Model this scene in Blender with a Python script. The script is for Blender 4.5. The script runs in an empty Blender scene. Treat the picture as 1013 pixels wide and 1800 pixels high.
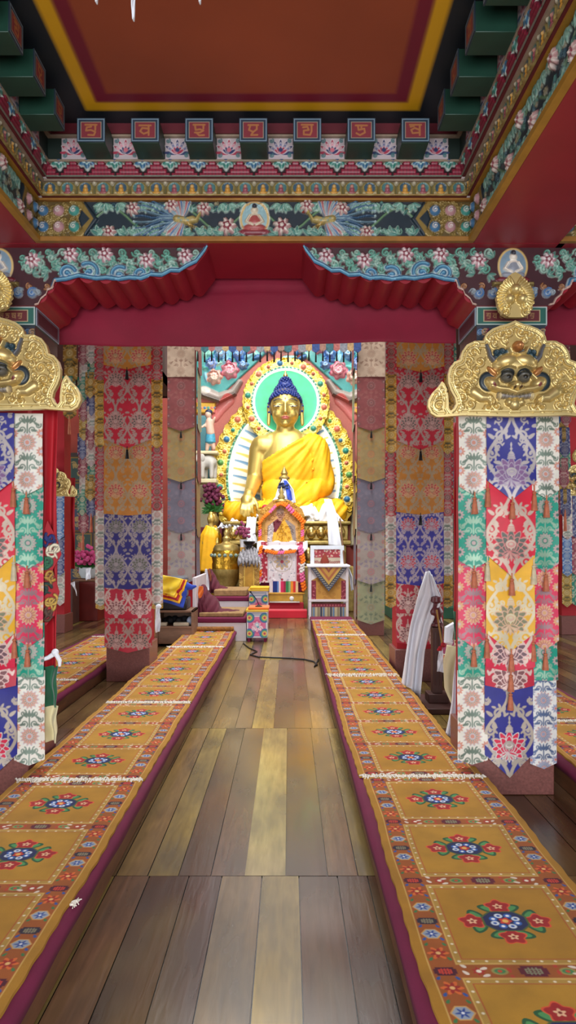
import bpy, bmesh, math, random
import numpy as np
from mathutils import Vector, Matrix, Quaternion
RND = random.Random(11)
NR = np.random.default_rng(5)
SC = bpy.context.scene
COL = SC.collection
PI = math.pi
EYE, FOC, VX, VY = 1.5, 1250.0, 508.0, 950.0      # eye height (m), focal length (px), vanishing point (px)

def at(px, py, y):
    """photo pixel at depth y -> metres"""
    return Vector(((px - VX) * y / FOC, y, EYE - (py - VY) * y / FOC))
def zat(py, y): return EYE - (py - VY) * y / FOC
def xat(px, y): return (px - VX) * y / FOC

def lin(h):
    if not isinstance(h, str): return tuple(h)
    h = h.lstrip('#')
    c = [int(h[i:i + 2], 16) / 255 for i in (0, 2, 4)]
    return tuple(x / 12.92 if x <= .04045 else ((x + .055) / 1.055) ** 2.4 for x in c)

# ------------------------------------------------------------------ materials
MATS = {}
def _new(name):
    m = bpy.data.materials.new(name); m.use_nodes = True
    nt = m.node_tree
    return m, nt, nt.nodes['Principled BSDF']

def _bump(nt, b, strength, scale, dist=.004, detail=4, stretch=(1, 1, 1), tc=None):
    tc = tc or nt.nodes.new('ShaderNodeTexCoord')
    mp = nt.nodes.new('ShaderNodeMapping'); mp.inputs['Scale'].default_value = stretch
    nt.links.new(tc.outputs['Object'], mp.inputs['Vector'])
    n = nt.nodes.new('ShaderNodeTexNoise'); n.inputs['Scale'].default_value = scale; n.inputs['Detail'].default_value = detail
    nt.links.new(mp.outputs['Vector'], n.inputs['Vector'])
    bp = nt.nodes.new('ShaderNodeBump'); bp.inputs['Strength'].default_value = strength; bp.inputs['Distance'].default_value = dist
    nt.links.new(n.outputs['Fac'], bp.inputs['Height']); nt.links.new(bp.outputs['Normal'], b.inputs['Normal'])

def _vary(nt, sock_out, b, var, scale, stretch=(1, 1, 1)):
    """multiply a colour by a soft procedural variation and plug into base colour"""
    tc = nt.nodes.new('ShaderNodeTexCoord')
    mp = nt.nodes.new('ShaderNodeMapping'); mp.inputs['Scale'].default_value = stretch
    nt.links.new(tc.outputs['Object'], mp.inputs['Vector'])
    n = nt.nodes.new('ShaderNodeTexNoise'); n.inputs['Scale'].default_value = scale; n.inputs['Detail'].default_value = 5
    nt.links.new(mp.outputs['Vector'], n.inputs['Vector'])
    mr = nt.nodes.new('ShaderNodeMapRange'); mr.inputs['From Min'].default_value = .25; mr.inputs['From Max'].default_value = .75
    mr.inputs['To Min'].default_value = 1 - var; mr.inputs['To Max'].default_value = 1 + var
    nt.links.new(n.outputs['Fac'], mr.inputs['Value'])
    mx = nt.nodes.new('ShaderNodeMix'); mx.data_type = 'RGBA'; mx.blend_type = 'MULTIPLY'; mx.inputs['Factor'].default_value = 1
    nt.links.new(sock_out, mx.inputs['A'])
    nt.links.new(mr.outputs['Result'], mx.inputs['B'])
    nt.links.new(mx.outputs['Result'], b.inputs['Base Color'])

def mat(name, col, rough=.6, metal=0, var=.12, scale=6, bump=0, bscale=60, coat=0, stretch=(1, 1, 1), sheen=0, bdist=.004, emit=0):
    if name in MATS: return MATS[name]
    m, nt, b = _new(name)
    rgb = nt.nodes.new('ShaderNodeRGB'); rgb.outputs[0].default_value = (*lin(col), 1)
    _vary(nt, rgb.outputs[0], b, var, scale, stretch)
    b.inputs['Roughness'].default_value = rough; b.inputs['Metallic'].default_value = metal
    b.inputs['Coat Weight'].default_value = coat; b.inputs['Sheen Weight'].default_value = sheen
    if bump: _bump(nt, b, bump, bscale, bdist, stretch=stretch)
    if emit:
        b.inputs['Emission Color'].default_value = (*lin(col), 1); b.inputs['Emission Strength'].default_value = emit
    MATS[name] = m
    return m

def mat_attr(name, rough=.6, var=.1, scale=9, bump=0, bscale=200, coat=0, emit_from=None, sheen=0, bdist=.003):
    """colour woven / painted per vertex (alpha = metal leaf)"""
    if name in MATS: return MATS[name]
    m, nt, b = _new(name)
    a = nt.nodes.new('ShaderNodeAttribute'); a.attribute_name = 'Col'
    _vary(nt, a.outputs['Color'], b, var, scale)
    nt.links.new(a.outputs['Alpha'], b.inputs['Metallic'])
    b.inputs['Roughness'].default_value = rough; b.inputs['Coat Weight'].default_value = coat; b.inputs['Sheen Weight'].default_value = sheen
    if bump: _bump(nt, b, bump, bscale, bdist)
    MATS[name] = m
    return m

def brocade(name, base, c1, c2, c3, rough=.5, var=.12):
    """silk brocade: ground colour, scroll thread, flower fill, outline thread"""
    if name in MATS: return MATS[name]
    m, nt, b = _new(name)
    a = nt.nodes.new('ShaderNodeAttribute'); a.attribute_name = 'Col'
    sp = nt.nodes.new('ShaderNodeSeparateColor'); nt.links.new(a.outputs['Color'], sp.inputs[0])
    cur = nt.nodes.new('ShaderNodeRGB'); cur.outputs[0].default_value = (*lin(base), 1); cur = cur.outputs[0]
    for k, c in enumerate((c1, c2, c3)):
        mx = nt.nodes.new('ShaderNodeMix'); mx.data_type = 'RGBA'
        nt.links.new(sp.outputs[k], mx.inputs['Factor']); nt.links.new(cur, mx.inputs['A'])
        mx.inputs['B'].default_value = (*lin(c), 1); cur = mx.outputs['Result']
    _vary(nt, cur, b, var, 14)
    b.inputs['Roughness'].default_value = rough
    mm = nt.nodes.new('ShaderNodeMath'); mm.operation = 'MULTIPLY'; mm.inputs[1].default_value = .35
    nt.links.new(sp.outputs[0], mm.inputs[0]); nt.links.new(mm.outputs[0], b.inputs['Metallic'])
    _bump(nt, b, .25, 420, .002)
    MATS[name] = m
    return m

# ------------------------------------------------------------------ objects
def woff(o):
    v = Vector((0, 0, 0))
    while o is not None:
        v += o.location; o = o.parent
    return v
def tag(o, label=None, cat=None, group=None, kind=None):
    if label: o['label'] = label
    if cat: o['category'] = cat
    if group: o['group'] = group
    if kind: o['kind'] = kind
    return o
def thing(name, label, cat, loc=(0, 0, 0), group=None):
    o = bpy.data.objects.new(name, None); COL.objects.link(o)
    o.empty_display_size = .05
    o.location = loc
    return tag(o, label, cat, group)
def link(name, me, m=None, parent=None, loc=None):
    """mesh given in world metres; parented parts are moved into their parent's space"""
    o = bpy.data.objects.new(name, me); COL.objects.link(o)
    if m is not None: 
        if len(me.materials) == 0: me.materials.append(m)
        elif me.materials[0] is not m:
            o.material_slots[0].link = 'OBJECT'; o.material_slots[0].material = m
    if parent is not None: o.parent = parent
    if loc is not None: o.location = loc
    elif parent is not None:
        w = woff(parent)
        me.transform(Matrix.Translation(-w))
    return o
def dup(o, parent=None, loc=None, label=None, group=None):
    c = o.copy(); COL.objects.link(c); c.parent = parent
    if loc is not None: c.location = loc
    if label: c['label'] = label
    if group: c['group'] = group
    for ch in list(o.children): dup(ch, c)
    return c

class MB:
    """collects shapes into one mesh"""
    def __init__(s): s.v = []; s.f = []
    def add(s, vs, fs):
        n = len(s.v); s.v += [tuple(v) for v in vs]; s.f += [tuple(i + n for i in f) for f in fs]; return s
    def box(s, x0, x1, y0, y1, z0, z1, rot=None, piv=None):
        vs = [Vector((x, y, z)) for x in (x0, x1) for y in (y0, y1) for z in (z0, z1)]
        if rot is not None:
            p = Vector(piv) if piv is not None else Vector(((x0 + x1) / 2, (y0 + y1) / 2, (z0 + z1) / 2))
            vs = [rot @ (v - p) + p for v in vs]
        return s.add(vs, [(0, 1, 3, 2), (4, 6, 7, 5), (0, 4, 5, 1), (2, 3, 7, 6), (0, 2, 6, 4), (1, 5, 7, 3)])
    def tube(s, pts, r, n=8, cap=True, flat=1.0):
        pts = [Vector(p) for p in pts]; k = len(pts)
        rs = r if isinstance(r, (list, tuple)) else [r] * k
        vs = []; up = None
        for i, p in enumerate(pts):
            t = (pts[min(i + 1, k - 1)] - pts[max(i - 1, 0)])
            t = t.normalized() if t.length > 1e-9 else Vector((0, 0, 1))
            if up is None:
                a = Vector((0, 1, 0)) if abs(t.y) < .9 else Vector((1, 0, 0))
                up = t.cross(a).normalized()
            up = (up - t * up.dot(t)).normalized(); w = t.cross(up)
            for j in range(n):
                th = 2 * PI * j / n
                vs.append(p + up * (math.cos(th) * rs[i]) + w * (math.sin(th) * rs[i] * flat))
        fs = [(i * n + j, i * n + (j + 1) % n, (i + 1) * n + (j + 1) % n, (i + 1) * n + j) for i in range(k - 1) for j in range(n)]
        if cap: fs += [tuple(range(n))[::-1], tuple((k - 1) * n + j for j in range(n))]
        return s.add(vs, fs)
    def lathe(s, prof, c=(0, 0, 0), n=24, sx=1, sy=1, lobes=0, amp=0):
        """prof: (radius, z) pairs"""
        vs = []
        for r, z in prof:
            for j in range(n):
                th = 2 * PI * j / n; rr = r * (1 + amp * math.cos(lobes * th)) if lobes else r
                vs.append((c[0] + rr * math.cos(th) * sx, c[1] + rr * math.sin(th) * sy, c[2] + z))
        k = len(prof)
        fs = [(i * n + j, i * n + (j + 1) % n, (i + 1) * n + (j + 1) % n, (i + 1) * n + j) for i in range(k - 1) for j in range(n)]
        fs += [tuple(range(n))[::-1], tuple((k - 1) * n + j for j in range(n))]
        return s.add(vs, fs)
    def ball(s, c, r, nu=12, nv=8, rot=None):
        r = r if isinstance(r, (list, tuple)) else (r, r, r)
        vs = []
        for i in range(nv + 1):
            ph = PI * i / nv
            for j in range(nu):
                th = 2 * PI * j / nu
                p = Vector((r[0] * math.sin(ph) * math.cos(th), r[1] * math.sin(ph) * math.sin(th), r[2] * math.cos(ph)))
                if rot is not None: p = rot @ p
                vs.append(p + Vector(c))
        fs = [(i * nu + j, (i + 1) * nu + j, (i + 1) * nu + (j + 1) % nu, i * nu + (j + 1) % nu) for i in range(nv) for j in range(nu)]
        return s.add(vs, fs)
    def capsule(s, a, b, ra, rb, n=12):
        a, b = Vector(a), Vector(b); d = (b - a); L = d.length; t = d / L
        pts, rs = [], []
        for k in range(5):
            th = PI / 2 * k / 4; pts.append(a - t * ra * math.cos(th)); rs.append(max(ra * math.sin(th), 1e-4))
        for k in range(1, 6):
            th = PI / 2 * k / 5; pts.append(b + t * rb * math.sin(th)); rs.append(max(rb * math.cos(th), 1e-4))
        return s.tube(pts, rs, n)
    def prism(s, poly, y0, y1, axis='y'):
        """poly in the (x,z) plane swept along y (axis='y'), or (y,z) swept along x"""
        n = len(poly); mk = (lambda p, d: (p[0], d, p[1])) if axis == 'y' else ((lambda p, d: (d, p[0], p[1])) if axis == 'x' else (lambda p, d: (p[0], p[1], d)))
        vs = [mk(p, y0) for p in poly] + [mk(p, y1) for p in poly]
        fs = [(i, (i + 1) % n, n + (i + 1) % n, n + i) for i in range(n)] + [tuple(range(n))[::-1], tuple(range(n, 2 * n))]
        return s.add(vs, fs)
    def mesh(s, name, smooth=True, ang=42, fix=True):
        me = bpy.data.meshes.new(name); me.from_pydata(s.v, [], s.f)
        if fix:
            bm = bmesh.new(); bm.from_mesh(me); bmesh.ops.remove_doubles(bm, verts=bm.verts, dist=1e-5)
            bmesh.ops.recalc_face_normals(bm, faces=bm.faces); bm.to_mesh(me); bm.free()
        if smooth and len(me.polygons):
            me.polygons.foreach_set('use_smooth', [True] * len(me.polygons)); me.set_sharp_from_angle(angle=math.radians(ang))
        return me
    def build(s, name, m, parent=None, smooth=True, bevel=0, ang=42):
        o = link(name, s.mesh(name, smooth, ang), m, parent)
        if bevel:
            b = o.modifiers.new('edge', 'BEVEL'); b.width = bevel; b.segments = 2; b.limit_method = 'ANGLE'; b.angle_limit = math.radians(50)
        return o

def struct(name, mb, m, **k):
    return tag(mb.build(name, m, None, **k), None, None, None, 'structure')

def remeshed(mb, voxel, smooth_it=6, name='body'):
    """one continuous skin over overlapping volumes"""
    me = mb.mesh(name, False)
    o = bpy.data.objects.new(name, me); COL.objects.link(o)
    r = o.modifiers.new('r', 'REMESH'); r.mode = 'VOXEL'; r.voxel_size = voxel; r.use_smooth_shade = True
    sm = o.modifiers.new('s', 'SMOOTH'); sm.factor = .5; sm.iterations = smooth_it
    dg = bpy.context.evaluated_depsgraph_get()
    out = bpy.data.meshes.new_from_object(o.evaluated_get(dg))
    bpy.data.objects.remove(o); bpy.data.meshes.remove(me)
    out.polygons.foreach_set('use_smooth', [True] * len(out.polygons))
    return out

def strip_mesh(name, rows, closed=False):
    """rows: list of lists of points -> quad sheet"""
    n = len(rows[0]); vs = [tuple(p) for r in rows for p in r]; fs = []
    for i in range(len(rows) - 1):
        for j in range(n - (0 if closed else 1)):
            fs.append((i * n + j, i * n + (j + 1) % n, (i + 1) * n + (j + 1) % n, (i + 1) * n + j))
    me = bpy.data.meshes.new(name); me.from_pydata(vs, [], fs)
    me.polygons.foreach_set('use_smooth', [True] * len(me.polygons))
    return me
def solid(o, t, offset=0):
    m = o.modifiers.new('thick', 'SOLIDIFY'); m.thickness = t; m.offset = offset
    return o

# ------------------------------------------------------------------ drawing / carving surface
class Canvas:
    """a w x h metre sheet sampled every res metres; x is centred, y runs up from 0.
    Shapes drawn on it set the colour (alpha = metal) and the carved height."""
    def __init__(s, w, h, res, bg='#000000', metal=0):
        s.w, s.h, s.res = w, h, res
        s.nx, s.ny = max(2, int(round(w / res)) + 1), max(2, int(round(h / res)) + 1)
        s.xs = np.linspace(-w / 2, w / 2, s.nx); s.ys = np.linspace(0, h, s.ny)
        s.X, s.Y = np.meshgrid(s.xs, s.ys)
        s.C = np.empty((s.ny, s.nx, 4)); s.C[..., :3] = lin(bg); s.C[..., 3] = metal
        s.H = np.zeros((s.ny, s.nx)); s.D = None
    def win(s, x0, x1, y0, y1):
        i0 = np.searchsorted(s.xs, x0 - 2 * s.res); i1 = np.searchsorted(s.xs, x1 + 2 * s.res)
        j0 = np.searchsorted(s.ys, y0 - 2 * s.res); j1 = np.searchsorted(s.ys, y1 + 2 * s.res)
        if i1 <= i0 or j1 <= j0: return None
        return (slice(j0, j1), slice(i0, i1))
    def put(s, sl, d, col, h=0, r=None, metal=0, base=None, add=False):
        a = np.clip(.5 - d / (1.4 * s.res), 0, 1)
        if col is not None:
            c = np.array([*lin(col), metal])
            s.C[sl] = s.C[sl] * (1 - a[..., None]) + c * a[..., None]
        if h:
            rr = r or s.res * 3
            t = np.clip(-d / rr, 0, 1); prof = np.sqrt(np.maximum(0, 1 - (1 - t) ** 2))
            if add: s.H[sl] += h * prof
            else: s.H[sl] = np.maximum(s.H[sl], (base or 0) + h * prof * (d < 0))
    def rect(s, x0, x1, y0, y1, col, h=0, r=None, metal=0, **k):
        sl = s.win(x0, x1, y0, y1)
        if sl is None: return
        d = np.maximum(np.abs(s.X[sl] - (x0 + x1) / 2) - (x1 - x0) / 2, np.abs(s.Y[sl] - (y0 + y1) / 2) - (y1 - y0) / 2)
        s.put(sl, d, col, h, r, metal, **k)
    def ell(s, x, y, rx, ry, col, rot=0, h=0, metal=0, r=None, **k):
        m = max(rx, ry); sl = s.win(x - m, x + m, y - m, y + m)
        if sl is None: return
        dx, dy = s.X[sl] - x, s.Y[sl] - y; c, n = math.cos(rot), math.sin(rot)
        u, v = (dx * c + dy * n) / rx, (-dx * n + dy * c) / ry
        d = (np.sqrt(u * u + v * v) - 1) * min(rx, ry)
        s.put(sl, d, col, h, r or min(rx, ry), metal, **k)
    def disc(s, x, y, r, col, **k): s.ell(x, y, r, r, col, **k)
    def ring(s, x, y, r, w, col, h=0, metal=0, **k):
        sl = s.win(x - r - w, x + r + w, y - r - w, y + r + w)
        if sl is None: return
        d = np.abs(np.hypot(s.X[sl] - x, s.Y[sl] - y) - r) - w
        s.put(sl, d, col, h, w, metal, **k)
    def flower(s, x, y, R, n, dep, col, rot=0, h=0, metal=0, **k):
        sl = s.win(x - R, x + R, y - R, y + R)
        if sl is None: return
        dx, dy = s.X[sl] - x, s.Y[sl] - y
        d = np.hypot(dx, dy) - R * (1 - dep * (.5 - .5 * np.cos(n * (np.arctan2(dy, dx) - rot))))
        s.put(sl, d, col, h, R * .6, metal, **k)
    def leaf(s, x, y, L, W, rot, col, h=0, metal=0, **k):
        """pointed leaf from (x,y) outward along rot"""
        sl = s.win(x - L, x + L, y - L, y + L)
        if sl is None: return
        c, n = math.cos(rot), math.sin(rot); dx, dy = s.X[sl] - x, s.Y[sl] - y
        u = (dx * c + dy * n) / L; v = -dx * n + dy * c
        w = W * np.sqrt(np.clip(4 * u * (1 - u), 0, 1)) * (1.15 - .45 * u)
        d = np.where((u > 0) & (u < 1), np.abs(v) - w, np.maximum(np.abs(v), np.maximum(-u, u - 1) * L))
        s.put(sl, d, col, h, W, metal, **k)
    def _seg(s, sl, P):
        px, py = s.X[sl].ravel()[:, None], s.Y[sl].ravel()[:, None]
        A, B = P[:-1], P[1:]; ex, ey = B[:, 0] - A[:, 0], B[:, 1] - A[:, 1]
        L2 = np.maximum(ex * ex + ey * ey, 1e-12)
        t = np.clip(((px - A[:, 0]) * ex + (py - A[:, 1]) * ey) / L2, 0, 1)
        return np.hypot(px - A[:, 0] - t * ex, py - A[:, 1] - t * ey), t
    def stroke(s, pts, w0, w1, col, h=0, metal=0, **k):
        P = np.array(pts, float); m = max(w0, w1)
        sl = s.win(P[:, 0].min() - m, P[:, 0].max() + m, P[:, 1].min() - m, P[:, 1].max() + m)
        if sl is None: return
        shp = s.X[sl].shape; dist, t = s._seg(sl, P); n = len(P) - 1
        wd = w0 + (w1 - w0) * (np.arange(n) + t) / n
        s.put(sl, (dist - wd).min(1).reshape(shp), col, h, m, metal, **k)
    def psdf(s, sl, pts):
        P = np.array(list(pts) + [pts[0]], float); shp = s.X[sl].shape
        dist, _ = s._seg(sl, P); d = dist.min(1).reshape(shp)
        x, y = s.X[sl].ravel()[:, None], s.Y[sl].ravel()[:, None]; A, B = P[:-1], P[1:]
        with np.errstate(divide='ignore', invalid='ignore'):
            cr = ((A[:, 1] > y) != (B[:, 1] > y)) & (x < (B[:, 0] - A[:, 0]) * (y - A[:, 1]) / (B[:, 1] - A[:, 1]) + A[:, 0])
        return np.where((cr.sum(1) % 2 == 1).reshape(shp), -d, d)
    def poly(s, pts, col, h=0, r=None, metal=0, **k):
        P = np.array(pts, float); sl = s.win(P[:, 0].min(), P[:, 0].max(), P[:, 1].min(), P[:, 1].max())
        if sl is None: return
        s.put(sl, s.psdf(sl, pts), col, h, r, metal, **k)
    def curl(s, x, y, R, rot, flip, col, w, turns=1.3, h=0, metal=0, n=22, **k):
        """spiral that starts at distance R from its eye (x,y)"""
        pts = []
        for i in range(n):
            t = i / (n - 1); a = rot + flip * t * turns * 2 * PI; r = R * (1 - .86 * t)
            pts.append((x + r * math.cos(a), y + r * math.sin(a)))
        s.stroke(pts, w, w * .7, col, h, metal, **k)
        s.disc(pts[-1][0], pts[-1][1], w * 1.25, col, h=h, metal=metal)
    def cut(s, pts):
        """trim the sheet to a closed outline"""
        s.D = s.psdf((slice(None), slice(None)), pts)
    def mesh(s, name, fn, depth=0, back=None, smooth=True):
        """fn(x, y, height) -> X, Y, Z arrays in metres. depth: side walls of that thickness (fn of height -depth)"""
        X, Y, Hh = s.X.copy(), s.Y.copy(), s.H
        ny, nx = s.ny, s.nx
        if s.D is not None:
            gy, gx = np.gradient(s.D, s.ys, s.xs); gl = np.maximum(np.hypot(gx, gy), .3)
            near = np.abs(s.D) < .8 * s.res
            X = np.where(near, X - s.D * gx / gl ** 2, X); Y = np.where(near, Y - s.D * gy / gl ** 2, Y)
            keep = s.D < .8 * s.res
        else: keep = np.ones((ny, nx), bool)
        fk = keep[:-1, :-1] & keep[:-1, 1:] & keep[1:, 1:] & keep[1:, :-1]
        idx = np.arange(ny * nx).reshape(ny, nx)
        Q = np.stack([idx[:-1, :-1], idx[:-1, 1:], idx[1:, 1:], idx[1:, :-1]], -1)[fk]
        V = np.stack(fn(X, Y, Hh), -1).reshape(-1, 3); Cc = s.C.reshape(-1, 4)
        if depth:
            B = np.stack(fn(X, Y, np.full_like(Hh, -depth)), -1).reshape(-1, 3); N = len(V)
            e = np.concatenate([Q[:, [0, 1]], Q[:, [1, 2]], Q[:, [2, 3]], Q[:, [3, 0]]])
            key = np.sort(e, 1); kk = key[:, 0].astype(np.int64) * N + key[:, 1]
            _, inv, cnt = np.unique(kk, return_inverse=True, return_counts=True)
            be = e[cnt[inv] == 1]
            side = np.stack([be[:, 1], be[:, 0], be[:, 0] + N, be[:, 1] + N], -1)
            Q = np.concatenate([Q, side] + ([Q[:, ::-1] + N] if back is not False else []))
            V = np.concatenate([V, B]); Cc = np.concatenate([Cc, Cc])
        used = np.zeros(len(V), bool); used[Q.ravel()] = True
        rm = np.cumsum(used) - 1; Q = rm[Q]; V = V[used]; Cc = Cc[used]
        me = bpy.data.meshes.new(name)
        me.vertices.add(len(V)); me.vertices.foreach_set('co', V.astype(np.float32).ravel())
        me.loops.add(Q.size); me.loops.foreach_set('vertex_index', Q.astype(np.int32).ravel())
        me.polygons.add(len(Q)); me.polygons.foreach_set('loop_start', np.arange(0, Q.size, 4, dtype=np.int32))
        at_ = me.color_attributes.new('Col', 'FLOAT_COLOR', 'POINT')
        at_.data.foreach_set('color', Cc.astype(np.float32).ravel())
        if smooth: me.polygons.foreach_set('use_smooth', np.ones(len(Q), bool))
        me.update(); me.validate()
        if depth: me.set_sharp_from_angle(angle=math.radians(60))
        return me

def facing(x0, y0, z0, sgn=-1):
    """sheet in the XZ plane whose raised side faces the camera (-Y)"""
    return lambda X, Y, H: (X + x0, y0 + sgn * H, Y + z0)
def facing_x(x0, y0, z0, sgn):
    """sheet in the YZ plane raised towards sgn*X; sheet x runs along Y so that it reads left-to-right from the raised side"""
    return lambda X, Y, H: (x0 + sgn * H, y0 + sgn * X, Y + z0)
def lay(x0, y0, z0):
    return lambda X, Y, H: (X + x0, Y + y0, z0 + H)

# ================================================================== THE HALL
XC = -.20                       # axis of the aisle and of the four pairs of pillars
M_RED = mat('oxblood_paint', '#8e1526', .45, var=.12, scale=3)
M_RED_D = mat('dark_red_paint', '#5a1420', .5, var=.15, scale=3)
M_WOOD = mat('stained_wood', '#6a4328', .5, var=.3, scale=5, stretch=(6, 1, 6), bump=.2, bscale=40)
M_WOOD_D = mat('dark_carved_wood', '#4a2c26', .5, var=.3, scale=10, bump=.3, bscale=60)
M_GOLD = mat('gilt_metal', '#cdb06a', .36, .9, var=.12, scale=5)
M_GOLDP = mat('gold_paint', '#b98a2e', .45, .3, var=.2, scale=12)
M_GOLD_OLD = mat('antique_gold', '#b39c5c', .42, .7, var=.25, scale=14, bump=.2, bscale=30)
M_GREEN = mat('dark_green_paint', '#17382c', .42, var=.3, scale=5)
M_WHITE = mat('white_silk', '#e4e7ef', .6, var=.05, scale=4, sheen=.1)
M_STONE = mat('red_granite', '#7a4a44', .35, var=.3, scale=90, bump=.1, bscale=200)
M_MAROON = mat('maroon_cloth', '#6a0a38', .85, var=.15, scale=6, sheen=.0, bump=.2, bscale=300)
M_MAROON_D = mat('maroon_wool_robe', '#560c24', .85, var=.2, scale=8, sheen=.05, bump=.2, bscale=200)
M_DARK = mat('dark_metal', '#18181a', .4, .5)
M_CREAM = mat('cream_cloth', '#cdc39a', .75, var=.1, scale=7, sheen=.2)
M_REDCLOTH = mat('crimson_cloth', '#a80d1e', .7, var=.12, scale=5, sheen=.0, bump=.15, bscale=300)
M_GREENCLOTH = mat('green_cloth', '#0f5a3a', .7, var=.2, scale=7, sheen=.3)
M_ORANGE = mat('orange_cloth', '#e0701a', .7, var=.12, scale=7, sheen=.2)
M_YELLOW = mat('saffron_silk', '#f5b512', .6, var=.12, scale=6, sheen=.0, bump=.25, bscale=40, bdist=.02)
M_BLUE = mat('royal_blue_cloth', '#123fb4', .6, var=.12, scale=6, sheen=.3)
M_TASSEL = mat('faded_orange_silk', '#b96a4a', .7, var=.3, scale=20)
M_TASSEL_W = mat('pale_silk_tassel', '#cbbd9d', .7, var=.25, scale=20)
M_PINKWHITE = mat('pale_painted_wood', '#d8cfd4', .55, var=.08, scale=5)

# ---- floor of worn planks
def plank_floor():
    rows = [-2.2, .72, 3.18, 5.68, 8.93, 12.1, 15.0, 18.2]
    vs, fs, cols = [], [], []
    pal = ['#74563a', '#66482f', '#8c7044', '#573b2a', '#7d6240', '#978046', '#6d4f38', '#543829', '#a0884a']
    for k in range(len(rows) - 1):
        x = -8.2 + RND.random() * .1
        # hand the pale board in the middle of the aisle its place
        while x < 8.2:
            w = RND.uniform(.125, .19)
            if abs(x + .2) < .1 and rows[k] == 3.18: x, w = -.2, .187; c = '#b39e63'
            else: c = RND.choice(pal)
            j = RND.uniform(-.0, .0)
            g = .0022
            n = len(vs); z = RND.uniform(-.0012, .0004)
            y0, y1 = rows[k] + g, rows[k + 1] - g
            vs += [(x + g, y0, z), (x + w - g, y0, z), (x + w - g, y1, z), (x + g, y1, z)]
            fs.append((n, n + 1, n + 2, n + 3)); cc = np.array(lin(c)) * RND.uniform(.66, .92)
            cols += [(*cc, RND.random())] * 4
            x += w
    n = len(vs); vs += [(-8.2, -2.2, -.006), (8.2, -2.2, -.006), (8.2, 18.2, -.006), (-8.2, 18.2, -.006)]
    fs.append((n, n + 1, n + 2, n + 3)); cols += [(.012, .009, .007, 0)] * 4
    me = bpy.data.meshes.new('floor'); me.from_pydata(vs, [], fs)
    a = me.color_attributes.new('Col', 'FLOAT_COLOR', 'POINT'); a.data.foreach_set('color', np.array(cols, np.float32).ravel())
    m, nt, b = _new('worn_planks')
    N, L = nt.nodes.new, nt.links.new
    at_ = N('ShaderNodeAttribute'); at_.attribute_name = 'Col'
    tc = N('ShaderNodeTexCoord')
    def noise(scale, st, det=5, dist=0, off=None):
        mp = N('ShaderNodeMapping'); mp.inputs['Scale'].default_value = st; L(tc.outputs['Object'], mp.inputs['Vector'])
        n = N('ShaderNodeTexNoise'); n.noise_dimensions = '4D'; n.inputs['Scale'].default_value = scale; n.inputs['Detail'].default_value = det; n.inputs['Distortion'].default_value = dist
        L(mp.outputs['Vector'], n.inputs['Vector'])
        if off: L(off, n.inputs['W'])
        return n
    wv = N('ShaderNodeMath'); wv.operation = 'MULTIPLY'; wv.inputs[1].default_value = 30; L(at_.outputs['Alpha'], wv.inputs[0])
    grain = noise(7, (5, .5, 1), 7, .5, wv.outputs[0]); stain = noise(1.6, (2.2, .8, 1), 4, .15, wv.outputs[0]); worn = noise(1.1, (1.3, .7, 1), 3)
    def rng(n, a, b_, lo=.3, hi=.7):
        r = N('ShaderNodeMapRange'); r.inputs['From Min'].default_value = lo; r.inputs['From Max'].default_value = hi
        r.inputs['To Min'].default_value = a; r.inputs['To Max'].default_value = b_; L(n.outputs['Fac'], r.inputs['Value']); return r.outputs[0]
    def mix(t, A, B, f=1.0):
        x = N('ShaderNodeMix'); x.data_type = 'RGBA'; x.blend_type = t
        if isinstance(f, float): x.inputs['Factor'].default_value = f
        else: L(f, x.inputs['Factor'])
        L(A, x.inputs['A'])
        if isinstance(B, tuple): x.inputs['B'].default_value = (*B, 1)
        else: L(B, x.inputs['B'])
        return x.outputs['Result']
    c = mix('MULTIPLY', at_.outputs['Color'], rng(grain, .72, 1.2))
    c = mix('MULTIPLY', c, rng(stain, .42, 1.2, .34, .62))
    c = mix('MIX', c, lin('#a08a4a'), rng(worn, 0, .45, .5, .8))
    L(c, b.inputs['Base Color'])
    L(rng(stain, .3, .17), b.inputs['Roughness'])
    b.inputs['Specular IOR Level'].default_value = .7
    bp = N('ShaderNodeBump'); bp.inputs['Strength'].default_value = .18; bp.inputs['Distance'].default_value = .004
    L(grain.outputs['Fac'], bp.inputs['Height']); L(bp.outputs['Normal'], b.inputs['Normal'])
    o = link('floor', me, m); tag(o, None, None, None, 'structure')
plank_floor()

M_WALL = mat('painted_plaster', '#5c2a22', .7, var=.35, scale=3)
M_WALL_ALTAR = mat('altar_wall_paint', '#a8483c', .65, var=.25, scale=2)
M_CEIL = mat('ceiling_boards', '#3a1714', .7, var=.2, scale=2)
struct('wall_left', MB().box(-8.3, -8.15, -2.2, 18.2, 0, 9.2), M_WALL)
struct('wall_right', MB().box(8.15, 8.3, -2.2, 18.2, 0, 9.2), M_WALL)
struct('wall_back', MB().box(-8.3, 8.3, 18.05, 18.2, 0, 9.2), M_WALL_ALTAR)
w = MB(); w.box(-8.3, -2.6, -2.35, -2.2, 0, 9.2); w.box(2.4, 8.3, -2.35, -2.2, 0, 9.2); w.box(-2.6, 2.4, -2.35, -2.2, 3.3, 9.2)
struct('wall_front', w, M_WALL)
for b_ in ((-8.3, -2.05, -2.35, 13.2, 4.15, 4.25), (1.66, 8.3, -2.35, 13.2, 4.15, 4.25), (-2.05, 1.66, -2.35, 4.9, 4.15, 4.25), (-8.3, 8.3, 4.7, 18.2, 9.2, 9.3)): struct('ceiling', MB().box(*b_), M_CEIL)
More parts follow.
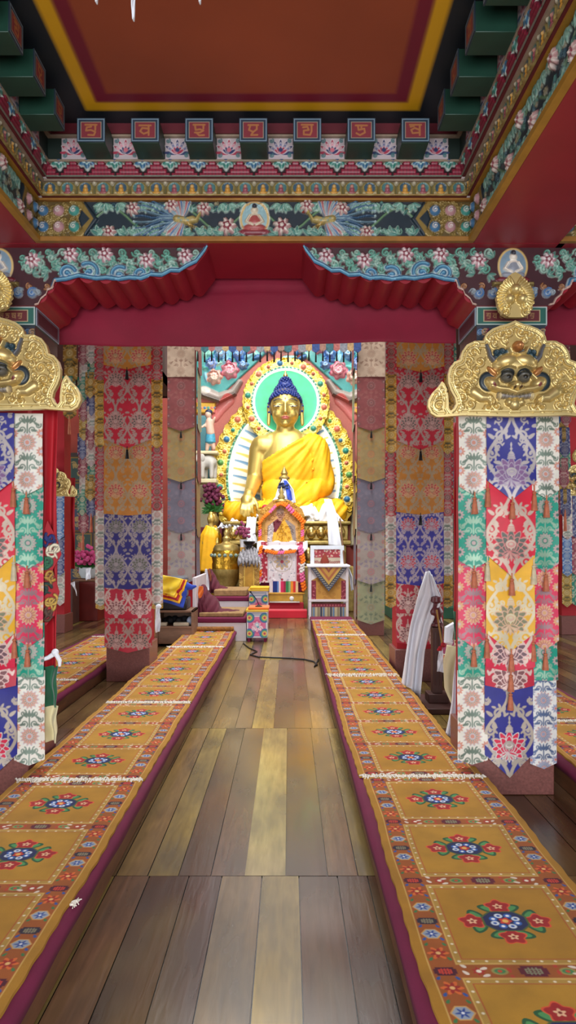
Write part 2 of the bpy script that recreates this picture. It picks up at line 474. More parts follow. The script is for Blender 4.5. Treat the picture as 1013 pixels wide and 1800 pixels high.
for nm, b_ in (('wall_left', (-2.1, -2.05, 4.9, 13.2, 4.15, 9.2)), ('wall_right', (1.66, 1.71, 4.9, 13.2, 4.15, 9.2)), ('wall_front', (-2.1, 1.71, 4.75, 4.9, 4.15, 9.2)), ('wall_left', (-8.3, -2.05, 13.1, 13.25, 4.15, 9.2)), ('wall_right', (1.66, 8.3, 13.1, 13.25, 4.15, 9.2))): struct(nm, MB().box(*b_), M_CEIL)

# ------------------------------------------------------------------ camera and light
cam = bpy.data.cameras.new('camera'); camo = bpy.data.objects.new('camera', cam); COL.objects.link(camo)
camo.location = (0, 0, EYE); camo.rotation_euler = (PI / 2, 0, 0)
cam.lens = FOC / 1800 * 36; cam.sensor_width = 36; cam.sensor_fit = 'AUTO'
cam.shift_x = -(VX - 506.5) / 1800; cam.shift_y = (VY - 900) / 1800; cam.clip_end = 100; cam.clip_start = .05
SC.camera = camo
def area(name, loc, target, sx, sy, watts, col=(1, 1, 1), spread=180):
    l = bpy.data.lights.new(name, 'AREA'); l.shape = 'RECTANGLE'; l.size = sx; l.size_y = sy; l.energy = watts; l.color = col
    l.spread = math.radians(spread)
    o = bpy.data.objects.new(name, l); COL.objects.link(o); o.location = loc
    o.rotation_euler = (Vector(target) - Vector(loc)).to_track_quat('-Z', 'Y').to_euler()
    return o
area('assumed_entrance_light', (XC, -2.0, 1.5), (XC, 4.5, .5), 4.4, 2.3, 165, (.97, .985, 1), 140)  # lamp added for daylight from an assumed, unseen doorway behind the camera
area('assumed_clerestory_light', (XC, 9.4, 9.0), (XC, 9.8, 0), 3.3, 6.5, 700, (1, 1, 1))  # overhead lamp added below the closed ceiling; clerestory openings are assumed
area('assumed_altar_skylight', (XC, 14.2, 9.0), (XC, 16.4, 2.5), 5.0, 2.2, 330, (1, .98, .94))  # lamp added above the altar; skylight assumed, none is cut in the ceiling
area('altar_front_fill', (XC, 11.9, 4.9), (XC, 16.2, 3.2), 2.4, .7, 75, (1, .97, .9))  # fill light added to brighten the statue from the front; no lamp fixture here
area('assumed_window_light_west', (-7.9, 7.5, 2.2), (0, 7.5, 1.2), 9, 2.2, 260, (.95, .98, 1))  # side lamp added inside the hall; window assumed, this wall is solid
area('assumed_window_light_east', (7.9, 7.5, 2.2), (0, 7.5, 1.2), 9, 2.2, 260, (.95, .98, 1))  # matching lamp added on the other side, no window in that wall either
area('assumed_back_window_light', (XC, 17.95, 7.7), (XC, 4, 2.0), 3.6, 1.3, 42, (.9, .95, 1))  # lamp added to put glare on the floor; window assumed, back wall solid
w = bpy.data.worlds.new('sky'); SC.world = w; w.use_nodes = True
w.node_tree.nodes['Background'].inputs[0].default_value = (.75, .85, 1, 1); w.node_tree.nodes['Background'].inputs[1].default_value = 1.0
SC.view_settings.view_transform = 'Standard'; SC.view_settings.look = 'None'; SC.view_settings.gamma = 1; SC.view_settings.exposure = .45
try: SC.view_settings.use_curve_mapping = False
except Exception: pass
SC.cycles.max_bounces = 6; SC.cycles.diffuse_bounces = 4; SC.cycles.glossy_bounces = 4; SC.cycles.use_denoising = True
SC.cycles.sample_clamp_indirect = 6

# ================================================================== CARVED AND PAINTED TIMBER ABOVE
M_CARVE = mat_attr('painted_carving', .5, var=.12, scale=30, coat=.15)
M_PAINT = mat_attr('painted_board', .5, var=.1, scale=8)
NAVY, TEAL, PALE, PINK, DEEP = '#14242f', '#3f7d74', '#c9c3b6', '#c58e92', '#6d1c2c'

def peony(c, x, y, R, cols=('#a8807e', '#cfc0b6', '#7d2c3a'), h=.02):
    c.flower(x, y, R * 1.05, 7, .35, '#33262a', h=h * .3)
    c.flower(x, y, R, 7, .32, cols[0], h=h)
    for k in range(7): c.leaf(x, y, R * .95, R * .17, k * 2 * PI / 7 + .2, cols[1], h=h * 1.1)
    c.flower(x, y, R * .5, 5, .3, cols[2], h=h * 1.3); c.disc(x, y, R * .2, cols[1], h=h * 1.5)
def sprig(c, x, y, L, rot, col='#467a70', edge='#93aa9c', h=.014):
    for da in (-.75, 0, .75):
        c.leaf(x, y, L, L * .24, rot + da, edge, h=h * .8); c.leaf(x, y, L * .88, L * .16, rot + da, col, h=h)
def vine(c, x0, x1, y, amp, n, col, w):
    c.stroke([(x0 + (x1 - x0) * i / 60, y + amp * math.sin(i / 60 * PI * n)) for i in range(61)], w, w, col, h=.006)
def seated_figure(c, x, y, s, robe='#b5872f', skin='#cfc0a8', halo='#8fb0b5'):
    c.ell(x, y + s * .52, s * .46, s * .55, '#c7a86a', h=.006); c.ell(x, y + s * .52, s * .4, s * .49, halo, h=.008)
    c.ell(x, y + s * .1, s * .5, s * .12, '#7a2a35', h=.02); c.ell(x, y + s * .24, s * .36, s * .12, robe, h=.026)
    c.ell(x, y + s * .48, s * .17, s * .24, skin, h=.024); c.ell(x, y + s * .42, s * .2, s * .18, robe, h=.026, rot=.5)
    for sg in (-1, 1): c.stroke([(x + sg * s * .15, y + s * .6), (x + sg * s * .27, y + s * .42), (x + sg * s * .05, y + s * .3)], s * .05, s * .04, skin, h=.028)
    c.disc(x, y + s * .78, s * .12, skin, h=.028); c.ell(x, y + s * .9, s * .08, s * .09, '#2c2c38', h=.03)
def phoenix(c, x, y, s, f):
    """body to f*x, plumes trailing behind"""
    for k in range(11):
        a = (k - 5) * .075
        p = [(x - f * s * (.1 + 1.25 * t), y + s * (a * 2.2 * t - .12 * t * t) + s * .04 * math.sin(t * 9 + k)) for t in (0, .2, .4, .6, .8, 1)]
        c.stroke(p, s * .035, s * .02, '#6c8796' if k % 2 else '#3d5a78', h=.014)
        c.disc(*p[-1], s * .035, '#9db3b5', h=.016)
    for sg, n_, a0 in ((1, 9, 1.15), (-1, 6, 1.75)):       # upper and lower wing fans
        for k in range(n_):
            a_ = sg * (a0 + .14 * k); rot = a_ if f > 0 else PI - a_
            for q, (L_, W_, col) in enumerate(((.62, .06, '#b9b3a8'), (.56, .042, ('#4f6f96', '#a05058', '#7d95a0')[k % 3]))):
                c.leaf(x - f * s * (.02 + .02 * k), y + sg * s * .04, s * L_ * (1 - .05 * abs(k - 3)), s * W_, rot if sg > 0 else rot, col, h=.014 + .003 * q)
    c.stroke([(x - f * s * .2, y - s * .02), (x + f * s * .05, y - s * .07), (x + f * s * .22, y - s * .03)], s * .1, s * .11, '#8f7c48', h=.024)
    for k in range(7):
        for q in (-1, 1): c.leaf(x + f * s * (.2 - .06 * k), y - s * .05 + q * s * .03, s * .1, s * .028, PI if f > 0 else 0, '#b3a064' if (k + q) % 3 else '#7d9080', h=.026)
    c.stroke([(x + f * s * .2, y - s * .04), (x + f * s * .32, y - s * .06), (x + f * s * .38, y + s * .06), (x + f * s * .44, y + s * .15)], s * .06, s * .03, '#a8945a', h=.024)
    c.disc(x + f * s * .46, y + s * .17, s * .055, '#b39c58', h=.028); c.leaf(x + f * s * .49, y + s * .17, s * .13, s * .025, 0 if f > 0 else PI, '#a33b2a', h=.02)
    for k in range(3): c.leaf(x + f * s * .44, y + s * .2, s * .12, s * .02, PI / 2 + f * (.2 + .35 * k), '#a33b2a', h=.02)
    for k in range(3): c.stroke([(x + f * s * .08, y - s * .12), (x + f * s * (.2 + .07 * k), y - s * (.3 - .03 * k))], s * .018, s * .009, '#a88640', h=.016)
def jewel_panel(c, x0, x1, h):
    """gilt scroll ground with two rows of coloured bosses"""
    c.rect(x0, x1, 0, h, '#5c4a26', h=.004, metal=.2)
    rnd = random.Random(int(abs(x0) * 100))
    for k in range(int((x1 - x0) * h * 1500)):
        c.curl(rnd.uniform(x0, x1), rnd.uniform(.01, h - .01), .018, rnd.random() * 6, rnd.choice((-1, 1)), '#8f7842', .0038, h=.012, metal=.3, n=10)
    n = max(2, int(round((x1 - x0) / .1)))
    for i in range(n):
        for j in (.29, .73):
            x = x0 + (x1 - x0) * (i + .5) / n; col = ['#3f6d92', '#b08287', '#3f8a80'][i % 3]
            c.disc(x, h * j, .038, '#7a6538', h=.012, metal=.3); c.disc(x, h * j, .03, col, h=.03)
            c.curl(x, h * j, .02, 1, 1, '#c9c0b8', .003, h=.004, add=True, n=14)

def beam_relief(L, h, res=.0034, figure=True, birds=True, ends=(.33, .33), seed=1):
    c = Canvas(L, h, res, NAVY); rnd = random.Random(seed)
    a, b = -L / 2 + ends[0], L / 2 - ends[1]
    vine(c, a, b, h * .5, h * .3, 9, '#5d7d5a', .006)
    for k in range(int((b - a) * 70)):
        x = rnd.uniform(a, b); y = h * rnd.uniform(.06, .94)
        if figure and abs(x) < .2: continue
        if birds and abs(x) < 1.05 and .25 < y / h < .75: continue
        c.curl(x, y, rnd.uniform(.012, .024), rnd.random() * 6, rnd.choice((-1, 1)), rnd.choice(('#52796c', '#7d978a', '#3f5f6a', '#8c8468')), .0042, h=.01, n=12)
        if k % 2: c.leaf(x, y, .035, .009, rnd.random() * 6, rnd.choice(('#6f9487', '#3f6b62')), h=.01)
    n = int((b - a) / .062)
    for i in range(n):                       # leaves along both edges
        x = a + (b - a) * (i + .5) / n
        for yy, r in ((h * .84, -PI / 2), (h * .16, PI / 2)):
            sprig(c, x + rnd.uniform(-.02, .02), yy + (.02 if yy > h / 2 else -.02), .058, r + rnd.uniform(-.7, .7))
            c.curl(x, yy, .02, rnd.random() * 6, rnd.choice((-1, 1)), '#7fa694', .004, h=.012, n=12)
    if birds:
        s = h * 1.02
        phoenix(c, -.40 if figure else -L * .2, h * .52, s, 1); phoenix(c, .40 if figure else L * .2, h * .52, s, -1)
    for i in range(int((b - a) / .19)):
        x = a + .06 + i * .19 + rnd.uniform(-.03, .03)
        if figure and abs(x) < .12: continue
        y = h * (.78 if i % 2 else .24)
        if birds and .2 < abs(x) < 1.0 and i % 2 == 0: y = h * .86 if i % 4 else h * .14
        peony(c, x, y, .042, h=.026)
    if figure:
        c.ell(0, h * .5, h * .42, h * .5, '#c9c2b4', h=.01); c.ell(0, h * .5, h * .37, h * .45, '#53646e', h=.014)
        seated_figure(c, 0, h * .06, h * .86, '#a04a48')
        for sg in (-1, 1): peony(c, sg * .155, h * .3, .055, h=.028)
    for sg, e in ((-1, ends[0]), (1, ends[1])):
        if not e: continue
        x0, x1 = (-L / 2, -L / 2 + e * .8) if sg < 0 else (L / 2 - e * .8, L / 2)
        jewel_panel(c, x0, x1, h)
        xi = x1 if sg < 0 else x0
        c.poly([(xi, 0), (xi - sg * e * .25, h / 2), (xi, h), (xi - sg * e * .02, h), (xi - sg * e * .02, 0)][:4], '#8c733a', h=.012, metal=.4)
        c.poly([(xi - sg * .015, .0), (xi - sg * e * .28, h / 2), (xi - sg * .015, h), (xi + sg * .02, h / 2)], NAVY, h=.013)
        c.poly([(xi + sg * .05, 0), (xi, 0), (xi - sg * e * .2, h / 2), (xi, h), (xi + sg * .05, h), (xi - sg * e * .14, h / 2)], '#8c733a', h=.012, metal=.4)
    return c

def niche_relief(L, h=.1, res=.0034, pitch=.098):
    c = Canvas(L, h, res, '#5b5330')
    n = max(1, int(round(L / pitch)))
    c.rect(-L / 2, L / 2, h * .88, h, '#8a744a', h=.012, metal=.3); c.rect(-L / 2, L / 2, 0, h * .1, '#8a6a30', h=.016, metal=.3)
    for i in range(n):
        x = -L / 2 + (i + .5) * L / n
        c.ell(x, h * .46, .044, h * .46, '#9c8a52', h=.016, metal=.3); c.rect(x - .044, x + .044, h * .08, h * .4, '#8c7a48', h=.014, r=.01)
        c.ell(x, h * .5, .032, h * .34, '#3e6b6d' if i % 2 else '#2f4d5e', h=.004)
        c.H[:, :] = np.where((np.abs(c.X - x) < .03) & (c.Y > h * .1) & (np.hypot((c.X - x) / .032, (c.Y - h * .45) / (h * .36)) < 1), .004, c.H)
        col = '#c08a33' if i % 2 == 0 else '#8f4a52'
        c.ell(x, h * .2, .022, h * .09, col, h=.014); c.ell(x, h * .38, .014, h * .18, col, h=.014); c.disc(x, h * .6, .0105, '#c79d5c' if i % 2 == 0 else '#b07a6a', h=.016)
        c.disc(x + L / n / 2, h * .82, .012, '#a9a08a', h=.014)
    return c
def step_relief(L, h=.058, res=.0034, pitch=.15):
    c = Canvas(L, h, res, '#1c0a10'); n = max(1, int(round(L / pitch))); p = L / n
    for i in range(n + 1):
        x = -L / 2 + i * p
        for k in range(4):
            hw = p * (.46 - .11 * k); c.rect(x - hw, x + hw, h * .24 * k, h * .24 * (k + 1), '#861c34', h=.006 + .004 * k, r=.004)
            for q in range(-3, 4): c.rect(x + q * p * .12 - .0012, x + q * p * .12 + .0012, h * .24 * k, h * .24 * (k + 1), '#4a1020')
        xm = x + p / 2
        for k, (col, R) in enumerate((('#b9c0b8', .058), ('#2c5f80' if i % 2 else '#2f7468', .05), ('#a9c0ba', .03), ('#243f5e', .022))):
            c.flower(xm, h * 1.02, R, 6, .3, col, rot=PI / 2, h=.014 + .003 * k)
    c.rect(-L / 2, L / 2, 0, h * .07, '#5d6f60', h=.01)
    return c
def lotus_tile(c, x0, x1, h, warm):
    x = (x0 + x1) / 2; w = (x1 - x0)
    c.rect(x0, x1, 0, h, '#b7a8ac')
    A, B = ('#a3344c', '#2c3660') if warm else ('#2c3660', '#a3344c')
    for k, (R, W, col) in enumerate(((.47, .085, A), (.36, .075, '#cf8f9c' if warm else '#6a6d92'), (.25, .065, B))):
        for i in range(-3 if k == 0 else -2, (4 if k == 0 else 3)):
            c.leaf(x, h * .26, w * 1.3 * R * (1 if abs(i) < 3 else .8), w * W * 1.25, PI / 2 - i * .5, '#d7c9cc'); c.leaf(x, h * .26, w * 1.3 * R * .94, w * W, PI / 2 - i * .5, col)
    c.disc(x, h * .42, w * .09, '#c46a78' if warm else A)
    for sg in (-1, 1):
        for yy in (.18, .8): c.curl(x + sg * w * .38, h * yy, w * .1, 1, sg, '#3f6d72', .0035, n=12)
def lotus_frieze(L, h, xs, res=.0028, w=.135):
    c = Canvas(L, h, res, '#16241f')
    for i, x in enumerate(xs): lotus_tile(c, x - w / 2, x + w / 2, h, i % 2 == 0)
    return c

# ---- the coffer: the bay between the pillars nearest the camera
BX0, BX1, BY = -1.44, 1.05, 4.05            # inner faces of the side beams, camera face of the cross beam
ZB0, ZB1 = 3.192, 3.44
YN = -.3                                     # the side beams run back over the camera
def trim_bar(m, a, b): m.box(min(a[0], b[0]), max(a[0], b[0]), min(a[1], b[1]), max(a[1], b[1]), min(a[2], b[2]), max(a[2], b[2]))

# cross beam
t = thing('painted_beam', 'carved cross beam with two phoenixes facing a seated deity, above the altar view', 'beam', (XC, BY + .27, ZB0))
m = MB().box(-1.98, 1.58, BY, BY + .55, ZB0, ZB1); m.build('timber', M_RED, t, bevel=.004)
L = BX1 - BX0; xm = (BX0 + BX1) / 2
link('carved_panel', beam_relief(L, ZB1 - ZB0 - .04).mesh('carved_panel', facing(xm, BY - .003, ZB0 + .03), depth=.003, back=False), M_CARVE, t)
m = MB().box(BX0, BX1, BY - .035, BY, ZB0, ZB0 + .028).box(BX0, BX1, BY - .028, BY, ZB1 - .014, ZB1); m.build('gilt_edge', mat('orange_gilt', '#9a6a30', .5, .3, var=.2, scale=14), t, bevel=.003)

# beam of the next bay on the right, and on the left
for nm, x0, x1, lab in (('r', 1.54, 4.2, 'carved cross beam with blue and brown bosses past the right pillar'), ('l', -4.6, -1.94, 'carved cross beam running off past the left pillar')):
    t2 = thing('painted_beam', lab, 'beam', ((x0 + x1) / 2, BY + .27, ZB0))
    MB().box(x0, x1, BY, BY + .55, ZB0, ZB1 - .001).build('timber', M_RED, t2)
    link('carved_panel', beam_relief(x1 - x0, ZB1 - ZB0 - .04, .006, False, False, (.5, .5), 5).mesh('carved_panel', facing((x0 + x1) / 2, BY - .003, ZB0 + .03), depth=.003, back=False), M_CARVE, t2)
    MB().box(x0, x1, BY - .03, BY, ZB0, ZB0 + .028).build('gilt_edge', MATS['orange_gilt'], t2)

# side beams of the coffer
for sg, x, lab in ((1, BX1, 'carved side beam overhead on the right, flowers and a robed figure on its face'), (-1, BX0, 'carved side beam overhead on the left, flowers and bosses on its face')):
    t2 = thing('painted_beam', lab, 'beam', (x + sg * .24, 2, ZB0))
    MB().box(min(x, x + sg * .49), max(x, x + sg * .49), YN, BY - .002, ZB0, ZB1 - .001).build('timber', M_RED, t2, bevel=.004)
    Ls = BY - 1.2; c = beam_relief(Ls, ZB1 - ZB0 - .04, .0045, False, False, (.24, 0) if sg < 0 else (.24, 0), 8 + sg)
    # robed figure near the camera end of the right beam
    h_ = ZB1 - ZB0 - .04
    if sg > 0:
        seated_figure(c, Ls / 2 - .75, .01, h_ * .95, '#b0553a', '#d8c8b4', '#8a7f9a')
    c.X = c.X if sg < 0 else c.X
    # x of the sheet runs from the cross beam (-) towards the camera (+)
    f = (lambda X, Y, H, x=x, sg=sg, Ls=Ls: (x - sg * (.003 + H), BY - .01 - (X + Ls / 2), ZB0 + .03 + Y))
    link('carved_panel', c.mesh('carved_panel', f), M_CARVE, t2)
    m = MB(); m.box(min(x, x - sg * .035), max(x, x - sg * .035), YN, BY - .036, ZB0, ZB0 + .028); m.box(min(x, x - sg * .028), max(x, x - sg * .028), YN, BY - .03, ZB1 - .014, ZB1)
    m.build('gilt_edge', mat('yellow_gilt', '#b0822f', .45, .4, var=.15, scale=14), t2)

# tiers of carved mouldings stepping in above the beams (name: depth inward from the beam face, bottom, top)
def tier(name, inset, z0, z1, maker, label, matl=M_CARVE):
    """one moulding on three sides of the coffer"""
    for side in ('back', 'left', 'right'):
        if side == 'back':
            x0, x1 = BX0 + inset, BX1 - inset; y = BY - inset; L = x1 - x0
            t = thing(name, label % 'far', 'moulding', ((x0 + x1) / 2, y, z0)); c = maker(L, side)
            MB().box(x0, x1, y + .002, BY + .25, z0, z1 - .013).build('backing', M_RED_D, t)
            link('carving', c.mesh('carving', facing((x0 + x1) / 2, y, z0)), matl, t)
            MB().box(x0, x1, y - .022, y + .01, z1 - .012, z1).build('edge_strip', M_EDGE, t, bevel=.002)
        else:
            sg = 1 if side == 'right' else -1; x = (BX1 - inset) if sg > 0 else (BX0 + inset)
            y1 = BY - inset; L = y1 - 1.0
            t = thing(name, label % side, 'moulding', (x, y1 - L / 2, z0)); c = maker(L, side)
            MB().box(min(x + sg * .002, x + sg * .4), max(x + sg * .002, x + sg * .25), YN, y1 - .001, z0, z1 - .013).build('backing', M_RED_D, t)
            f = (lambda X, Y, H, x=x, sg=sg, L=L, y1=y1, z0=z0: (x - sg * H, y1 - (X + L / 2), z0 + Y))
            link('carving', c.mesh('carving', f), matl, t)
            m = MB(); m.box(min(x - sg * .022, x + sg * .01), max(x - sg * .022, x + sg * .01), YN, y1 - .023, z1 - .012, z1); m.build('edge_strip', M_EDGE, t)
M_EDGE = mat('worn_edge_strip', '#8c7a68', .6, var=.25, scale=20)
tier('niche_moulding', .045, ZB1, 3.527, lambda L, s: niche_relief(L, .087, .0034 if s == 'back' else .0045), 'moulding of little arched buddha niches on the %s side of the coffer')
tier('step_moulding', .085, 3.527, 3.615, lambda L, s: step_relief(L, .088, .0034 if s == 'back' else .0045), 'moulding of maroon stepped bricks and teal petals on the %s side of the coffer')
RAF = [-1.05 + .287 * i for i in range(7)]      # rafter centres along the far side
RAFY = [3.60 - .287 * i for i in range(9)]
LIN = .1
def lotus_maker(L, s):
    if s == 'back':
        xm = (BX0 + BX1) / 2; xs = [(RAF[i] + RAF[i + 1]) / 2 - xm for i in range(6)] + [RAF[0] - .145 - xm, RAF[6] + .145 - xm]
        return lotus_frieze(L, .13, [max(-L / 2 + .05, min(L / 2 - .05, x)) for x in xs])
    y1 = BY - LIN
    return lotus_frieze(L, .13, [y1 - (RAFY[i] + .1435) - L / 2 for i in range(9)], .0045)
tier('lotus_frieze', LIN, 3.615, 3.745, lotus_maker, 'frieze of pink and blue lotus tiles on the %s side of the coffer', M_PAINT)

# rafters with lettered end boards
GLYPH = [   # strokes in a unit square, in the manner of the gilt seed syllables
    [[(.1, .9), (.9, .9)], [(.5, .9), (.5, .75), (.2, .7), (.15, .45), (.5, .5), (.8, .35), (.7, .1), (.3, .12)], [(.8, .9), (.8, .5)]],
    [[(.1, .85), (.9, .85)], [(.75, .85), (.75, .1)], [(.75, .6), (.3, .65), (.15, .4), (.4, .2), (.75, .35)]],
    [[(.1, .9), (.9, .9)], [(.2, .9), (.25, .5), (.55, .55), (.8, .45), (.55, .3), (.2, .3)], [(.8, .9), (.8, .6)], [(.3, .3), (.5, .08), (.85, .1)]],
    [[(.15, .88), (.85, .88)], [(.3, .88), (.2, .5), (.5, .35), (.75, .55), (.75, .88)], [(.5, .35), (.35, .1), (.8, .12)]],
    [[(.1, .9), (.9, .9)], [(.2, .7), (.5, .75), (.6, .5), (.25, .45), (.25, .15), (.7, .12), (.8, .4)], [(.8, .9), (.8, .4)]],
    [[(.1, .85), (.9, .85)], [(.25, .85), (.3, .5), (.7, .6), (.75, .3), (.4, .1), (.15, .25)], [(.5, .85), (.5, .6)]],
    [[(.1, .9), (.9, .9)], [(.8, .9), (.8, .1)], [(.8, .5), (.45, .65), (.2, .5), (.3, .25), (.8, .3)], [(.15, .75), (.4, .8)]]]
def end_board(k, w=.15, h=.127):
    c = Canvas(w, h, .0017, '#1b2a36')
    for m_, col in ((.004, '#6f8798'), (.009, '#1f3042'), (.02, '#a08f78'), (.023, '#782832')): c.rect(-w / 2 + m_, w / 2 - m_, m_, h - m_, col)
    for st in GLYPH[k % 7]:
        c.stroke([((p[0] - .5) * w * .5, h * (.23 + .54 * p[1])) for p in st], .005, .0045, '#a5693f', metal=.2)
    return c
def ordinal(i): return ['first', 'second', 'third', 'fourth', 'fifth', 'sixth', 'seventh', 'eighth', 'ninth'][i]
ZR0, ZR1 = 3.612, 3.742
for i, x in enumerate(RAF):
    t = thing('rafter', 'green rafter with gilt letter, %s from the left along the far side' % ordinal(i), 'rafter', (x, 3.86, ZR0), 'rafter ends around the coffer')
    MB().box(x - .072, x + .072, 3.778, 3.97, ZR0, ZR1).build('timber', M_GREEN, t, bevel=.003)
    link('end_board', end_board(i).mesh('end_board', facing(x, 3.772, ZR0 + .002), depth=.006), M_PAINT, t)
for sg, xe, sd in ((1, BX1 - .275, 'right'), (-1, BX0 + .275, 'left')):
    for i, y in enumerate(RAFY):
        t = thing('rafter', 'green rafter jutting in from the %s side, %s counted from the far corner' % (sd, ordinal(i)), 'rafter', (xe + sg * .09, y, ZR0), 'rafter ends around the coffer')
        MB().box(min(xe, xe + sg * .2), max(xe, xe + sg * .2), y - .072, y + .072, ZR0, ZR1).build('timber', M_GREEN, t, bevel=.003)
        f = (lambda X, Y, H, xe=xe, sg=sg, y=y: (xe - sg * (.006 + H), y - sg * X, ZR0 + .002 + Y))
        link('end_board', end_board(i + 2).mesh('end_board', f, depth=.006), M_PAINT, t)
# red boards above the lotus tiles and the painted ceiling panel
m = MB(); m.box(BX0 + .1, BX1 - .1, BY - .13, BY + .2, 3.745, 3.83); m.box(BX0 - .3, BX0 + .13, YN, BY - .1, 3.745, 3.83); m.box(BX1 - .13, BX1 + .3, YN, BY - .1, 3.745, 3.83)
struct('trim_1', m, M_RED_D)
def coffer_panel():
    x0, x1, y0, y1 = BX0 + .08, BX1 - .08, YN, BY - .08
    c = Canvas(x1 - x0, y1 - y0, .012, '#101820')
    def fr(a, col): c.rect(-(x1 - x0) / 2 + a, (x1 - x0) / 2 - a, -1, (y1 - y0) - a + .08 - .0, col)
    fr(.28, '#d6a010'); fr(.345, '#6e1028'); fr(.415, '#8c3f22')
    # back edge follows the same widths
    hgt = y1 - y0
    c.C[...] = 0; c.C[..., :3] = lin('#101820')
    for a, b, col in ((.275, .165, '#c8940f'), (.345, .235, '#6e1028'), (.42, .31, '#8f4024')):
        c.rect(-(x1 - x0) / 2 + a, (x1 - x0) / 2 - a, -1, hgt - b, col)
    o = link('ceiling_panel', c.mesh('ceiling_panel', (lambda X, Y, H: (X + (x0 + x1) / 2, Y + y0, 3.80 + H)), depth=-.03, back=None), mat_attr('ceiling_paint', .55, var=.16, scale=1.3))
    tag(o, 'rust red painted ceiling panel with maroon, yellow and black borders', 'ceiling panel')
coffer_panel()

# ================================================================== BRACKETS, CAPITALS, PILLARS, HANGINGS
PXR, PXL = 1.295, -1.735                     # pillar axes
ROWS = [4.19, 7.55, 11.2]                    # camera faces of the three pairs
def bracket_relief(half_pts, L):
    """right-hand half outline given in metres from the axis, (x, z from top) ; mirrored"""
    h = .335; c = Canvas(2 * L, h, .0036, '#3a151d')
    outl = half_pts + [(-x, z) for x, z in reversed(half_pts)]
    outl = [(x, h + z) for x, z in outl]
    rnd = random.Random(4)
    for i in range(110):
        x = -L + .06 + (2 * L - .12) * i / 109
        if abs(x) < .12: continue
        y = h - .03 - .032 * (i % 4); c.curl(x, y, .026, rnd.random() * 6, rnd.choice((-1, 1)), '#5f9a88' if i % 3 else '#8fae9f', .0055, h=.012, n=14)
        sprig(c, x + .02, y - .03, .045, rnd.random() * 6)
    for x in (.2, .42, .62, .86, 1.08):
        for sg in (-1, 1): peony(c, sg * x, h - .055 - .02 * math.sin(x * 9), .047, ('#b07f88', '#d6c9c8', '#7d2c3e'), h=.024)
    for sg in (-1, 1):                        # big blue cloud scrolls
        for x, y, R, fl, rt in ((.40, h - .155, .05, 1, .4), (.53, h - .15, .062, -1, 2.2), (.70, h - .165, .055, 1, 1.0), (.83, h - .155, .06, -1, .2)):
            for w, col in ((.0165, '#b5c3c9'), (.0125, '#2f6186'), (.006, '#5f97b4')): c.curl(sg * x, y, R, rt if sg > 0 else PI - rt, fl * sg, col, w, 1.15, h=.02 + (.0165 - w), n=26)
    # blue ribbon along the cloud edge
    e = [p for p in half_pts if p[1] > -.26 and p[0] > .3]
    for sg in (-1, 1):
        P = [(sg * x, h + z + .012) for x, z in e]
        for w, col in ((.02, '#aebfc6'), (.0155, '#2d5f88'), (.006, '#6aa3bd')): c.stroke(P, w, w, col, h=.022 + (.02 - w))
    for sg in (-1, 1):                        # lower, short bracket
        for x, col in ((.12, '#3e689a'), (.2, '#3e689a')):
            c.curl(sg * x, h - .265, .03, 1, sg, '#a9b6c0', .009, h=.02); c.curl(sg * x, h - .265, .03, 1, sg, col, .006, h=.024)
        for k in range(5): c.curl(sg * (.08 + .05 * k), h - .225 - .03 * (k % 2), .02, k, sg, '#8f9aa0' if k % 2 else '#9a6a44', .0045, h=.014, n=12)
        P = [(sg * x, h + z + .006) for x, z in half_pts if z <= -.2 and x < .36]
        if len(P) > 1: c.stroke(P, .006, .006, '#b9998c', h=.014)
    c.ell(0, h - .11, .075, .095, '#c9bfb0', h=.012); c.ell(0, h - .11, .067, .086, '#6a7f92', h=.014); seated_figure(c, 0, h - .205, .19, '#8a8f9a', '#e0d6c8', '#7890a0')
    c.rect(-.12, .12, h - .225, h - .2, '#8c7a48', h=.03, metal=.4)
    c.cut(outl); return c, outl
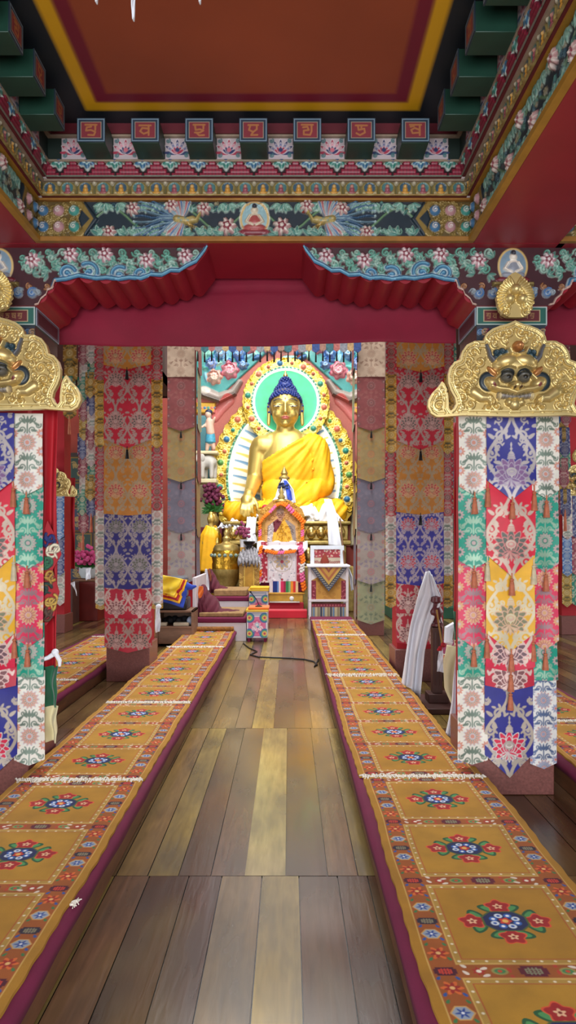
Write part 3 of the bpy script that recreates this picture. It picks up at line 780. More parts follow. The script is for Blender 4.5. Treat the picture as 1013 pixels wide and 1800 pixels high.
# half outline, metres from the axis and below the beam
HALF = [(1.215, 0), (1.20, -.03), (1.15, -.095), (1.10, -.118), (1.05, -.15), (1.0, -.148), (.95, -.175), (.89, -.172), (.83, -.195), (.76, -.19), (.70, -.2), (.63, -.19), (.57, -.196), (.47, -.178), (.40, -.198), (.335, -.205),
        (.325, -.235), (.29, -.25), (.28, -.275), (.25, -.3), (.235, -.33), (.215, -.335)]
YBR = 4.115
def bracket(px, label):
    t = thing('pillar_bracket', label, 'bracket', (px, YBR + .25, ZB0 - .335))
    c, outl = bracket_relief(HALF, 1.22); h = .335
    link('carved_face', c.mesh('carved_face', facing(px, YBR - .004, ZB0 - h)), M_CARVE, t)
    # deep ribbed underside: one lobed timber from the carved face to the back
    lob = []
    cusp = [(1.215, 0), (1.20, -.03), (1.15, -.095), (1.07, -.112), (.98, -.14), (.88, -.158), (.78, -.172), (.67, -.178), (.57, -.176), (.46, -.165), (.345, -.19), (.325, -.225), (.283, -.265), (.235, -.32), (.215, -.335)]
    for i in range(len(cusp) - 1):
        (x0, z0), (x1, z1) = cusp[i], cusp[i + 1]; d = math.hypot(x1 - x0, z1 - z0); b_ = .30 * d if 2 <= i <= 9 or i in (11, 12) else 0
        nx_, nz_ = (z1 - z0) / d, -(x1 - x0) / d
        if nz_ > 0: nx_, nz_ = -nx_, -nz_
        for k in range(7):
            f = k / 7; q = b_ * math.sin(PI * f) * (1 if i < 10 else .7); lob.append((x0 + (x1 - x0) * f + nx_ * q, z0 + (z1 - z0) * f + nz_ * q))
    lob.append(cusp[-1])
    full = [(px + x, ZB0 + z) for x, z in lob] + [(px - x, ZB0 + z) for x, z in reversed(lob)]
    m = MB(); m.prism(full[::-1], YBR, YBR + .45); m.build('ribbed_timber', M_RED, t, smooth=True, ang=30)
    # scroll text board and carved collar of the capital
    z = ZB0 - .335
    MB().box(px - .205, px + .205, YBR + .02, YBR + .44, z - .105, z).build('capital_block', mat('capital_teal', '#2a5d58', .5, var=.2, scale=10), t, bevel=.004)
    cv = Canvas(.41, .105, .002, '#a9b8b4'); cv.rect(-.198, .198, .006, .099, '#1f5a50'); cv.rect(-.165, .165, .018, .087, '#b0a07c'); cv.rect(-.16, .16, .022, .083, '#5c1a20')
    for k in range(8):
        for st in GLYPH[k % 7]: cv.stroke([((-.14 + .036 * k) + (p[0] - .3) * .03, .034 + p[1] * .036) for p in st], .0022, .002, '#94704a')
    link('text_board', cv.mesh('text_board', facing(px, YBR + .013, z - .105), depth=.006), M_PAINT, t)
    for sg in (-1, 1):
        f = (lambda X, Y, H, sg=sg: (px + sg * (.21 + H), YBR + .23 + sg * X, z - .105 + Y))
        cs = Canvas(.40, .105, .003, '#8f9aa8'); cs.rect(-.19, .19, .007, .098, '#2a2230'); cs.rect(-.18, .18, .012, .093, '#8b8794'); cs.rect(-.176, .176, .015, .09, '#4a1d22')
        link('side_board', cs.mesh('side_board', f, depth=.005), M_PAINT, t)
    cl = Canvas(.40, .085, .003, '#252c3a')
    for k in range(14): cl.curl(-.18 + .028 * k, .045, .022, k, 1, ['#5f7da0', '#a08060', '#7a3440'][k % 3], .005, h=.01, n=12)
    link('carved_collar', cl.mesh('carved_collar', facing(px, YBR + .03, z - .19)), M_CARVE, t)
    MB().box(px - .2, px + .2, YBR + .032, YBR + .43, z - .19, z - .105).build('collar_core', M_WOOD_D, t)
    return t
bracket(PXR, 'carved bracket with blue cloud scrolls on top of the right front pillar')
bracket(PXL + .055, 'carved bracket with blue cloud scrolls on top of the left front pillar')

def pillar(px, y, w, ztop, zpl, label):
    t = thing('temple_pillar', label, 'pillar', (px, y + w / 2, 0))
    MB().box(px - w / 2 + .03, px + w / 2 - .03, y + .07, y + w - .03, zpl, ztop).build('shaft', M_REDCLOTH, t)
    MB().box(px - w / 2, px + w / 2, y, y + w, 0, zpl).build('stone_plinth', M_STONE, t, bevel=.006)
    return t
pillar(PXR + .02, ROWS[0], .5, ZB0 - .52, .36, 'red pillar on a pink granite plinth, right front, under the gold face plaque')
pillar(PXL - .05, ROWS[0], .5, ZB0 - .52, .36, 'red pillar on a pink granite plinth, left front, cut by the picture edge')
pillar(1.36, ROWS[1], .46, 4.2, .34, 'pillar of the second pair, right, behind the white cloth on the post')
pillar(-1.71, ROWS[1], .46, 4.2, .4, 'pillar of the second pair, left, rising from bare granite beside the far rugs')
pillar(1.29, ROWS[2], .42, 4.9, .28, 'pillar of the third pair, right, beside the white framed seat')
pillar(-1.69, ROWS[2], .42, 4.9, .2, 'pillar of the third pair, left, behind the wooden box with folded cloths')

# ---- silk brocades
def wrapc(v): return v
C1, C2, C3 = (1, 0, 0), (0, 1, 0), (0, 0, 1)
def lotus_motif(c, x, y, R):
    for k, (r, n, sp) in enumerate(((1.0, 9, 2.25), (.78, 7, 1.8), (.54, 5, 1.2))):
        for i in sorted(range(n), key=lambda i: -abs(i - (n - 1) / 2)):
            a = PI / 2 + (i - (n - 1) / 2) * 2 * sp / (n - 1)
            c.leaf(x, y - R * .12 * k, R * r, R * .23, a, C3); c.leaf(x, y - R * .12 * k, R * r * .95, R * .19, a, C2)
            c.leaf(x, y - R * .12 * k, R * r * .6, R * .07, a, C1)
    c.ell(x, y + R * .12, R * .3, R * .26, C1); c.ell(x, y + R * .1, R * .2, R * .14, C3); c.ell(x, y + R * .13, R * .14, R * .09, C1)
    for i in range(-3, 4): c.leaf(x, y - R * .3, R * .55, R * .1, -PI / 2 + i * .42, C3); c.leaf(x, y - R * .3, R * .48, R * .06, -PI / 2 + i * .42, C2 if i % 2 else C1)
def bell_motif(c, x, y, s):
    c.poly([(x - s * .5, y), (x + s * .5, y), (x + s * .3, y + s * .75), (x + s * .12, y + s * .95), (x - s * .12, y + s * .95), (x - s * .3, y + s * .75)], C1)
    for k in (.12, .3, .55): c.rect(x - s * .4, x + s * .4, y + s * k, y + s * (k + .05), C3)
    c.rect(x - s * .07, x + s * .07, y + s * .9, y + s * 1.7, C1); c.ell(x, y + s * 1.25, s * .16, s * .12, C1); c.leaf(x, y + s * 1.55, s * .5, s * .12, PI / 2, C1)
def acanthus(c, x, y, R, rot, fl, w):
    c.curl(x, y, R, rot, fl, C1, w, 1.15)
    for k in range(4):
        a = rot + fl * k * .75; c.leaf(x + R * math.cos(a), y + R * math.sin(a), R * .75, R * .2, a + fl * .8, C1)
CACHE = {}
def damask(w, h, n=1, dense=1.0, res=.0034):
    key = ('d', round(w, 3), round(h, 3), n, res)
    if key in CACHE: return CACHE[key].copy_() if hasattr(CACHE[key], 'copy_') else CACHE[key]
    c = Canvas(w, h, res, (0, 0, 0)); p = w / n
    for k in range(n):
        x0 = -w / 2 + (k + .5) * p
        for sg in (-1, 1):
            yy = 0
            while yy < h + p:
                P = [(x0 + sg * p * (.02 + .46 * (.5 - .5 * math.cos(t * PI * 2))), yy + p * 1.7 * t) for t in [i / 24 for i in range(25)]]
                c.stroke(P, p * .036, p * .028, C1)
                for q, (fx, fy, R, fl) in enumerate(((.30, .28, .13, 1), (.16, .62, .10, -1), (.40, .95, .11, 1), (.22, 1.3, .13, -1))):
                    acanthus(c, x0 + sg * p * fx, yy + p * fy, p * R, (0.4 + q) if sg > 0 else PI - .4 - q, fl * sg, p * .026)
                for q in range(6): c.leaf(x0 + sg * p * (.06 + .07 * q), yy + p * (.25 + .25 * q), p * .17, p * .04, PI / 2 - sg * (.4 + .5 * (q % 3)), C1)
                yy += p * 1.7
    rnd = random.Random(int(h * 1000) + n)
    for q in range(int(h / p * 4)):
        fx, fy, R = rnd.uniform(.08, .46), rnd.uniform(0, 1), rnd.uniform(.05, .09); rt, fl = rnd.random() * 6, rnd.choice((-1, 1))
        for k in range(n):
            x0 = -w / 2 + (k + .5) * p
            for sg in (-1, 1):
                c.curl(x0 + sg * p * fx, fy * h, p * R, rt if sg > 0 else PI - rt, fl * sg, C1, p * .016, 1.2, n=14)
                for z_ in range(2): a_ = rt + fl * z_ * .8; c.leaf(x0 + sg * (p * fx + p * R * math.cos(a_)), fy * h + p * R * math.sin(a_), p * R * .8, p * R * .2, (a_ + fl * .7) if sg > 0 else PI - a_ - fl * .7, C1)
    for k in range(n):
        x0 = -w / 2 + (k + .5) * p; y = h * .30 if h > p * 1.15 else h * .42
        lotus_motif(c, x0, y, p * .36); bell_motif(c, x0, y + p * .30, p * .17)
        if h > p * 2.3: lotus_motif(c, x0, h * .78, p * .33)
    CACHE[key] = c
    return c
def roundel(w, h, res=.0034, pitch=None):
    key = ('r', round(w, 3), round(h, 3), res)
    if key in CACHE: return CACHE[key]
    c = Canvas(w, h, res, (0, 0, 0)); p = pitch or w
    k = 0; y = h - p * .35
    while y > -p * .3:
        if k % 2 == 0:
            for sg in (-1, 1):
                for fx, fy, R, fl, rt in ((.2, .16, .12, 1, 2.0), (.36, -.05, .1, -1, .5), (.17, -.2, .12, -1, 4.0)):
                    c.curl(sg * w * fx, y + p * fy, p * R, rt if sg > 0 else PI - rt, fl * sg, C1, p * .024, 1.2)
                    c.leaf(sg * w * fx, y + p * fy, p * .2, p * .045, (rt + 2) if sg > 0 else PI - rt - 2, C1)
            c.stroke([(0, y - p * .3), (0, y + p * .25)], p * .025, p * .02, C1)
            for q in range(3): c.leaf(0, y + p * .05, p * .2, p * .05, PI / 2 + (q - 1) * .8, C1)
        else:
            c.flower(0, y, p * .33, 14, .25, C3); c.flower(0, y, p * .3, 14, .22, C2)
            for q in range(14): c.leaf(0, y, p * .28, p * .018, q * 2 * PI / 14, C1)
            c.disc(0, y, p * .1, C3); c.disc(0, y, p * .075, C2)
            for sg in (-1, 1):
                for yy in (-.3, .3): c.flower(sg * w * .46, y + p * yy, p * .17, 9, .35, C2); c.disc(sg * w * .46, y + p * yy, p * .05, C3)
        k += 1; y -= p * .62
    CACHE[key] = c
    return c

def cloth_tier(base, w, h, tip, x, y, z_tip, m, parent, ph=0, sway=.006, facex=None, name='brocade_tier'):
    """one tongue of a hanging: lower edge comes to a point tip metres deep. facex=+-1 hangs it on a side face"""
    c = Canvas(w, h, base.res); 
    if c.C.shape == base.C.shape: c.C = base.C
    c.cut([(-w / 2, h), (-w / 2, tip), (0, 0), (w / 2, tip), (w / 2, h)] if tip > 1e-3 else [(-w / 2, h), (-w / 2, 0), (w / 2, 0), (w / 2, h)])
    def fn(X, Y, H):
        f = 1 - Y / h
        yy = y - H - sway * f * np.sin(X / w * 5 + ph) - sway * .7 * np.sin(Y * 16 + X * 9 + ph) - .012 * f
        if facex is None: return (x + X, yy, z_tip + Y)
        return (x + facex * (H + sway * f * np.sin(X / w * 5 + ph) + .012 * f), y + facex * X, z_tip + Y)
    return link(name, c.mesh(name, fn, depth=.003), m, parent)
TAS = {}
def tassel(x, y, z, s, m, parent, loc_only=False):
    """cord, knot and skirt hanging down from (x,y,z); s = length"""
    key = (m.name, round(s, 3))
    if key not in TAS:
        mb = MB(); mb.lathe([(.004, 0), (.004, -.25 * s), (.011, -.27 * s), (.013, -.32 * s), (.008, -.37 * s), (.012, -.42 * s), (.017, -.8 * s), (.02, -s), (.001, -s)], n=8)
        TAS[key] = mb.mesh('tassel')
        TAS[key].materials.append(m)
    o = bpy.data.objects.new('tassel', TAS[key]); COL.objects.link(o); o.parent = parent
    o.location = Vector((x, y, z)) - woff(parent); return o

SILV, SILV2 = '#c3b7ae', '#a79b93'
B = lambda n, *a, **k: brocade('brocade_' + n, *a, **k)
PURPLE = B('purple', '#2a2a84', '#b3aaa8', '#7d5a86', '#b9a9b3')
CRIM = B('crimson', '#cc1434', '#c0ac9c', '#5c6058', '#c09088')
YELL = B('yellow', '#e0a926', '#cfc2a4', '#7c7d62', '#c9a7a0')
PINKR = B('pink_red', '#cc1a40', '#cbb8aa', '#6a5058', '#dcd0c8')
PURPLE_R = B('purple_red_flower', '#252680', '#b3a698', '#d02346', '#e9dccd')
IVORY = B('ivory', '#ded9cd', '#6d7d70', '#c98a78', '#b5aebc')
IVORY2 = B('ivory_blue', '#d8d6d2', '#55678a', '#8f93ab', '#b86a5e')
JADE = B('jade', '#159078', '#8fae97', '#b39a97', '#2f6258')
ROSE = B('rose', '#d12a52', '#8f6f74', '#d0a070', '#c9b8b0')
GOLDR = B('gold_strip', '#c99a2e', '#4a4632', '#d8bf7c', '#8d6a2a')
ORNG = B('amber', '#bd7a26', '#ac9676', '#b8484e', '#d9b48a', rough=.55)
CRIM2 = B('crimson_grey', '#b81830', '#ae968c', '#5d5a52', '#d0b9ae')
PURP2 = B('indigo', '#2c2878', '#a49a9a', '#5f6250', '#b0a89c')
PURP3 = B('indigo_rose', '#332f96', '#b0a2ae', '#c9404e', '#d8c6be')
CRIM3 = B('crimson_white', '#b81836', '#cdb4aa', '#7a4c4e', '#e3d5cc')
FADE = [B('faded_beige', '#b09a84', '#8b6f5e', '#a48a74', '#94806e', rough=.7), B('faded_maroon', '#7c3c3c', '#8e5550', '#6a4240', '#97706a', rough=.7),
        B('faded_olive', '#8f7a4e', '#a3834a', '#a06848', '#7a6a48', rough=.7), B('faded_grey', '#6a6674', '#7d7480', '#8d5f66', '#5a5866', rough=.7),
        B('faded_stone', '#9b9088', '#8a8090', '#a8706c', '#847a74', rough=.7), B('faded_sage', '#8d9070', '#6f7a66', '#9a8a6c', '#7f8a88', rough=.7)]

def banner(px, y, label, cols, group='brocade hangings wrapped round the pillars'):
    """cols: (x offset of centre, width, forward step, [(z_top, z_edge, tip, design, material)...] top to bottom, tassel material)"""
    t = thing('pillar_hanging', label, 'hanging', (px, y, 0), group)
    for (dx, w, fwd, tiers, tm) in cols:
        n = len(tiers)
        for i, (zt, ze, tip, des, m) in enumerate(tiers):
            h = zt - ze + tip; off = fwd + (n - i) * .009
            if des == 'd1': b = damask(w, h, 1, res=.0034 if y < 5 else .006)
            elif des == 'd2': b = damask(w, h, 2, res=.0034 if y < 5 else .005)
            else: b = roundel(w, h, .0034 if y < 5 else .006, pitch=w if w < .3 else w * .5)
            ct = cloth_tier(b, w, h, tip, px + dx, y - off, ze - tip, m, t, ph=i * 1.7 + dx * 9, sway=.006 if y < 9 else .004)
            if tm and i < n - 1 and tip > .02:
                tassel(px + dx, y - off - .024, ze - tip + .02, .13, tm, ct)
                if w < .25 and y < 5: tassel(px + dx - (w / 2 - .01) * (1 if dx > 0 else -1), y - off - .02, ze + .03, .15, M_TASSEL_W if i % 2 else tm, ct)
    return t
zz = lambda py: zat(py, 4.15)
def near_cols(mir):
    s = -1 if mir else 1
    side = lambda dz, A, Bm: [(2.24, zz(856) + dz, .05, 'r', A), (zz(838) + dz, zz(985) + dz, .05, 'r', JADE), (zz(965) + dz, zz(1120) + dz, .06, 'r', ROSE), (zz(1095) + dz, zz(1190) + dz, .004, 'r', JADE), (zz(1180) + dz, zz(1338) + dz, .03, 'r', Bm)]
    center = [(2.24, zz(845), .115, 'd1', PURPLE), (zz(838), zz(975), .125, 'd1', CRIM), (zz(960), zz(1112), .11, 'd1', YELL), (zz(1100), zz(1172), .03, 'd1', PINKR), (zz(1165), zz(1205), .03, 'd1', CRIM3), (zz(1192), zz(1328), .13, 'd1', PURPLE_R)]
    return [(0, .285, .012, center, M_TASSEL), (s * -.212, .175, .0, side(0, IVORY, IVORY), M_TASSEL), (s * .205, .16, .0, side(-.02, IVORY, IVORY2), M_TASSEL)]
banner(PXR - .005, ROWS[0], 'bright purple, red, yellow and jade brocade hanging below the whole gold face plaque', near_cols(False))
banner(PXL - .0, ROWS[0], 'bright brocade hanging of ivory, jade and rose tongues at the left picture edge', near_cols(True))
z2 = lambda py: zat(py, 7.5)
def mid_cols(kind):
    if kind == 'L':
        c = [(3.75, z2(642), .05, 'd2', ORNG), (z2(635), z2(772), .1, 'd2', CRIM2), (z2(765), z2(903), .02, 'd2', ORNG), (z2(895), z2(1033), .02, 'd2', PURP2), (z2(1030), z2(1086), .01, 'd2', CRIM3), (z2(1080), z2(1138), .06, 'd2', CRIM2)]
        sd = [(3.75, z2(665), .02, 'r', CRIM2), (z2(660), z2(780), .05, 'r', GOLDR), (z2(770), z2(895), .02, 'r', CRIM2), (z2(885), z2(1060), .04, 'r', IVORY), (z2(1050), z2(1070), .02, 'r', GOLDR)]
    else:
        c = [(3.75, z2(645), .06, 'd2', ORNG), (z2(638), z2(775), .1, 'd2', CRIM2), (z2(765), z2(900), .03, 'd2', ORNG), (z2(892), z2(1025), .03, 'd2', PURP3), (z2(1018), z2(1078), .01, 'd2', CRIM3), (z2(1070), z2(1130), .03, 'd2', CRIM3)]
        sd = [(3.75, z2(655), .02, 'r', CRIM2), (z2(650), z2(790), .05, 'r', GOLDR), (z2(780), z2(905), .02, 'r', CRIM2), (z2(895), z2(1010), .02, 'r', IVORY), (z2(1000), z2(1065), .03, 'r', GOLDR)]
    return [(0, .5, .012, c, M_DARK), (-.30, .115, -.03, sd, None), (.30, .12, -.03, sd, None)]
banner(-1.70, ROWS[1], 'brocade hanging with doubled lotuses on indigo and crimson, second pillar on the left', mid_cols('L'))
banner(1.385, ROWS[1], 'brocade hanging with rose lotuses on indigo, behind the white cloth on the post', mid_cols('R'))
z3 = lambda py: zat(py, 11.15)
def far_cols(kind):
    lim = [(610, 663), (655, 750), (745, 840), (832, 930), (922, 1020)] + ([(1015, 1090)] if kind == 'R' else [])
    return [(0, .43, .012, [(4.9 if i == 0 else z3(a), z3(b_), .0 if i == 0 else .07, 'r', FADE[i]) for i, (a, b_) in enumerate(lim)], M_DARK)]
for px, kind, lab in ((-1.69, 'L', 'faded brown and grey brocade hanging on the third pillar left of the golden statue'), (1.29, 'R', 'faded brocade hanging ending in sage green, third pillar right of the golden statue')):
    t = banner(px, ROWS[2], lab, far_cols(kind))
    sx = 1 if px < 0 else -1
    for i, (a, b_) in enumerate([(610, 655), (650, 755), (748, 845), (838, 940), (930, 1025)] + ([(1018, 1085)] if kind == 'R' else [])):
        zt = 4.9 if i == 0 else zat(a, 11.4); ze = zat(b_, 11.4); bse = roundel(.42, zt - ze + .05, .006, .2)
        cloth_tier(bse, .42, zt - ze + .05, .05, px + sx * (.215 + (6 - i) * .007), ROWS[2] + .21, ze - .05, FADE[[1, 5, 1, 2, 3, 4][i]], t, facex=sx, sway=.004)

# ---- the maroon drape behind the near brackets
def drape(x0, x1, y, z0, z1, label):
    rows = []
    for j in range(30):
        f = j / 29; z = z1 + (z0 - z1) * f; r = []
        for i in range(140):
            x = x0 + (x1 - x0) * i / 139
            r.append((x, y + .014 * math.sin(x * 5.1 + 2 * f) * f + .008 * math.sin(x * 13 + 3 * f) + (.012 if abs(f - .42) < .02 else 0) + .01 * math.sin(9 * f + x * 2), z + .012 * math.sin(x * 2.3) * f))
        rows.append(r)
    o = solid(link('drape', strip_mesh('drape', rows), mat('maroon_drape', '#7c0829', .8, var=.15, scale=4, sheen=.0, bump=.15, bscale=200)), .004)
    tag(o, label, 'drape')
drape(PXL + .22, PXR - .2, 4.66, zat(606, 4.66), 3.4, 'broad maroon cloth drape hung between the two front pillars')
drape(PXR + .26, PXR + 2.6, 4.66, zat(604, 4.66), 3.4, 'maroon cloth drape hung past the right front pillar')
drape(PXL - 2.6, PXL - .26, 4.66, zat(604, 4.66), 3.4, 'maroon cloth drape hung past the left front pillar')

# ---- the gilt face plaques
def plaque(px, y, zb, label, crown_label=None, sc=1.0, res=.0036):
    q = .000847 * sc
    half = [(600, 290), (575, 303), (540, 316), (500, 325), (450, 345), (415, 372), (400, 397), (394, 424), (335, 424), (282, 450), (252, 490), (240, 530), (238, 548), (200, 562), (172, 598), (158, 650), (160, 705), (176, 752), (203, 800), (211, 838), (197, 868), (176, 884),
            (163, 866), (163, 830), (158, 780), (150, 738), (136, 708), (119, 690), (98, 722), (57, 764), (30, 812), (25, 855), (45, 900), (85, 925), (150, 922), (260, 913), (600, 922)]
    P = [((x - 600) * q, (922 - yy) * q) for x, yy in half]
    outl = P + [(-x, yy) for x, yy in reversed(P[1:-1])]
    w, h = 1.2 * sc, .54 * sc
    G, GD = '#d2bc80', '#8a7440'
    c = Canvas(w, h, res * .85, G, .68)
    D = c.psdf((slice(None), slice(None)), outl)
    rimw = .036 * sc
    c.H = np.where(-D < rimw, .016 * sc, .004 * sc); c.H += np.where(np.abs(-D - rimw * .55) < .004 * sc, -.007 * sc, 0)
    fld = -D > rimw + .003
    c.C[..., :3] = np.where((fld & (c.H < .006 * sc))[..., None], np.array(lin('#bda468')), c.C[..., :3])
    X = lambda x: (x - 600) * q
    Y = lambda yy: (922 - yy) * q
    rnd = random.Random(3)
    for sg in (-1, 1):
        xx = lambda x: sg * X(x)
        # leafy scrolls over the field
        for x, yy, R, rt, fl in ((330, 500, 36, 0, 1), (300, 560, 30, 2, -1), (370, 560, 34, 4, 1), (230, 640, 30, 1, 1), (290, 640, 38, 3, -1), (220, 700, 28, 5, -1), (270, 720, 36, 0, 1), (255, 800, 34, 2, -1), (310, 840, 30, 4, 1), (420, 855, 32, 1, -1), (480, 850, 30, 3, 1), (350, 620, 26, 2, 1), (345, 455, 24, 2, -1), (440, 405, 28, 3, 1), (500, 380, 30, 0, -1), (560, 365, 30, 4, 1), (470, 440, 24, 5, -1), (330, 690, 24, 4, 1), (245, 860, 20, 4, 1), (100, 850, 44, 1, 1), (90, 780, 26, 3, -1), (120, 745, 18, 2, 1), (540, 420, 24, 2, 1)):
            r_ = rt if sg > 0 else PI - rt
            c.curl(xx(x), Y(yy), R * q, r_, fl * sg, '#dcc68a', 9.5 * q, 1.15, h=.018 * sc, metal=.68, n=20)
            for k in range(2): c.leaf(xx(x) + R * q * .8 * math.cos(r_ + k * 2.4), Y(yy) + R * q * .8 * math.sin(r_ + k * 2.4), R * q * .9, R * q * .24, r_ + k * 2.4 + 1.0, '#d2bb7a', h=.012 * sc, metal=.68)
        # dark mane beside the cheeks, curls above the brow
        c.ell(xx(425), Y(690), 62 * q, 66 * q, '#1d2b33', h=.016 * sc, r=20 * q)
        for x, yy in ((480, 500), (515, 492), (550, 500), (500, 525), (470, 540)): c.disc(xx(x), Y(yy), 24 * q, '#20323c', h=.022 * sc); c.ring(xx(x), Y(yy), 12 * q, 4 * q, '#3a5560', h=.026 * sc)
        c.stroke([(xx(412), Y(455)), (xx(428), Y(490)), (xx(436), Y(525)), (xx(458), Y(552))], 12 * q, 17 * q, '#55565c', h=.034 * sc)
        # ears, brow lobes, cheeks
        c.leaf(xx(478), Y(650), 82 * q, 22 * q, (PI - .75) if sg > 0 else .75, '#c98f5a', h=.03 * sc, metal=.7)
    c.ell(X(600), Y(585), 150 * q, 66 * q, G, h=.05 * sc, metal=.68)
    for sg in (-1, 1):
        xx = lambda x: sg * X(x)
        c.ell(xx(545), Y(560), 82 * q, 52 * q, '#d8c080', rot=sg * .25, h=.062 * sc, metal=.68)
        c.stroke([(xx(452), Y(690)), (xx(505), Y(640)), (xx(560), Y(655))], 16 * q, 10 * q, G, h=.04 * sc, metal=.68)
        c.ell(xx(545), Y(646), 48 * q, 38 * q, '#1a1f22', h=.046 * sc); c.ell(xx(543), Y(672), 40 * q, 30 * q, '#5d5a52', h=.058 * sc); c.disc(xx(546), Y(668), 15 * q, '#14110e', h=.06 * sc)
        c.stroke([(xx(492), Y(612)), (xx(545), Y(596)), (xx(590), Y(610))], 11 * q, 9 * q, '#d8c080', h=.066 * sc, metal=.68)
        c.ell(xx(448), Y(705), 56 * q, 40 * q, '#d8c080', rot=-sg * .5, h=.056 * sc, metal=.68)
        c.stroke([(xx(440), Y(725)), (xx(490), Y(742)), (xx(545), Y(748)), (xx(600), Y(768))], 26 * q, 24 * q, '#d8c080', h=.056 * sc, metal=.68)
        c.ell(xx(452), Y(720), 11 * q, 18 * q, '#6e2f2a', h=.057 * sc, rot=sg * .5)
        # arm and hand gripping the lower edge
        c.stroke([(xx(330), Y(760)), (xx(380), Y(795)), (xx(432), Y(800))], 38 * q, 28 * q, G, h=.036 * sc, metal=.68)
        for k in range(4): c.stroke([(xx(425), Y(790 + 8 * k)), (xx(462 - 8 * k), Y(812 + 10 * k)), (xx(470 - 16 * k), Y(838 + 6 * k))], 8.5 * q, 6 * q, '#dcc68a', h=.04 * sc, metal=.68)
        for k in range(6): c.leaf(xx(335), Y(765), 70 * q, 12 * q, (PI * .55 + .3 * k) if sg > 0 else PI - (PI * .55 + .3 * k), '#d2bb7a', h=.024 * sc, metal=.68)
    c.poly([(X(482), Y(764)), (X(545), Y(775)), (X(600), Y(788)), (X(655), Y(775)), (X(718), Y(764)), (X(722), Y(800)), (X(600), Y(812)), (X(478), Y(800))], '#8d8780', h=.04 * sc, r=14 * q)
    for k in range(9): c.stroke([(X(500 + 25 * k), Y(775)), (X(500 + 25 * k), Y(806))], 1.8 * q, 1.8 * q, '#3a3030')
    for sg in (-1, 1): c.leaf(X(600 + sg * 106), Y(770), 46 * q, 12 * q, -PI / 2, '#d9c79a', h=.055 * sc)
    c.ell(X(600), Y(722), 46 * q, 36 * q, '#d8c080', h=.075 * sc, metal=.68)
    for sg in (-1, 1): c.ell(X(600 + sg * 24), Y(732), 22 * q, 19 * q, '#d8c080', h=.08 * sc, metal=.68); c.ell(X(600 + sg * 19), Y(740), 10 * q, 9 * q, '#3a2018')
    for k, (x, yy, R) in enumerate(((600, 840, 40), (560, 828, 26), (640, 828, 26))): c.disc(X(x), Y(yy), R * q, G, h=.034 * sc, metal=.68)
    c.stroke([(X(556), Y(478)), (X(572), Y(508)), (X(620), Y(518)), (X(662), Y(505)), (X(678), Y(472))], 12 * q, 12 * q, '#dcc68a', h=.05 * sc, metal=.68)
    c.disc(X(620), Y(460), 36 * q, '#c58a58', h=.065 * sc, metal=.68)
    c.cut(outl)
    t = thing('mounted_face_plaque', label, 'plaque', (px, y, zb))
    link('embossed_sheet', c.mesh('embossed_sheet', facing(px, y, zb), depth=.02), mat_attr('embossed_gilt', .42, var=.1, scale=18), t)
    # flame finial with three jewels
    fw, fh = .225 * sc, .265 * sc
    f = Canvas(fw, fh, res * .8, '#cdb678', .68); f.H[...] = .006
    pts = []
    for i in range(49):
        th = -PI / 2 + 2 * PI * i / 48; u = (math.sin(th) + 1) / 2
        r = .47 * (math.sin(PI * min(1, (u + .18) / 1.18)) ** .75 if u > .38 else 1) * (1 + .05 * math.sin(i * 2.9)); pts.append((fw * r * (1 if abs(math.cos(th)) > .02 else 0) * (1 if math.cos(th) > 0 else -1) * (abs(math.cos(th)) ** .55 if u < .5 else 1) * (1 if u < .97 else .3), fh * (.02 + .96 * u)))
    for k in range(26):
        th = -.6 + k * (PI + 1.2) / 25
        f.leaf(fw * .22 * math.cos(th), fh * .45 + fh * .2 * math.sin(th), fh * .26, fh * .035, th + .35 * (1 if th > PI / 2 else -1), '#d8c282', h=.018, metal=.68)
    for sg in (-1, 1):
        for yy, R in ((.12, .12), (.25, .1), (.08, .06)): f.curl(sg * fw * (.3 - yy * .3), fh * yy, fw * R, 1, sg, '#d8c282', .007, h=.02, metal=.68)
    for x, yy in ((-.15, .4), (.15, .4), (0, .6)): f.disc(fw * x, fh * yy, fw * .14, '#d8c282', h=.045 * sc, metal=.68)
    f.cut(pts)
    link('flame_finial', f.mesh('flame_finial', facing(px, y - .012, zb + .605 * sc - .06 * sc), depth=.02), MATS['embossed_gilt'], t)
    return t
plaque(1.26, 3.97, zat(733, 3.97), 'gold face plaque with bared teeth and scrolled lobes, whole, on the right front pillar')
plaque(-1.645, 3.97, zat(722, 3.97), 'gold face plaque cut by the left picture edge, on the left front pillar')

# ================================================================== LOW SITTING PLATFORMS AND RUGS
PH = .155
def platform(x0, x1, y0, y1, label):
    t = thing('sitting_platform', label, 'platform', ((x0 + x1) / 2, (y0 + y1) / 2, 0))
    MB().box(x0, x1, y0, y1, 0, PH - .03).build('wooden_base', M_WOOD, t, bevel=.003)
    # maroon cloth cover with a soft, slightly uneven edge
    n = 90; rows = []
    for i in range(n):
        y = y0 - .004 + (y1 - y0 + .008) * i / (n - 1); e = .006 * math.sin(y * 3.1) + .004 * math.sin(y * 11)
        rows.append([(x0 - .012, y, PH - .05 + e), (x0 - .012, y, PH - .008), (x0 + .012, y, PH), (x1 - .012, y, PH), (x1 + .012, y, PH - .008), (x1 + .012, y, PH - .05 + e)])
    solid(link('maroon_cover', strip_mesh('maroon_cover', rows), M_MAROON, t), .003, 1)
    return t
platform(.385, 1.085, 1.35, 12.55, 'long low platform covered in maroon cloth along the right of the aisle')
platform(-1.50, -.79, 1.35, 10.55, 'long low platform covered in maroon cloth along the left of the aisle')
platform(1.66, 2.45, 1.6, 9.6, 'maroon covered platform beyond the right front pillar')
platform(-2.78, -2.0, 1.6, 10.2, 'maroon covered platform beyond the left front pillar')

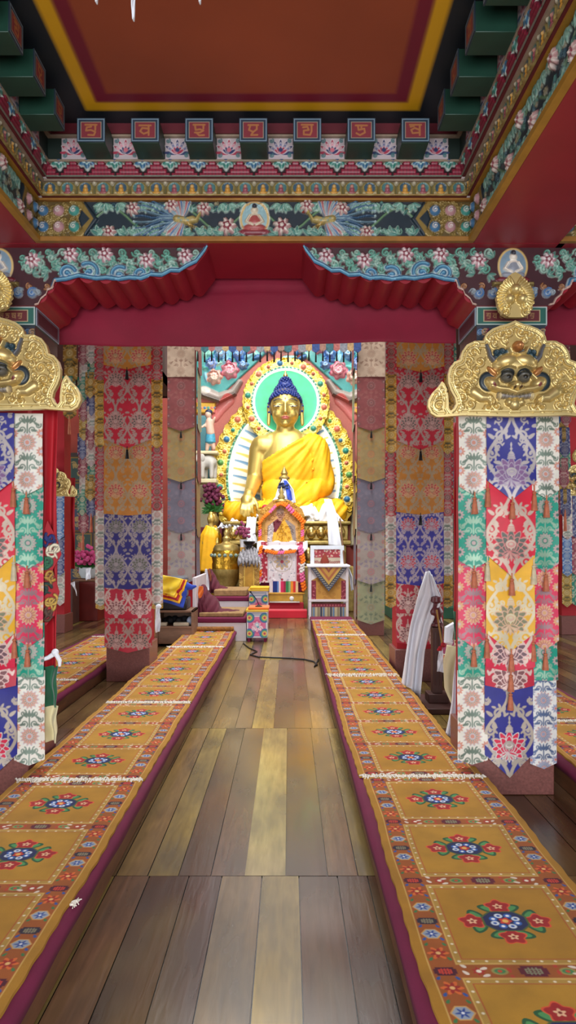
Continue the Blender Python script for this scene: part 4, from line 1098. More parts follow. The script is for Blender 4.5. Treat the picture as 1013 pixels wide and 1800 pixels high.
OCH, OCH2, NV, RD = '#a2731c', '#c08f38', '#1b2140', '#a52a1c'
M_RUG = mat_attr('wool_pile', .9, var=.16, scale=7, bump=.4, bscale=330)
def knot(c, x, y, s, bg, ln):
    k = .36
    c.poly([(x - s, y - s * k), (x - s * .8, y - s * k), (x - s * .8, y - s * .6), (x + s * .8, y - s * .6), (x + s * .8, y - s * k), (x + s, y - s * k), (x + s, y + s * k), (x + s * .8, y + s * k), (x + s * .8, y + s * .6), (x - s * .8, y + s * .6), (x - s * .8, y + s * k), (x - s, y + s * k)], bg)
    for q in (-1, 0, 1):
        c.rect(x + s * (q * .27 - .05), x + s * (q * .27 + .05), y - s * .42, y + s * .42, ln)
        c.rect(x - s * .52, x + s * .52, y + s * (q * .22 - .05), y + s * (q * .22 + .05), ln)
    for sx in (-1, 1):
        c.rect(x + sx * s * .52 - s * .05, x + sx * s * .52 + s * .05, y - s * .27, y + s * .27, ln)
    for q in (-1, 1): c.rect(x + q * s * .135 - .0, x + q * s * .135 + s * .08, y - s * .08, y + s * .08, bg)
def snow(c, x, y, s):
    c.poly([(x - s, y), (x - s * .45, y + s * .8), (x + s * .45, y + s * .8), (x + s, y), (x + s * .45, y - s * .8), (x - s * .45, y - s * .8)], '#c59a55')
    c.poly([(x - s * .85, y), (x - s * .38, y + s * .68), (x + s * .38, y + s * .68), (x + s * .85, y), (x + s * .38, y - s * .68), (x - s * .38, y - s * .68)], '#8f9aa8')
    for k in range(6): c.leaf(x, y, s * .62, s * .11, k * PI / 3 + .1, '#20408c')
    c.disc(x, y, s * .13, '#dfe3ea')
def redflower(c, x, y, s):
    c.flower(x, y, s, 6, .5, '#d0642c'); c.flower(x, y, s * .75, 6, .5, '#98281c', rot=.3); c.disc(x, y, s * .22, '#e0b070')
def medallion(c, x, y, s):
    for fx, fy, rs in ((0, 1, PI / 2), (0, -1, -PI / 2), (1, 0, 0), (-1, 0, PI)):
        for dd in (-.62, .62):
            for L, W, col in ((.68, .25, '#1f5230'), (.57, .17, '#4b8c50')): c.leaf(x + fx * s * .72, y + fy * s * .62, s * L, s * W, rs + dd * 2.0, col)
    for fx, fy in ((0, .84), (0, -.84), (.98, 0), (-.98, 0)):
        X, Y = x + fx * s, y + fy * s
        c.flower(X, Y, s * .43, 5, .28, '#d0512c', rot=PI / 2); c.flower(X, Y, s * .37, 5, .28, '#9c1c1e', rot=PI / 2); c.flower(X, Y, s * .16, 5, .45, '#e3b08a', rot=PI / 2); c.disc(X, Y, s * .05, '#7a1c18')
    for e, col in ((1.1, '#4b5a2a'), (1, '#1a2450')): c.poly([(x + e * a * s, y + e * b * s) for a, b in ((-.62, -.22), (-.34, -.5), (.34, -.5), (.62, -.22), (.62, .22), (.34, .5), (-.34, .5), (-.62, .22))], col)
    for k in range(8):
        a = k * PI / 4 + .39; c.disc(x + s * .36 * math.cos(a), y + s * .31 * math.sin(a), s * .12, '#2f5fae' if k % 2 else '#c9d3df'); c.disc(x + s * .36 * math.cos(a), y + s * .31 * math.sin(a), s * .055, '#e3e8ee' if k % 2 else '#2a4f9c')
    c.flower(x, y, s * .2, 5, .3, '#c0392b'); c.disc(x, y, s * .09, '#e2b05a')
def rug_canvas(n, per=.585, w=.70, res=.0026):
    L = n * per + .085; c = Canvas(w, L, res, OCH)
    hw = w / 2; a, b = hw - .035, hw - .118          # border band
    c.rect(-a - .004, a + .004, .02, L - .02, '#c9a458'); c.rect(-a, a, .024, L - .024, '#96501c')
    for sg in (-1, 1):
        x = sg * (a + b) / 2
        for i in range(n * 2 + 1):
            y = .043 + i * per / 2
            knot(c, x, y, .036, '#4a1026' if i % 2 == 0 else '#2a2032', '#d0402c' if i % 2 == 0 else '#8c8468')
            if i < n * 2:
                for f, k in ((.3, 0), (.68, 1)):
                    yy = y + f * per / 2 + .01
                    if (k + i) % 2: snow(c, x, yy, .037)
                    else: redflower(c, x, yy, .036)
                    for sx in (-1, 1):
                        for dy in (-.04, .04): c.leaf(x + sx * .034, yy + dy, .02, .006, PI / 2 + sx * .5, '#2c4f8f' if k else '#3c7040')
    for i in range(n + 1):
        y = .043 + i * per; knot(c, 0, y, .045, '#5c1426', '#86866a')
        for k, x in enumerate((-.17, -.105, .105, .17)):
            if k % 3 == 0: c.flower(x, y, .022, 7, .4, '#a02c22'); c.disc(x, y, .008, '#e8dcc8')
            else: c.ell(x, y, .026, .019, '#8f8a4c'); c.ell(x, y, .018, .012, '#3f7a4a'); c.disc(x, y, .007, '#c04028')
        for x in (-.205, -.14, -.075, .075, .14, .205):
            for dy in (-.018, .018): c.leaf(x, y + dy, .026, .007, x * 20, '#d8c9b8' if abs(x) > .1 else '#b03c28')
        c.rect(-b + .0, b, y - .0375, y - .034, '#c9a458'); c.rect(-b, b, y + .034, y + .0375, '#c9a458')
    for i in range(n):
        y0, y1 = .043 + i * per + .038, .043 + (i + 1) * per - .038
        c.rect(-b, b, y0, y1, '#c9a458'); c.rect(-b + .004, b - .004, y0 + .004, y1 - .004, '#a8843a')
        m = .0145
        k = 0; x = -b + m
        while x < b - m + .001:
            for yy in (y0 + m, y1 - m): c.disc(x, yy, .0048, '#ddd0b0')
            x += (2 * b - 2 * m) / 10
        for q in range(11):
            for sx in (-1, 1): c.disc(sx * (b - m), y0 + m + (y1 - y0 - 2 * m) * q / 10, .0048, '#ddd0b0')
        c.rect(-b + .024, b - .024, y0 + .024, y1 - .024, '#a63a22'); c.rect(-b + .0272, b - .0272, y0 + .0272, y1 - .0272, '#a97c22' if i % 2 else '#a4761e')
        medallion(c, 0, (y0 + y1) / 2, .118)
    return c
RUGC = {n: rug_canvas(n) for n in (5, 3)}
RUGM = {}
def rug_mesh(n, ph):
    c = RUGC[n]; L = c.h
    def fn(X, Y, H):
        z = .006 + .0012 * np.sin(Y * 7 + ph + 2 * X) * np.cos(X * 4 + ph) + .0016 * np.sin(Y * 19 + ph * 3 + 5 * X) * (np.abs(X) / .35) ** 2
        x = X + .006 * np.sin(Y * 2.7 + ph) + .003 * np.sin(Y * 8 + ph * 2) + .002 * (np.abs(X) > .33) * np.sin(Y * 40 + ph)
        return (x, Y, z + .004 + H)
    return c.mesh('rug_pile', fn, depth=.012)
def fringe_mesh(ph):
    mb = MB(); rnd = random.Random(ph)
    for i in range(70):
        x = -.345 + .69 * i / 69; L = rnd.uniform(.02, .07); dx = rnd.uniform(-.025, .025) + .012 * math.sin(i * .35 + ph)
        mb.tube([(x, 0, .006), (x + dx * .5, -L * .5, .012 + rnd.random() * .004), (x + dx, -L, .004)], [.0045, .004, .0018], n=5)
    return mb.mesh('fringe')
def rug(x, y0, n, rotz, label, ph, z=PH + .006, ends=(1, 1), sy=1.0):
    t = thing('runner_rug', label, 'rug', (x, y0, z), 'mustard rugs laid end to end on the platforms')
    t.rotation_euler = (0, 0, rotz)
    if n not in RUGM: RUGM[n] = [rug_mesh(n, p) for p in (0.4, 2.1)]
    me = RUGM[n][ph % 2]; o = bpy.data.objects.new('pile', me); COL.objects.link(o); o.parent = t
    if not me.materials: me.materials.append(M_RUG)
    L = RUGC[n].h
    for k, e in enumerate(ends):
        if not e: continue
        fm = FRM[(ph + k) % 3]; f = bpy.data.objects.new('fringe', fm); COL.objects.link(f); f.parent = t
        f.location = (0, 0 if k == 0 else L, .004); f.rotation_euler = (0, 0, 0 if k == 0 else PI)
        if not fm.materials: fm.materials.append(M_FRINGE)
    return t
M_FRINGE = mat('white_fringe', '#d9d3c6', .9, var=.1, scale=30)
FRM = [fringe_mesh(k) for k in range(3)]
L5, L3 = RUGC[5].h, RUGC[3].h
# right of the aisle, from the camera backwards
rug(.762, 3.99 - L5, 5, 0, 'rug nearest the camera on the right platform, three big flower medallions in full view', 0)
rug(.745, 4.02, 5, .004, 'second rug on the right platform, frayed white fringe beside the granite plinth', 1)
rug(.735, 6.99, 5, 0, 'third rug on the right platform, beside the white cloth on the wooden post', 0)
rug(.735, 9.97, 3, 0, 'farthest rug on the right platform, ending at the white framed seat', 1)
rug(-1.155, 3.93 - L5, 5, 0, 'rug nearest the camera on the left platform, cut by the left picture edge', 1)
rug(-1.16, 3.96, 3, -.006, 'second rug on the left platform, between the two thickest white fringes', 0)
rug(-1.155, 5.86, 5, .003, 'third rug on the left platform, passing the second left pillar', 1)
rug(-1.15, 8.86, 3, 0, 'farthest rug on the left platform, its end turned up against the white bench', 0)
# beyond the pillars
rug(-2.36, 4.9, 3, 0, 'rug beyond the left front pillar, near half of that side platform', 0)
rug(-2.36, 6.80, 5, 0, 'rug beyond the left front pillar, far half of that side platform', 1)
rug(2.05, 2.2, 5, 0, 'rug beyond the right front pillar, nearer one, at the right picture edge', 0)
rug(2.05, 5.25, 5, 0, 'rug beyond the right front pillar, farther one', 1)
# rolled-up end of the last rug on the left
e = MB(); e.tube([(-1.49, 10.44, PH + .045), (-.81, 10.44, PH + .045)], .036, n=14)
tag(e.build('rolled_mat', mat('rolled_rug', '#8a5a26', .9, var=.5, scale=40), None), 'rolled brown rug end with fringe against the white bench', 'mat')

# little piece of fringe on the maroon edge
f = MB()
for k in range(9): f.tube([(0, 0, 0), (.03 + .012 * math.sin(k * 2.3), .02 * math.cos(k * 1.9), .004), (.06 * (.6 + .1 * (k % 4)), .012 * (k - 4), .003)], [.004, .004, .002], n=5)
o = f.build('loose_tuft', M_FRINGE); o.location = (-.815, 2.62, PH + .006); tag(o, 'loose white tuft of yarn on the edge of the near left rug', 'yarn')
o.scale = (.8, .8, 1)

# ================================================================== CLOTHS, POSTS AND SMALL FURNITURE
def fold_cloth(name, path_l, path_r, m, parent=None, folds=5, amp=.025, n=40, k=36, t=.004, y_amp=None):
    """cloth hung between two edges (lists of points, top to bottom), with vertical folds towards the camera"""
    def ev(P, f):
        P = [Vector(p) for p in P]; q = f * (len(P) - 1); i = min(int(q), len(P) - 2); return P[i].lerp(P[i + 1], q - i)
    rows = []
    for j in range(n):
        f = j / (n - 1); a, b = ev(path_l, f), ev(path_r, f); r = []
        for i in range(k):
            g = i / (k - 1); p = a.lerp(b, g)
            p.y -= amp * (.25 + .75 * min(1, f * 1.6)) * math.sin(g * folds * 2 * PI + 1.1 * math.sin(f * 3)) + .012 * math.sin(f * 9 + g * 5)
            r.append(p)
        rows.append(r)
    return solid(link(name, strip_mesh(name, rows), m, parent), t)

# carved post (stand of the big drum) with its white cloth
YP = 6.42
t = thing('carved_post', 'carved dark wooden post on a stepped foot, half under a white cloth', 'post', (xat(768, YP), YP, 0))
px = xat(768, YP)
m = MB()
m.box(px - .14, px + .14, YP - .3, YP + .3, 0, .05); m.box(px - .09, px + .09, YP - .09, YP + .09, .05, .13); m.build('stepped_foot', M_WOOD_D, t, bevel=.006)
m = MB(); m.box(px - .045, px + .045, YP - .045, YP + .045, .13, .72)
for k in (-.022, .022): m.box(px + k - .006, px + k + .006, YP - .052, YP, .2, .68)
m.build('fluted_shaft', M_WOOD_D, t, bevel=.004)
m = MB(); m.lathe([(.03, .72), (.062, .73), (.062, .75), (.04, .76), (.03, .79), (.055, .83), (.06, .86), (.035, .9), (.03, .93), (.055, .95), (.05, .99), (.01, 1.0)], (px, YP, 0), 16); m.build('turned_head', mat('dark_red_turning', '#5e2228', .4, var=.3, scale=12), t)
P = lambda x, y, yy=YP: tuple(at(x, y, yy))
c1 = thing('white_cloth', 'tall white cotton cloth draped from a peak over the carved post', 'cloth', P(740, 1100))
fold_cloth('draped_sheet', [P(749, 1005), P(736, 1040), P(722, 1095), P(712, 1155), P(706, 1200)], [P(756, 1004), P(775, 1055), P(757, 1100), P(746, 1145), P(737, 1225)], M_WHITE, c1, folds=2.2, amp=.035, n=56, k=50, t=.006)
fold_cloth('side_tail', [P(757, 1010), P(768, 1040), P(766, 1060), P(776, 1092)], [P(760, 1010), P(776, 1052), P(772, 1065), P(778, 1098)], M_WHITE, c1, folds=1, amp=.02, t=.005)
# second khata by the right front pillar
YK = 4.93
c2 = thing('white_scarf', 'long white silk scarf hanging to the floor beside the right front pillar', 'scarf', P(798, 1200, YK))
Q = lambda x, y, d=0: tuple(at(x, y, YK + d))
fold_cloth('hanging_tail', [Q(806, 1105), Q(800, 1160), Q(794, 1230), Q(783, 1290)], [Q(813, 1106), Q(812, 1165), Q(808, 1240), Q(803, 1307)], M_WHITE, c2, folds=1.6, amp=.022, t=.005)
m = MB(); m.ball(Q(807, 1104), (.045, .04, .035), 12, 8); m.tube([Q(800, 1100), Q(790, 1105), Q(788, 1128), Q(795, 1130)], [.03, .035, .03, .02], 8); m.build('knot', M_WHITE, c2)
fold_cloth('short_tail', [Q(808, 1105), Q(814, 1130), Q(819, 1152)], [Q(814, 1104), Q(821, 1128), Q(826, 1150)], M_CREAM, c2, folds=1, amp=.015, t=.004)
# red wand with pompoms and a prayer scarf hung on the post
w_ = thing('drum_beater', 'stick hung with two red pompoms on the carved post', 'beater', P(776, 1130, 6.3))
m = MB(); m.tube([P(768, 1072, 6.3), P(772, 1100, 6.3), P(778, 1135, 6.3)], .008, 8); m.build('stick', mat('ochre_cord', '#a0752e', .6), w_)
for x, y in ((780, 1133), (773, 1140)):
    m = MB()
    for k in range(26):
        v = Vector((NR.normal(), NR.normal(), NR.normal())).normalized(); m.ball(Vector(P(x, y, 6.3)) + v * .016, .011, 6, 4)
    m.build('pompom', M_REDCLOTH, w_)
fold_cloth('white_ribbon', [P(772, 1138, 6.34), P(770, 1160, 6.34), P(768, 1180, 6.34)], [P(778, 1138, 6.34), P(779, 1160, 6.34), P(779, 1182, 6.34)], M_WHITE, w_, folds=1, amp=.01, t=.004)

# red hangings with a green band and cream hem behind the front pillars
def red_hanging(x0, x1, y, zs, label, lean=0):
    """zs: top, red->green, green->cream, bottom"""
    t = thing('ceremonial_banner', label, 'banner', ((x0 + x1) / 2, y, 0))
    for nm, a, b_, m in (('red_silk', zs[0], zs[1], M_REDCLOTH), ('green_band', zs[1], zs[2], M_GREENCLOTH), ('cream_hem', zs[2], zs[3], M_CREAM)):
        l0, l1 = lean * (zs[0] - a), lean * (zs[0] - b_)
        fold_cloth(nm, [(x0 - l0, y, a), (x0 - l1, y, b_)], [(x1, y, a), (x1, y, b_)], m, t, folds=2.2, amp=.03, n=24, k=40, t=.005)
    return t
zl = lambda py: zat(py, 4.24)
t = red_hanging(xat(58, 4.24), xat(103, 4.24), 4.225, (2.3, zl(1170), zl(1240), zl(1302)), 'tall crimson banner with dragon applique and green band beside the left front pillar')
# applique cloud and flower on its edge
ap = Canvas(.15, .62, .004, '#a3101f')
ap.cut([(-.075, .05), (-.02, 0), (.03, .06), (.06, .2), (.02, .33), (.072, .42), (.05, .5), (.02, .56), (-.01, .62), (-.05, .5), (-.075, .4)])
for k, (x, y, R, col) in enumerate(((0, .5, .05, '#1d2c74'), (.03, .43, .05, '#e8dcc0'), (-.02, .36, .05, '#2d6b4a'), (.0, .28, .055, '#b98a3a'), (-.03, .2, .05, '#1c3a34'), (.01, .13, .05, '#c9a24a'), (-.01, .06, .04, '#5c3a2a'))):
    for j in range(2):
        ap.curl(x + .02 * (j - .5), y + .02 * j, R * (.9 - .2 * j), k + j * 2.5, 1 if (j + k) % 2 else -1, '#12141f', .0105, 1.1, h=.005); ap.curl(x + .02 * (j - .5), y + .02 * j, R * (.9 - .2 * j), k + j * 2.5, 1 if (j + k) % 2 else -1, col, .007, 1.1, h=.008)
    for j in range(3): ap.leaf(x, y, R * .9, R * .16, j * 2.1 + k, '#14161f', h=.004); ap.leaf(x, y, R * .8, R * .1, j * 2.1 + k, col, h=.006)
link('applique_dragon', ap.mesh('applique_dragon', facing(xat(86, 4.18), 4.185, zl(1098)), depth=.004), mat_attr('applique_cloth', .7, var=.1), t)
m = MB(); m.tube([(xat(66, 4.18), 4.19, zl(1160)), (xat(85, 4.18), 4.18, zl(1153)), (xat(99, 4.18), 4.19, zl(1144))], [.01, .013, .016], 8)
m.ball((xat(97, 4.18), 4.18, zl(1144)), (.022, .02, .022)); m.tube([(xat(97, 4.17), 4.17, zl(1144)), (xat(104, 4.17), 4.18, zl(1158)), (xat(104, 4.17), 4.18, zl(1168))], [.014, .013, .008], 8)
tag(m.build('white_scarf', M_WHITE), 'white scarf tied round the crimson banner at the left', 'scarf')
zl = lambda py: zat(py, 4.8)
t = red_hanging(xat(800, 4.8), xat(822, 4.8), 4.84, (2.3, zl(1075), zl(1125), zl(1135)), 'crimson banner edge with green band showing behind the right front pillar')
fold_cloth('cream_lining', [P(786, 1133, 5.0), P(778, 1165, 5.0), P(781, 1210, 5.0), P(806, 1265, 5.0), P(822, 1308, 5.0)], [P(826, 1140, 5.0), P(832, 1180, 5.0), P(832, 1230, 5.0), P(832, 1275, 5.0), P(832, 1312, 5.0)], M_CREAM, t, folds=1.5, amp=.03, t=.005)

# ================================================================== THE GOLDEN STATUE
YB = 16.2
def W(px, py, dy=0.0):
    """point of the statue read on its own plane, then moved dy towards (-) or away from the hall"""
    v = at(px, py, YB); v.y += dy; return v
SB = YB / FOC
M_BODY = mat('burnished_gold', '#d0b564', .43, .75, var=.08, scale=3)
t = thing('buddha_statue', 'large seated golden buddha with blue curled hair and a saffron robe', 'statue', W(502, 915))
m = MB()
def cap(a, b, ra, rb): m.capsule(W(*a), W(*b), ra * SB, rb * SB, 20)
m.ball(W(505, 812, .05), (50 * SB, .40, 62 * SB), 32, 24)
m.ball(W(505, 868, .05), (48 * SB, .42, 40 * SB), 32, 24)
m.ball(W(505, 900, -.1), (60 * SB, .5, 22 * SB), 32, 20)
cap((462, 786, .05), (548, 786, .05), 22, 22); cap((478, 776, .05), (530, 776, .05), 17, 17)
cap((502, 778, .03), (502, 742, .0), 18, 15.5)
cap((457, 790, .05), (448, 842, .0), 19, 14.5); cap((448, 842, .0), (441, 874, -.62), 14.5, 9.5)
cap((556, 790, .05), (568, 850, .05), 20, 18); cap((568, 852, .05), (520, 888, -.55), 17, 12)
for a, b in (((482, 898, .0), (416, 898, -.35)), ((522, 898, 0), (588, 898, -.35))): cap(a, b, 20, 17)
cap((414, 900, -.38), (520, 905, -.75), 16, 11); cap((590, 900, -.38), (484, 905, -.72), 16, 11)
# head: skull, jaw, cheeks, nose, brow ridge, lips, ears
hy = -.05
m.ball(W(502, 712, hy), (26.5 * SB, .36, 31 * SB), 32, 24)
m.ball(W(502, 728, hy - .04), (23.5 * SB, .32, 25.5 * SB), 28, 20)
for sg in (-1, 1):
    m.ball(W(502 + sg * 11, 731, hy - .21), (10 * SB, .13, 10 * SB), 16, 12)
    m.ball(W(502 + sg * 29, 719, hy + .08), (4.2 * SB, .08, 12 * SB), 14, 12); m.capsule(W(502 + sg * 29, 726, hy + .06), W(502 + sg * 29.5, 746, hy + .04), 3.4 * SB, 3.6 * SB, 10)
    m.capsule(W(502 + sg * 5, 711, hy - .345), W(502 + sg * 18, 709.5, hy - .27), 2.6 * SB, 2.2 * SB, 10)
    m.ball(W(502 + sg * 13, 718.5, hy - .285), (7.2 * SB, .075, 4.4 * SB), 14, 10)
    m.ball(W(502 + sg * 3.6, 731.5, hy - .36), (3.2 * SB, .045, 2.8 * SB), 10, 8)
m.capsule(W(502, 711, hy - .35), W(502, 729.5, hy - .415), 2.4 * SB, 3.6 * SB, 12)
m.ball(W(502, 748, hy - .25), (7.5 * SB, .09, 5.5 * SB), 14, 10)
m.ball(W(502, 738.5, hy - .325), (8.0 * SB, .05, 3.0 * SB), 14, 10)
# earth-touching hand: palm over the shin, five separate fingers pointing down, thumb off the side
m.capsule(W(441, 872, -.66), W(438, 886, -.8), 9.5 * SB, 10.5 * SB, 16)
m.ball(W(439, 882, -.79), (12 * SB, .1, 10 * SB), 18, 12)
for k, (x0, x1, L, r) in enumerate(((430.5, 428.5, 907, 3.0), (436, 435, 911, 3.2), (441.5, 442, 910, 3.2), (447, 448.5, 905, 2.9))):
    a, b_, c_ = W(x0, 888, -.86), W((x0 + x1) / 2 - .3, (888 + L) / 2, -.96), W(x1, L, -.97)
    m.capsule(a, b_, r * SB, r * SB * .95, 12); m.capsule(b_, c_, r * SB * .95, r * SB * .75, 12)
m.capsule(W(449, 880, -.8), W(455, 889, -.88), 3.6 * SB, 3.2 * SB, 12); m.capsule(W(455, 889, -.88), W(456, 899, -.92), 3.2 * SB, 2.5 * SB, 12)
me_body = remeshed(m, .026, 4, 'body')
body_v = np.empty(len(me_body.vertices) * 3, np.float32); me_body.vertices.foreach_get('co', body_v); body_v = body_v.reshape(-1, 3).copy()
nrm = np.empty(len(me_body.vertices) * 3, np.float32); me_body.vertices.foreach_get('normal', nrm); nrm = nrm.reshape(-1, 3).copy()
polys = [tuple(p.vertices) for p in me_body.polygons]
body = link('body', me_body, M_BODY, t)
# robe: follows the body 4 cm off it, from the left shoulder diagonally across the chest, over the left arm and both legs
pxs, pys = body_v[:, 0] / SB + VX, VY - (body_v[:, 2] - EYE) / SB
diag = (pys - 757) - (553 - pxs) * .62                      # below the neckline edge
right_arm = (pxs < 463) & (pys > 770) & (pys < 884) | ((pxs < 470) & (pys > 785) & (pys < 872) & (body_v[:, 1] < YB - .0)) & (pxs < 464)
hand = (pxs < 461) & (body_v[:, 1] < YB - .70) & (pys < 916) & (pys > 866)
arm2 = (pxs < 459) & (pys < 893) & (body_v[:, 1] < YB - .42)
ok = (diag > 0) & ~right_arm & ~hand & ~(arm2 & (pys < 886)) & (pys > 758)
# folds fanning from the left shoulder
def folds(P):
    x, z = P[:, 0] / SB + VX, VY - (P[:, 2] - EYE) / SB
    dx, dy = x - 575, z - 735; a = np.arctan2(dy, -dx); r = np.hypot(dx, dy)
    f = np.sin(a * 34 + .03 * r + 2.2 * np.sin(r * .05 + a * 4)) * np.clip(r / 60, .3, 1.2)
    f2 = np.sin(a * 71 + .09 * r + 1.7)
    legs = np.clip((z - 878) / 12, 0, 1); g = np.sin(x * .45 + .4 * z)
    return .016 * (f * .8 + .35 * f2) * (1 - legs) + .02 * g * legs
off = .05 + folds(body_v)
rv = body_v + nrm * off[:, None]
keep = [p for p in polys if all(ok[i] for i in p)]
used = sorted({i for p in keep for i in p}); rm = {i: k for k, i in enumerate(used)}
me = bpy.data.meshes.new('robe'); me.from_pydata([tuple(rv[i]) for i in used], [], [tuple(rm[i] for i in p) for p in keep])
me.polygons.foreach_set('use_smooth', [True] * len(me.polygons))
robe = solid(link('robe', me, M_YELLOW, t), .03, -1)
# hair: rows of blue snail curls over skull and topknot
m = MB()
def curls(c, r, n, zlo, front=None, s=2.6):
    for i in range(n):
        zf = 1 - (i + .5) / n * (1 - zlo); a = i * 2.39996; q = math.sqrt(max(0, 1 - zf * zf))
        v = Vector((q * math.cos(a) * r[0], q * math.sin(a) * r[1], zf * r[2]))
        if front and v.y < 0 and (v.z < front * r[2] * (1 - .35 * abs(v.x / r[0]))): continue
        m.ball(c + v, s * SB, 8, 6)
curls(W(502, 716, hy + .02), (30 * SB, .425, 33 * SB), 420, -.35, .52, 2.3)
curls(W(502, 690, hy + .06), (19 * SB, .25, 16 * SB), 90, .0, s=2.5)
curls(W(502, 676, hy + .06), (11.5 * SB, .16, 13 * SB), 40, .05, s=2.2)
m.ball(W(502, 714, hy + .02), (29 * SB, .41, 31.5 * SB), 40, 30); m.ball(W(502, 684, hy + .06), (16 * SB, .2, 18 * SB), 20, 14)
hair_me = m.mesh('hair', True, 80, fix=False)
# keep the base cap off the face: pull the forward part back
for v in hair_me.vertices:
    px_, py_ = v.co.x / SB + VX, VY - (v.co.z - EYE) / SB
    if py_ > 699.5 + .012 * (px_ - 502) ** 2 and v.co.y < YB - .1: v.co.y = YB + .05
link('hair', hair_me, mat('ultramarine_curls', '#12286e', .45, var=.15, scale=12), t)
m = MB(); m.lathe([(.0, .0), (.05, .02), (.055, .06), (.03, .1), (.012, .15), (.0, .19)], W(502, 664, hy + .06), 14); m.build('finial', M_GOLD, t)
# features
m = MB()
for sg in (-1, 1):
    P_ = [W(502 + sg * (4 + 17 * k / 8), 710 - 3.2 * math.sin(PI * (k / 8) * .9) + .9 * (k / 8), hy - .395 + .13 * (k / 8) ** 1.6) for k in range(9)]
    m.tube(P_, [.006 + .006 * math.sin(PI * k / 8) for k in range(9)], 6)
m.build('eyebrows', mat('indigo_line', '#24304e', .5), t)
m = MB(); m2 = MB()
for sg in (-1, 1):
    m.ball(W(502 + sg * 13, 719.6, hy - .335), (6.2 * SB, .028, 1.15 * SB), 14, 8); m2.ball(W(502 + sg * 12.5, 719.8, hy - .352), (2.2 * SB, .016, 1.0 * SB), 10, 8)
    P_ = [W(502 + sg * (5.5 + 15 * k / 8), 718.2 - 1.6 * math.sin(PI * k / 8), hy - .365 + .075 * (k / 8) ** 1.5) for k in range(9)]
    m2.tube(P_, .0075, 6)
m.build('eye_whites', mat('painted_eye', '#bfc4bd', .5), t); m2.build('pupils', mat('indigo_line', '#24304e', .5), t)
m = MB()
for z, w_, r in ((737.6, 7.6, 1.25), (740.2, 6.2, 1.5)):
    P_ = [W(502 + w_ * (k / 4 - 1), z + (.5 * abs(k / 4 - 1) - (.7 if abs(k - 4) == 1 and z < 739 else 0)), hy - .372 + .05 * (k / 4 - 1) ** 2) for k in range(9)]
    m.tube(P_, [.004 + r * SB * math.sin(PI * (k + .5) / 9) for k in range(9)], 8)
m.build('lips', mat('vermilion_lips', '#b8635a', .45), t)
m = MB(); m.ball(W(502, 706, hy - .37), .014, 10, 8); m.build('forehead_mark', M_GOLD, t)
# white silk over the lap
def lay_scarf(name, pts, wid, m_, parent, seed=1, th=.012):
    """a strip of silk lying over things; pts = centre line"""
    rnd = random.Random(seed); pts = [Vector(p) for p in pts]; rows = []
    n = 30
    for j in range(n):
        f = j / (n - 1) * (len(pts) - 1); i = min(int(f), len(pts) - 2); p = pts[i].lerp(pts[i + 1], f - i); d = (pts[i + 1] - pts[i]).normalized()
        up = Vector((0, -1, .4)); s_ = d.cross(up).normalized()
        rows.append([p + s_ * wid * (q / 9 - .5) + Vector((0, -1, .5)) * (.03 * wid / .3 * math.sin(q * 1.9 + j * .5 + seed)) for q in range(10)])
    return solid(link(name, strip_mesh(name, rows), m_, parent), th)
t2 = thing('ceremonial_scarves', 'heap of white ceremonial scarves across the lap of the golden buddha', 'scarf', W(500, 905, -.9))
def heap(name, x0, x1, y_base, y_top, dy, dep, m_, parent, seed):
    """crumpled mound of silk"""
    rows = []; rnd = random.Random(seed); ph = [rnd.uniform(0, 6) for _ in range(8)]
    nx, ny = 60, 22
    for j in range(ny):
        r = []
        for i in range(nx):
            f = i / (nx - 1); g = j / (ny - 1)
            top = (math.sin(PI * f) ** .6) * (.75 + .25 * math.sin(f * 11 + ph[0]))
            zpx = y_base + (y_top - y_base) * top * math.sin(PI * g * .5) + 2.2 * math.sin(f * 31 + ph[1] + g * 5) * g
            if j == 0: zpx = y_base + 4 * math.sin(f * 9 + ph[2]) + 3 * math.sin(f * 23 + ph[3])
            p = W(x0 + (x1 - x0) * f, zpx, dy + dep * g * 1.0 - .10 * math.sin(PI * g) + .035 * math.sin(f * 40 + g * 9 + ph[4]) + .03 * math.sin(f * 17 - g * 12 + ph[5])); r.append(p)
        rows.append(r)
    return solid(link(name, strip_mesh(name, rows), m_, parent), .015)
heap('left_heap', 392, 436, 930, 914, -1.16, .25, M_WHITE, t2, 3); heap('centre_heap', 455, 560, 912, 868, -1.02, .55, M_WHITE, t2, 5); heap('right_heap', 535, 602, 925, 880, -1.0, .4, M_WHITE, t2, 8)
fold_cloth('long_tail', [tuple(W(566, 882, -1.05)), tuple(W(570, 912, -1.28)), tuple(W(572, 958, -1.35))], [tuple(W(578, 882, -1.05)), tuple(W(586, 910, -1.28)), tuple(W(593, 960, -1.35))], M_WHITE, t2, folds=1.2, amp=.03, t=.01)
lay_scarf('shoulder_tail', [W(448, 912, -1.2), W(447, 922, -1.28), W(446, 940, -1.32), W(450, 956, -1.34)], .2, M_WHITE, t2, 2)

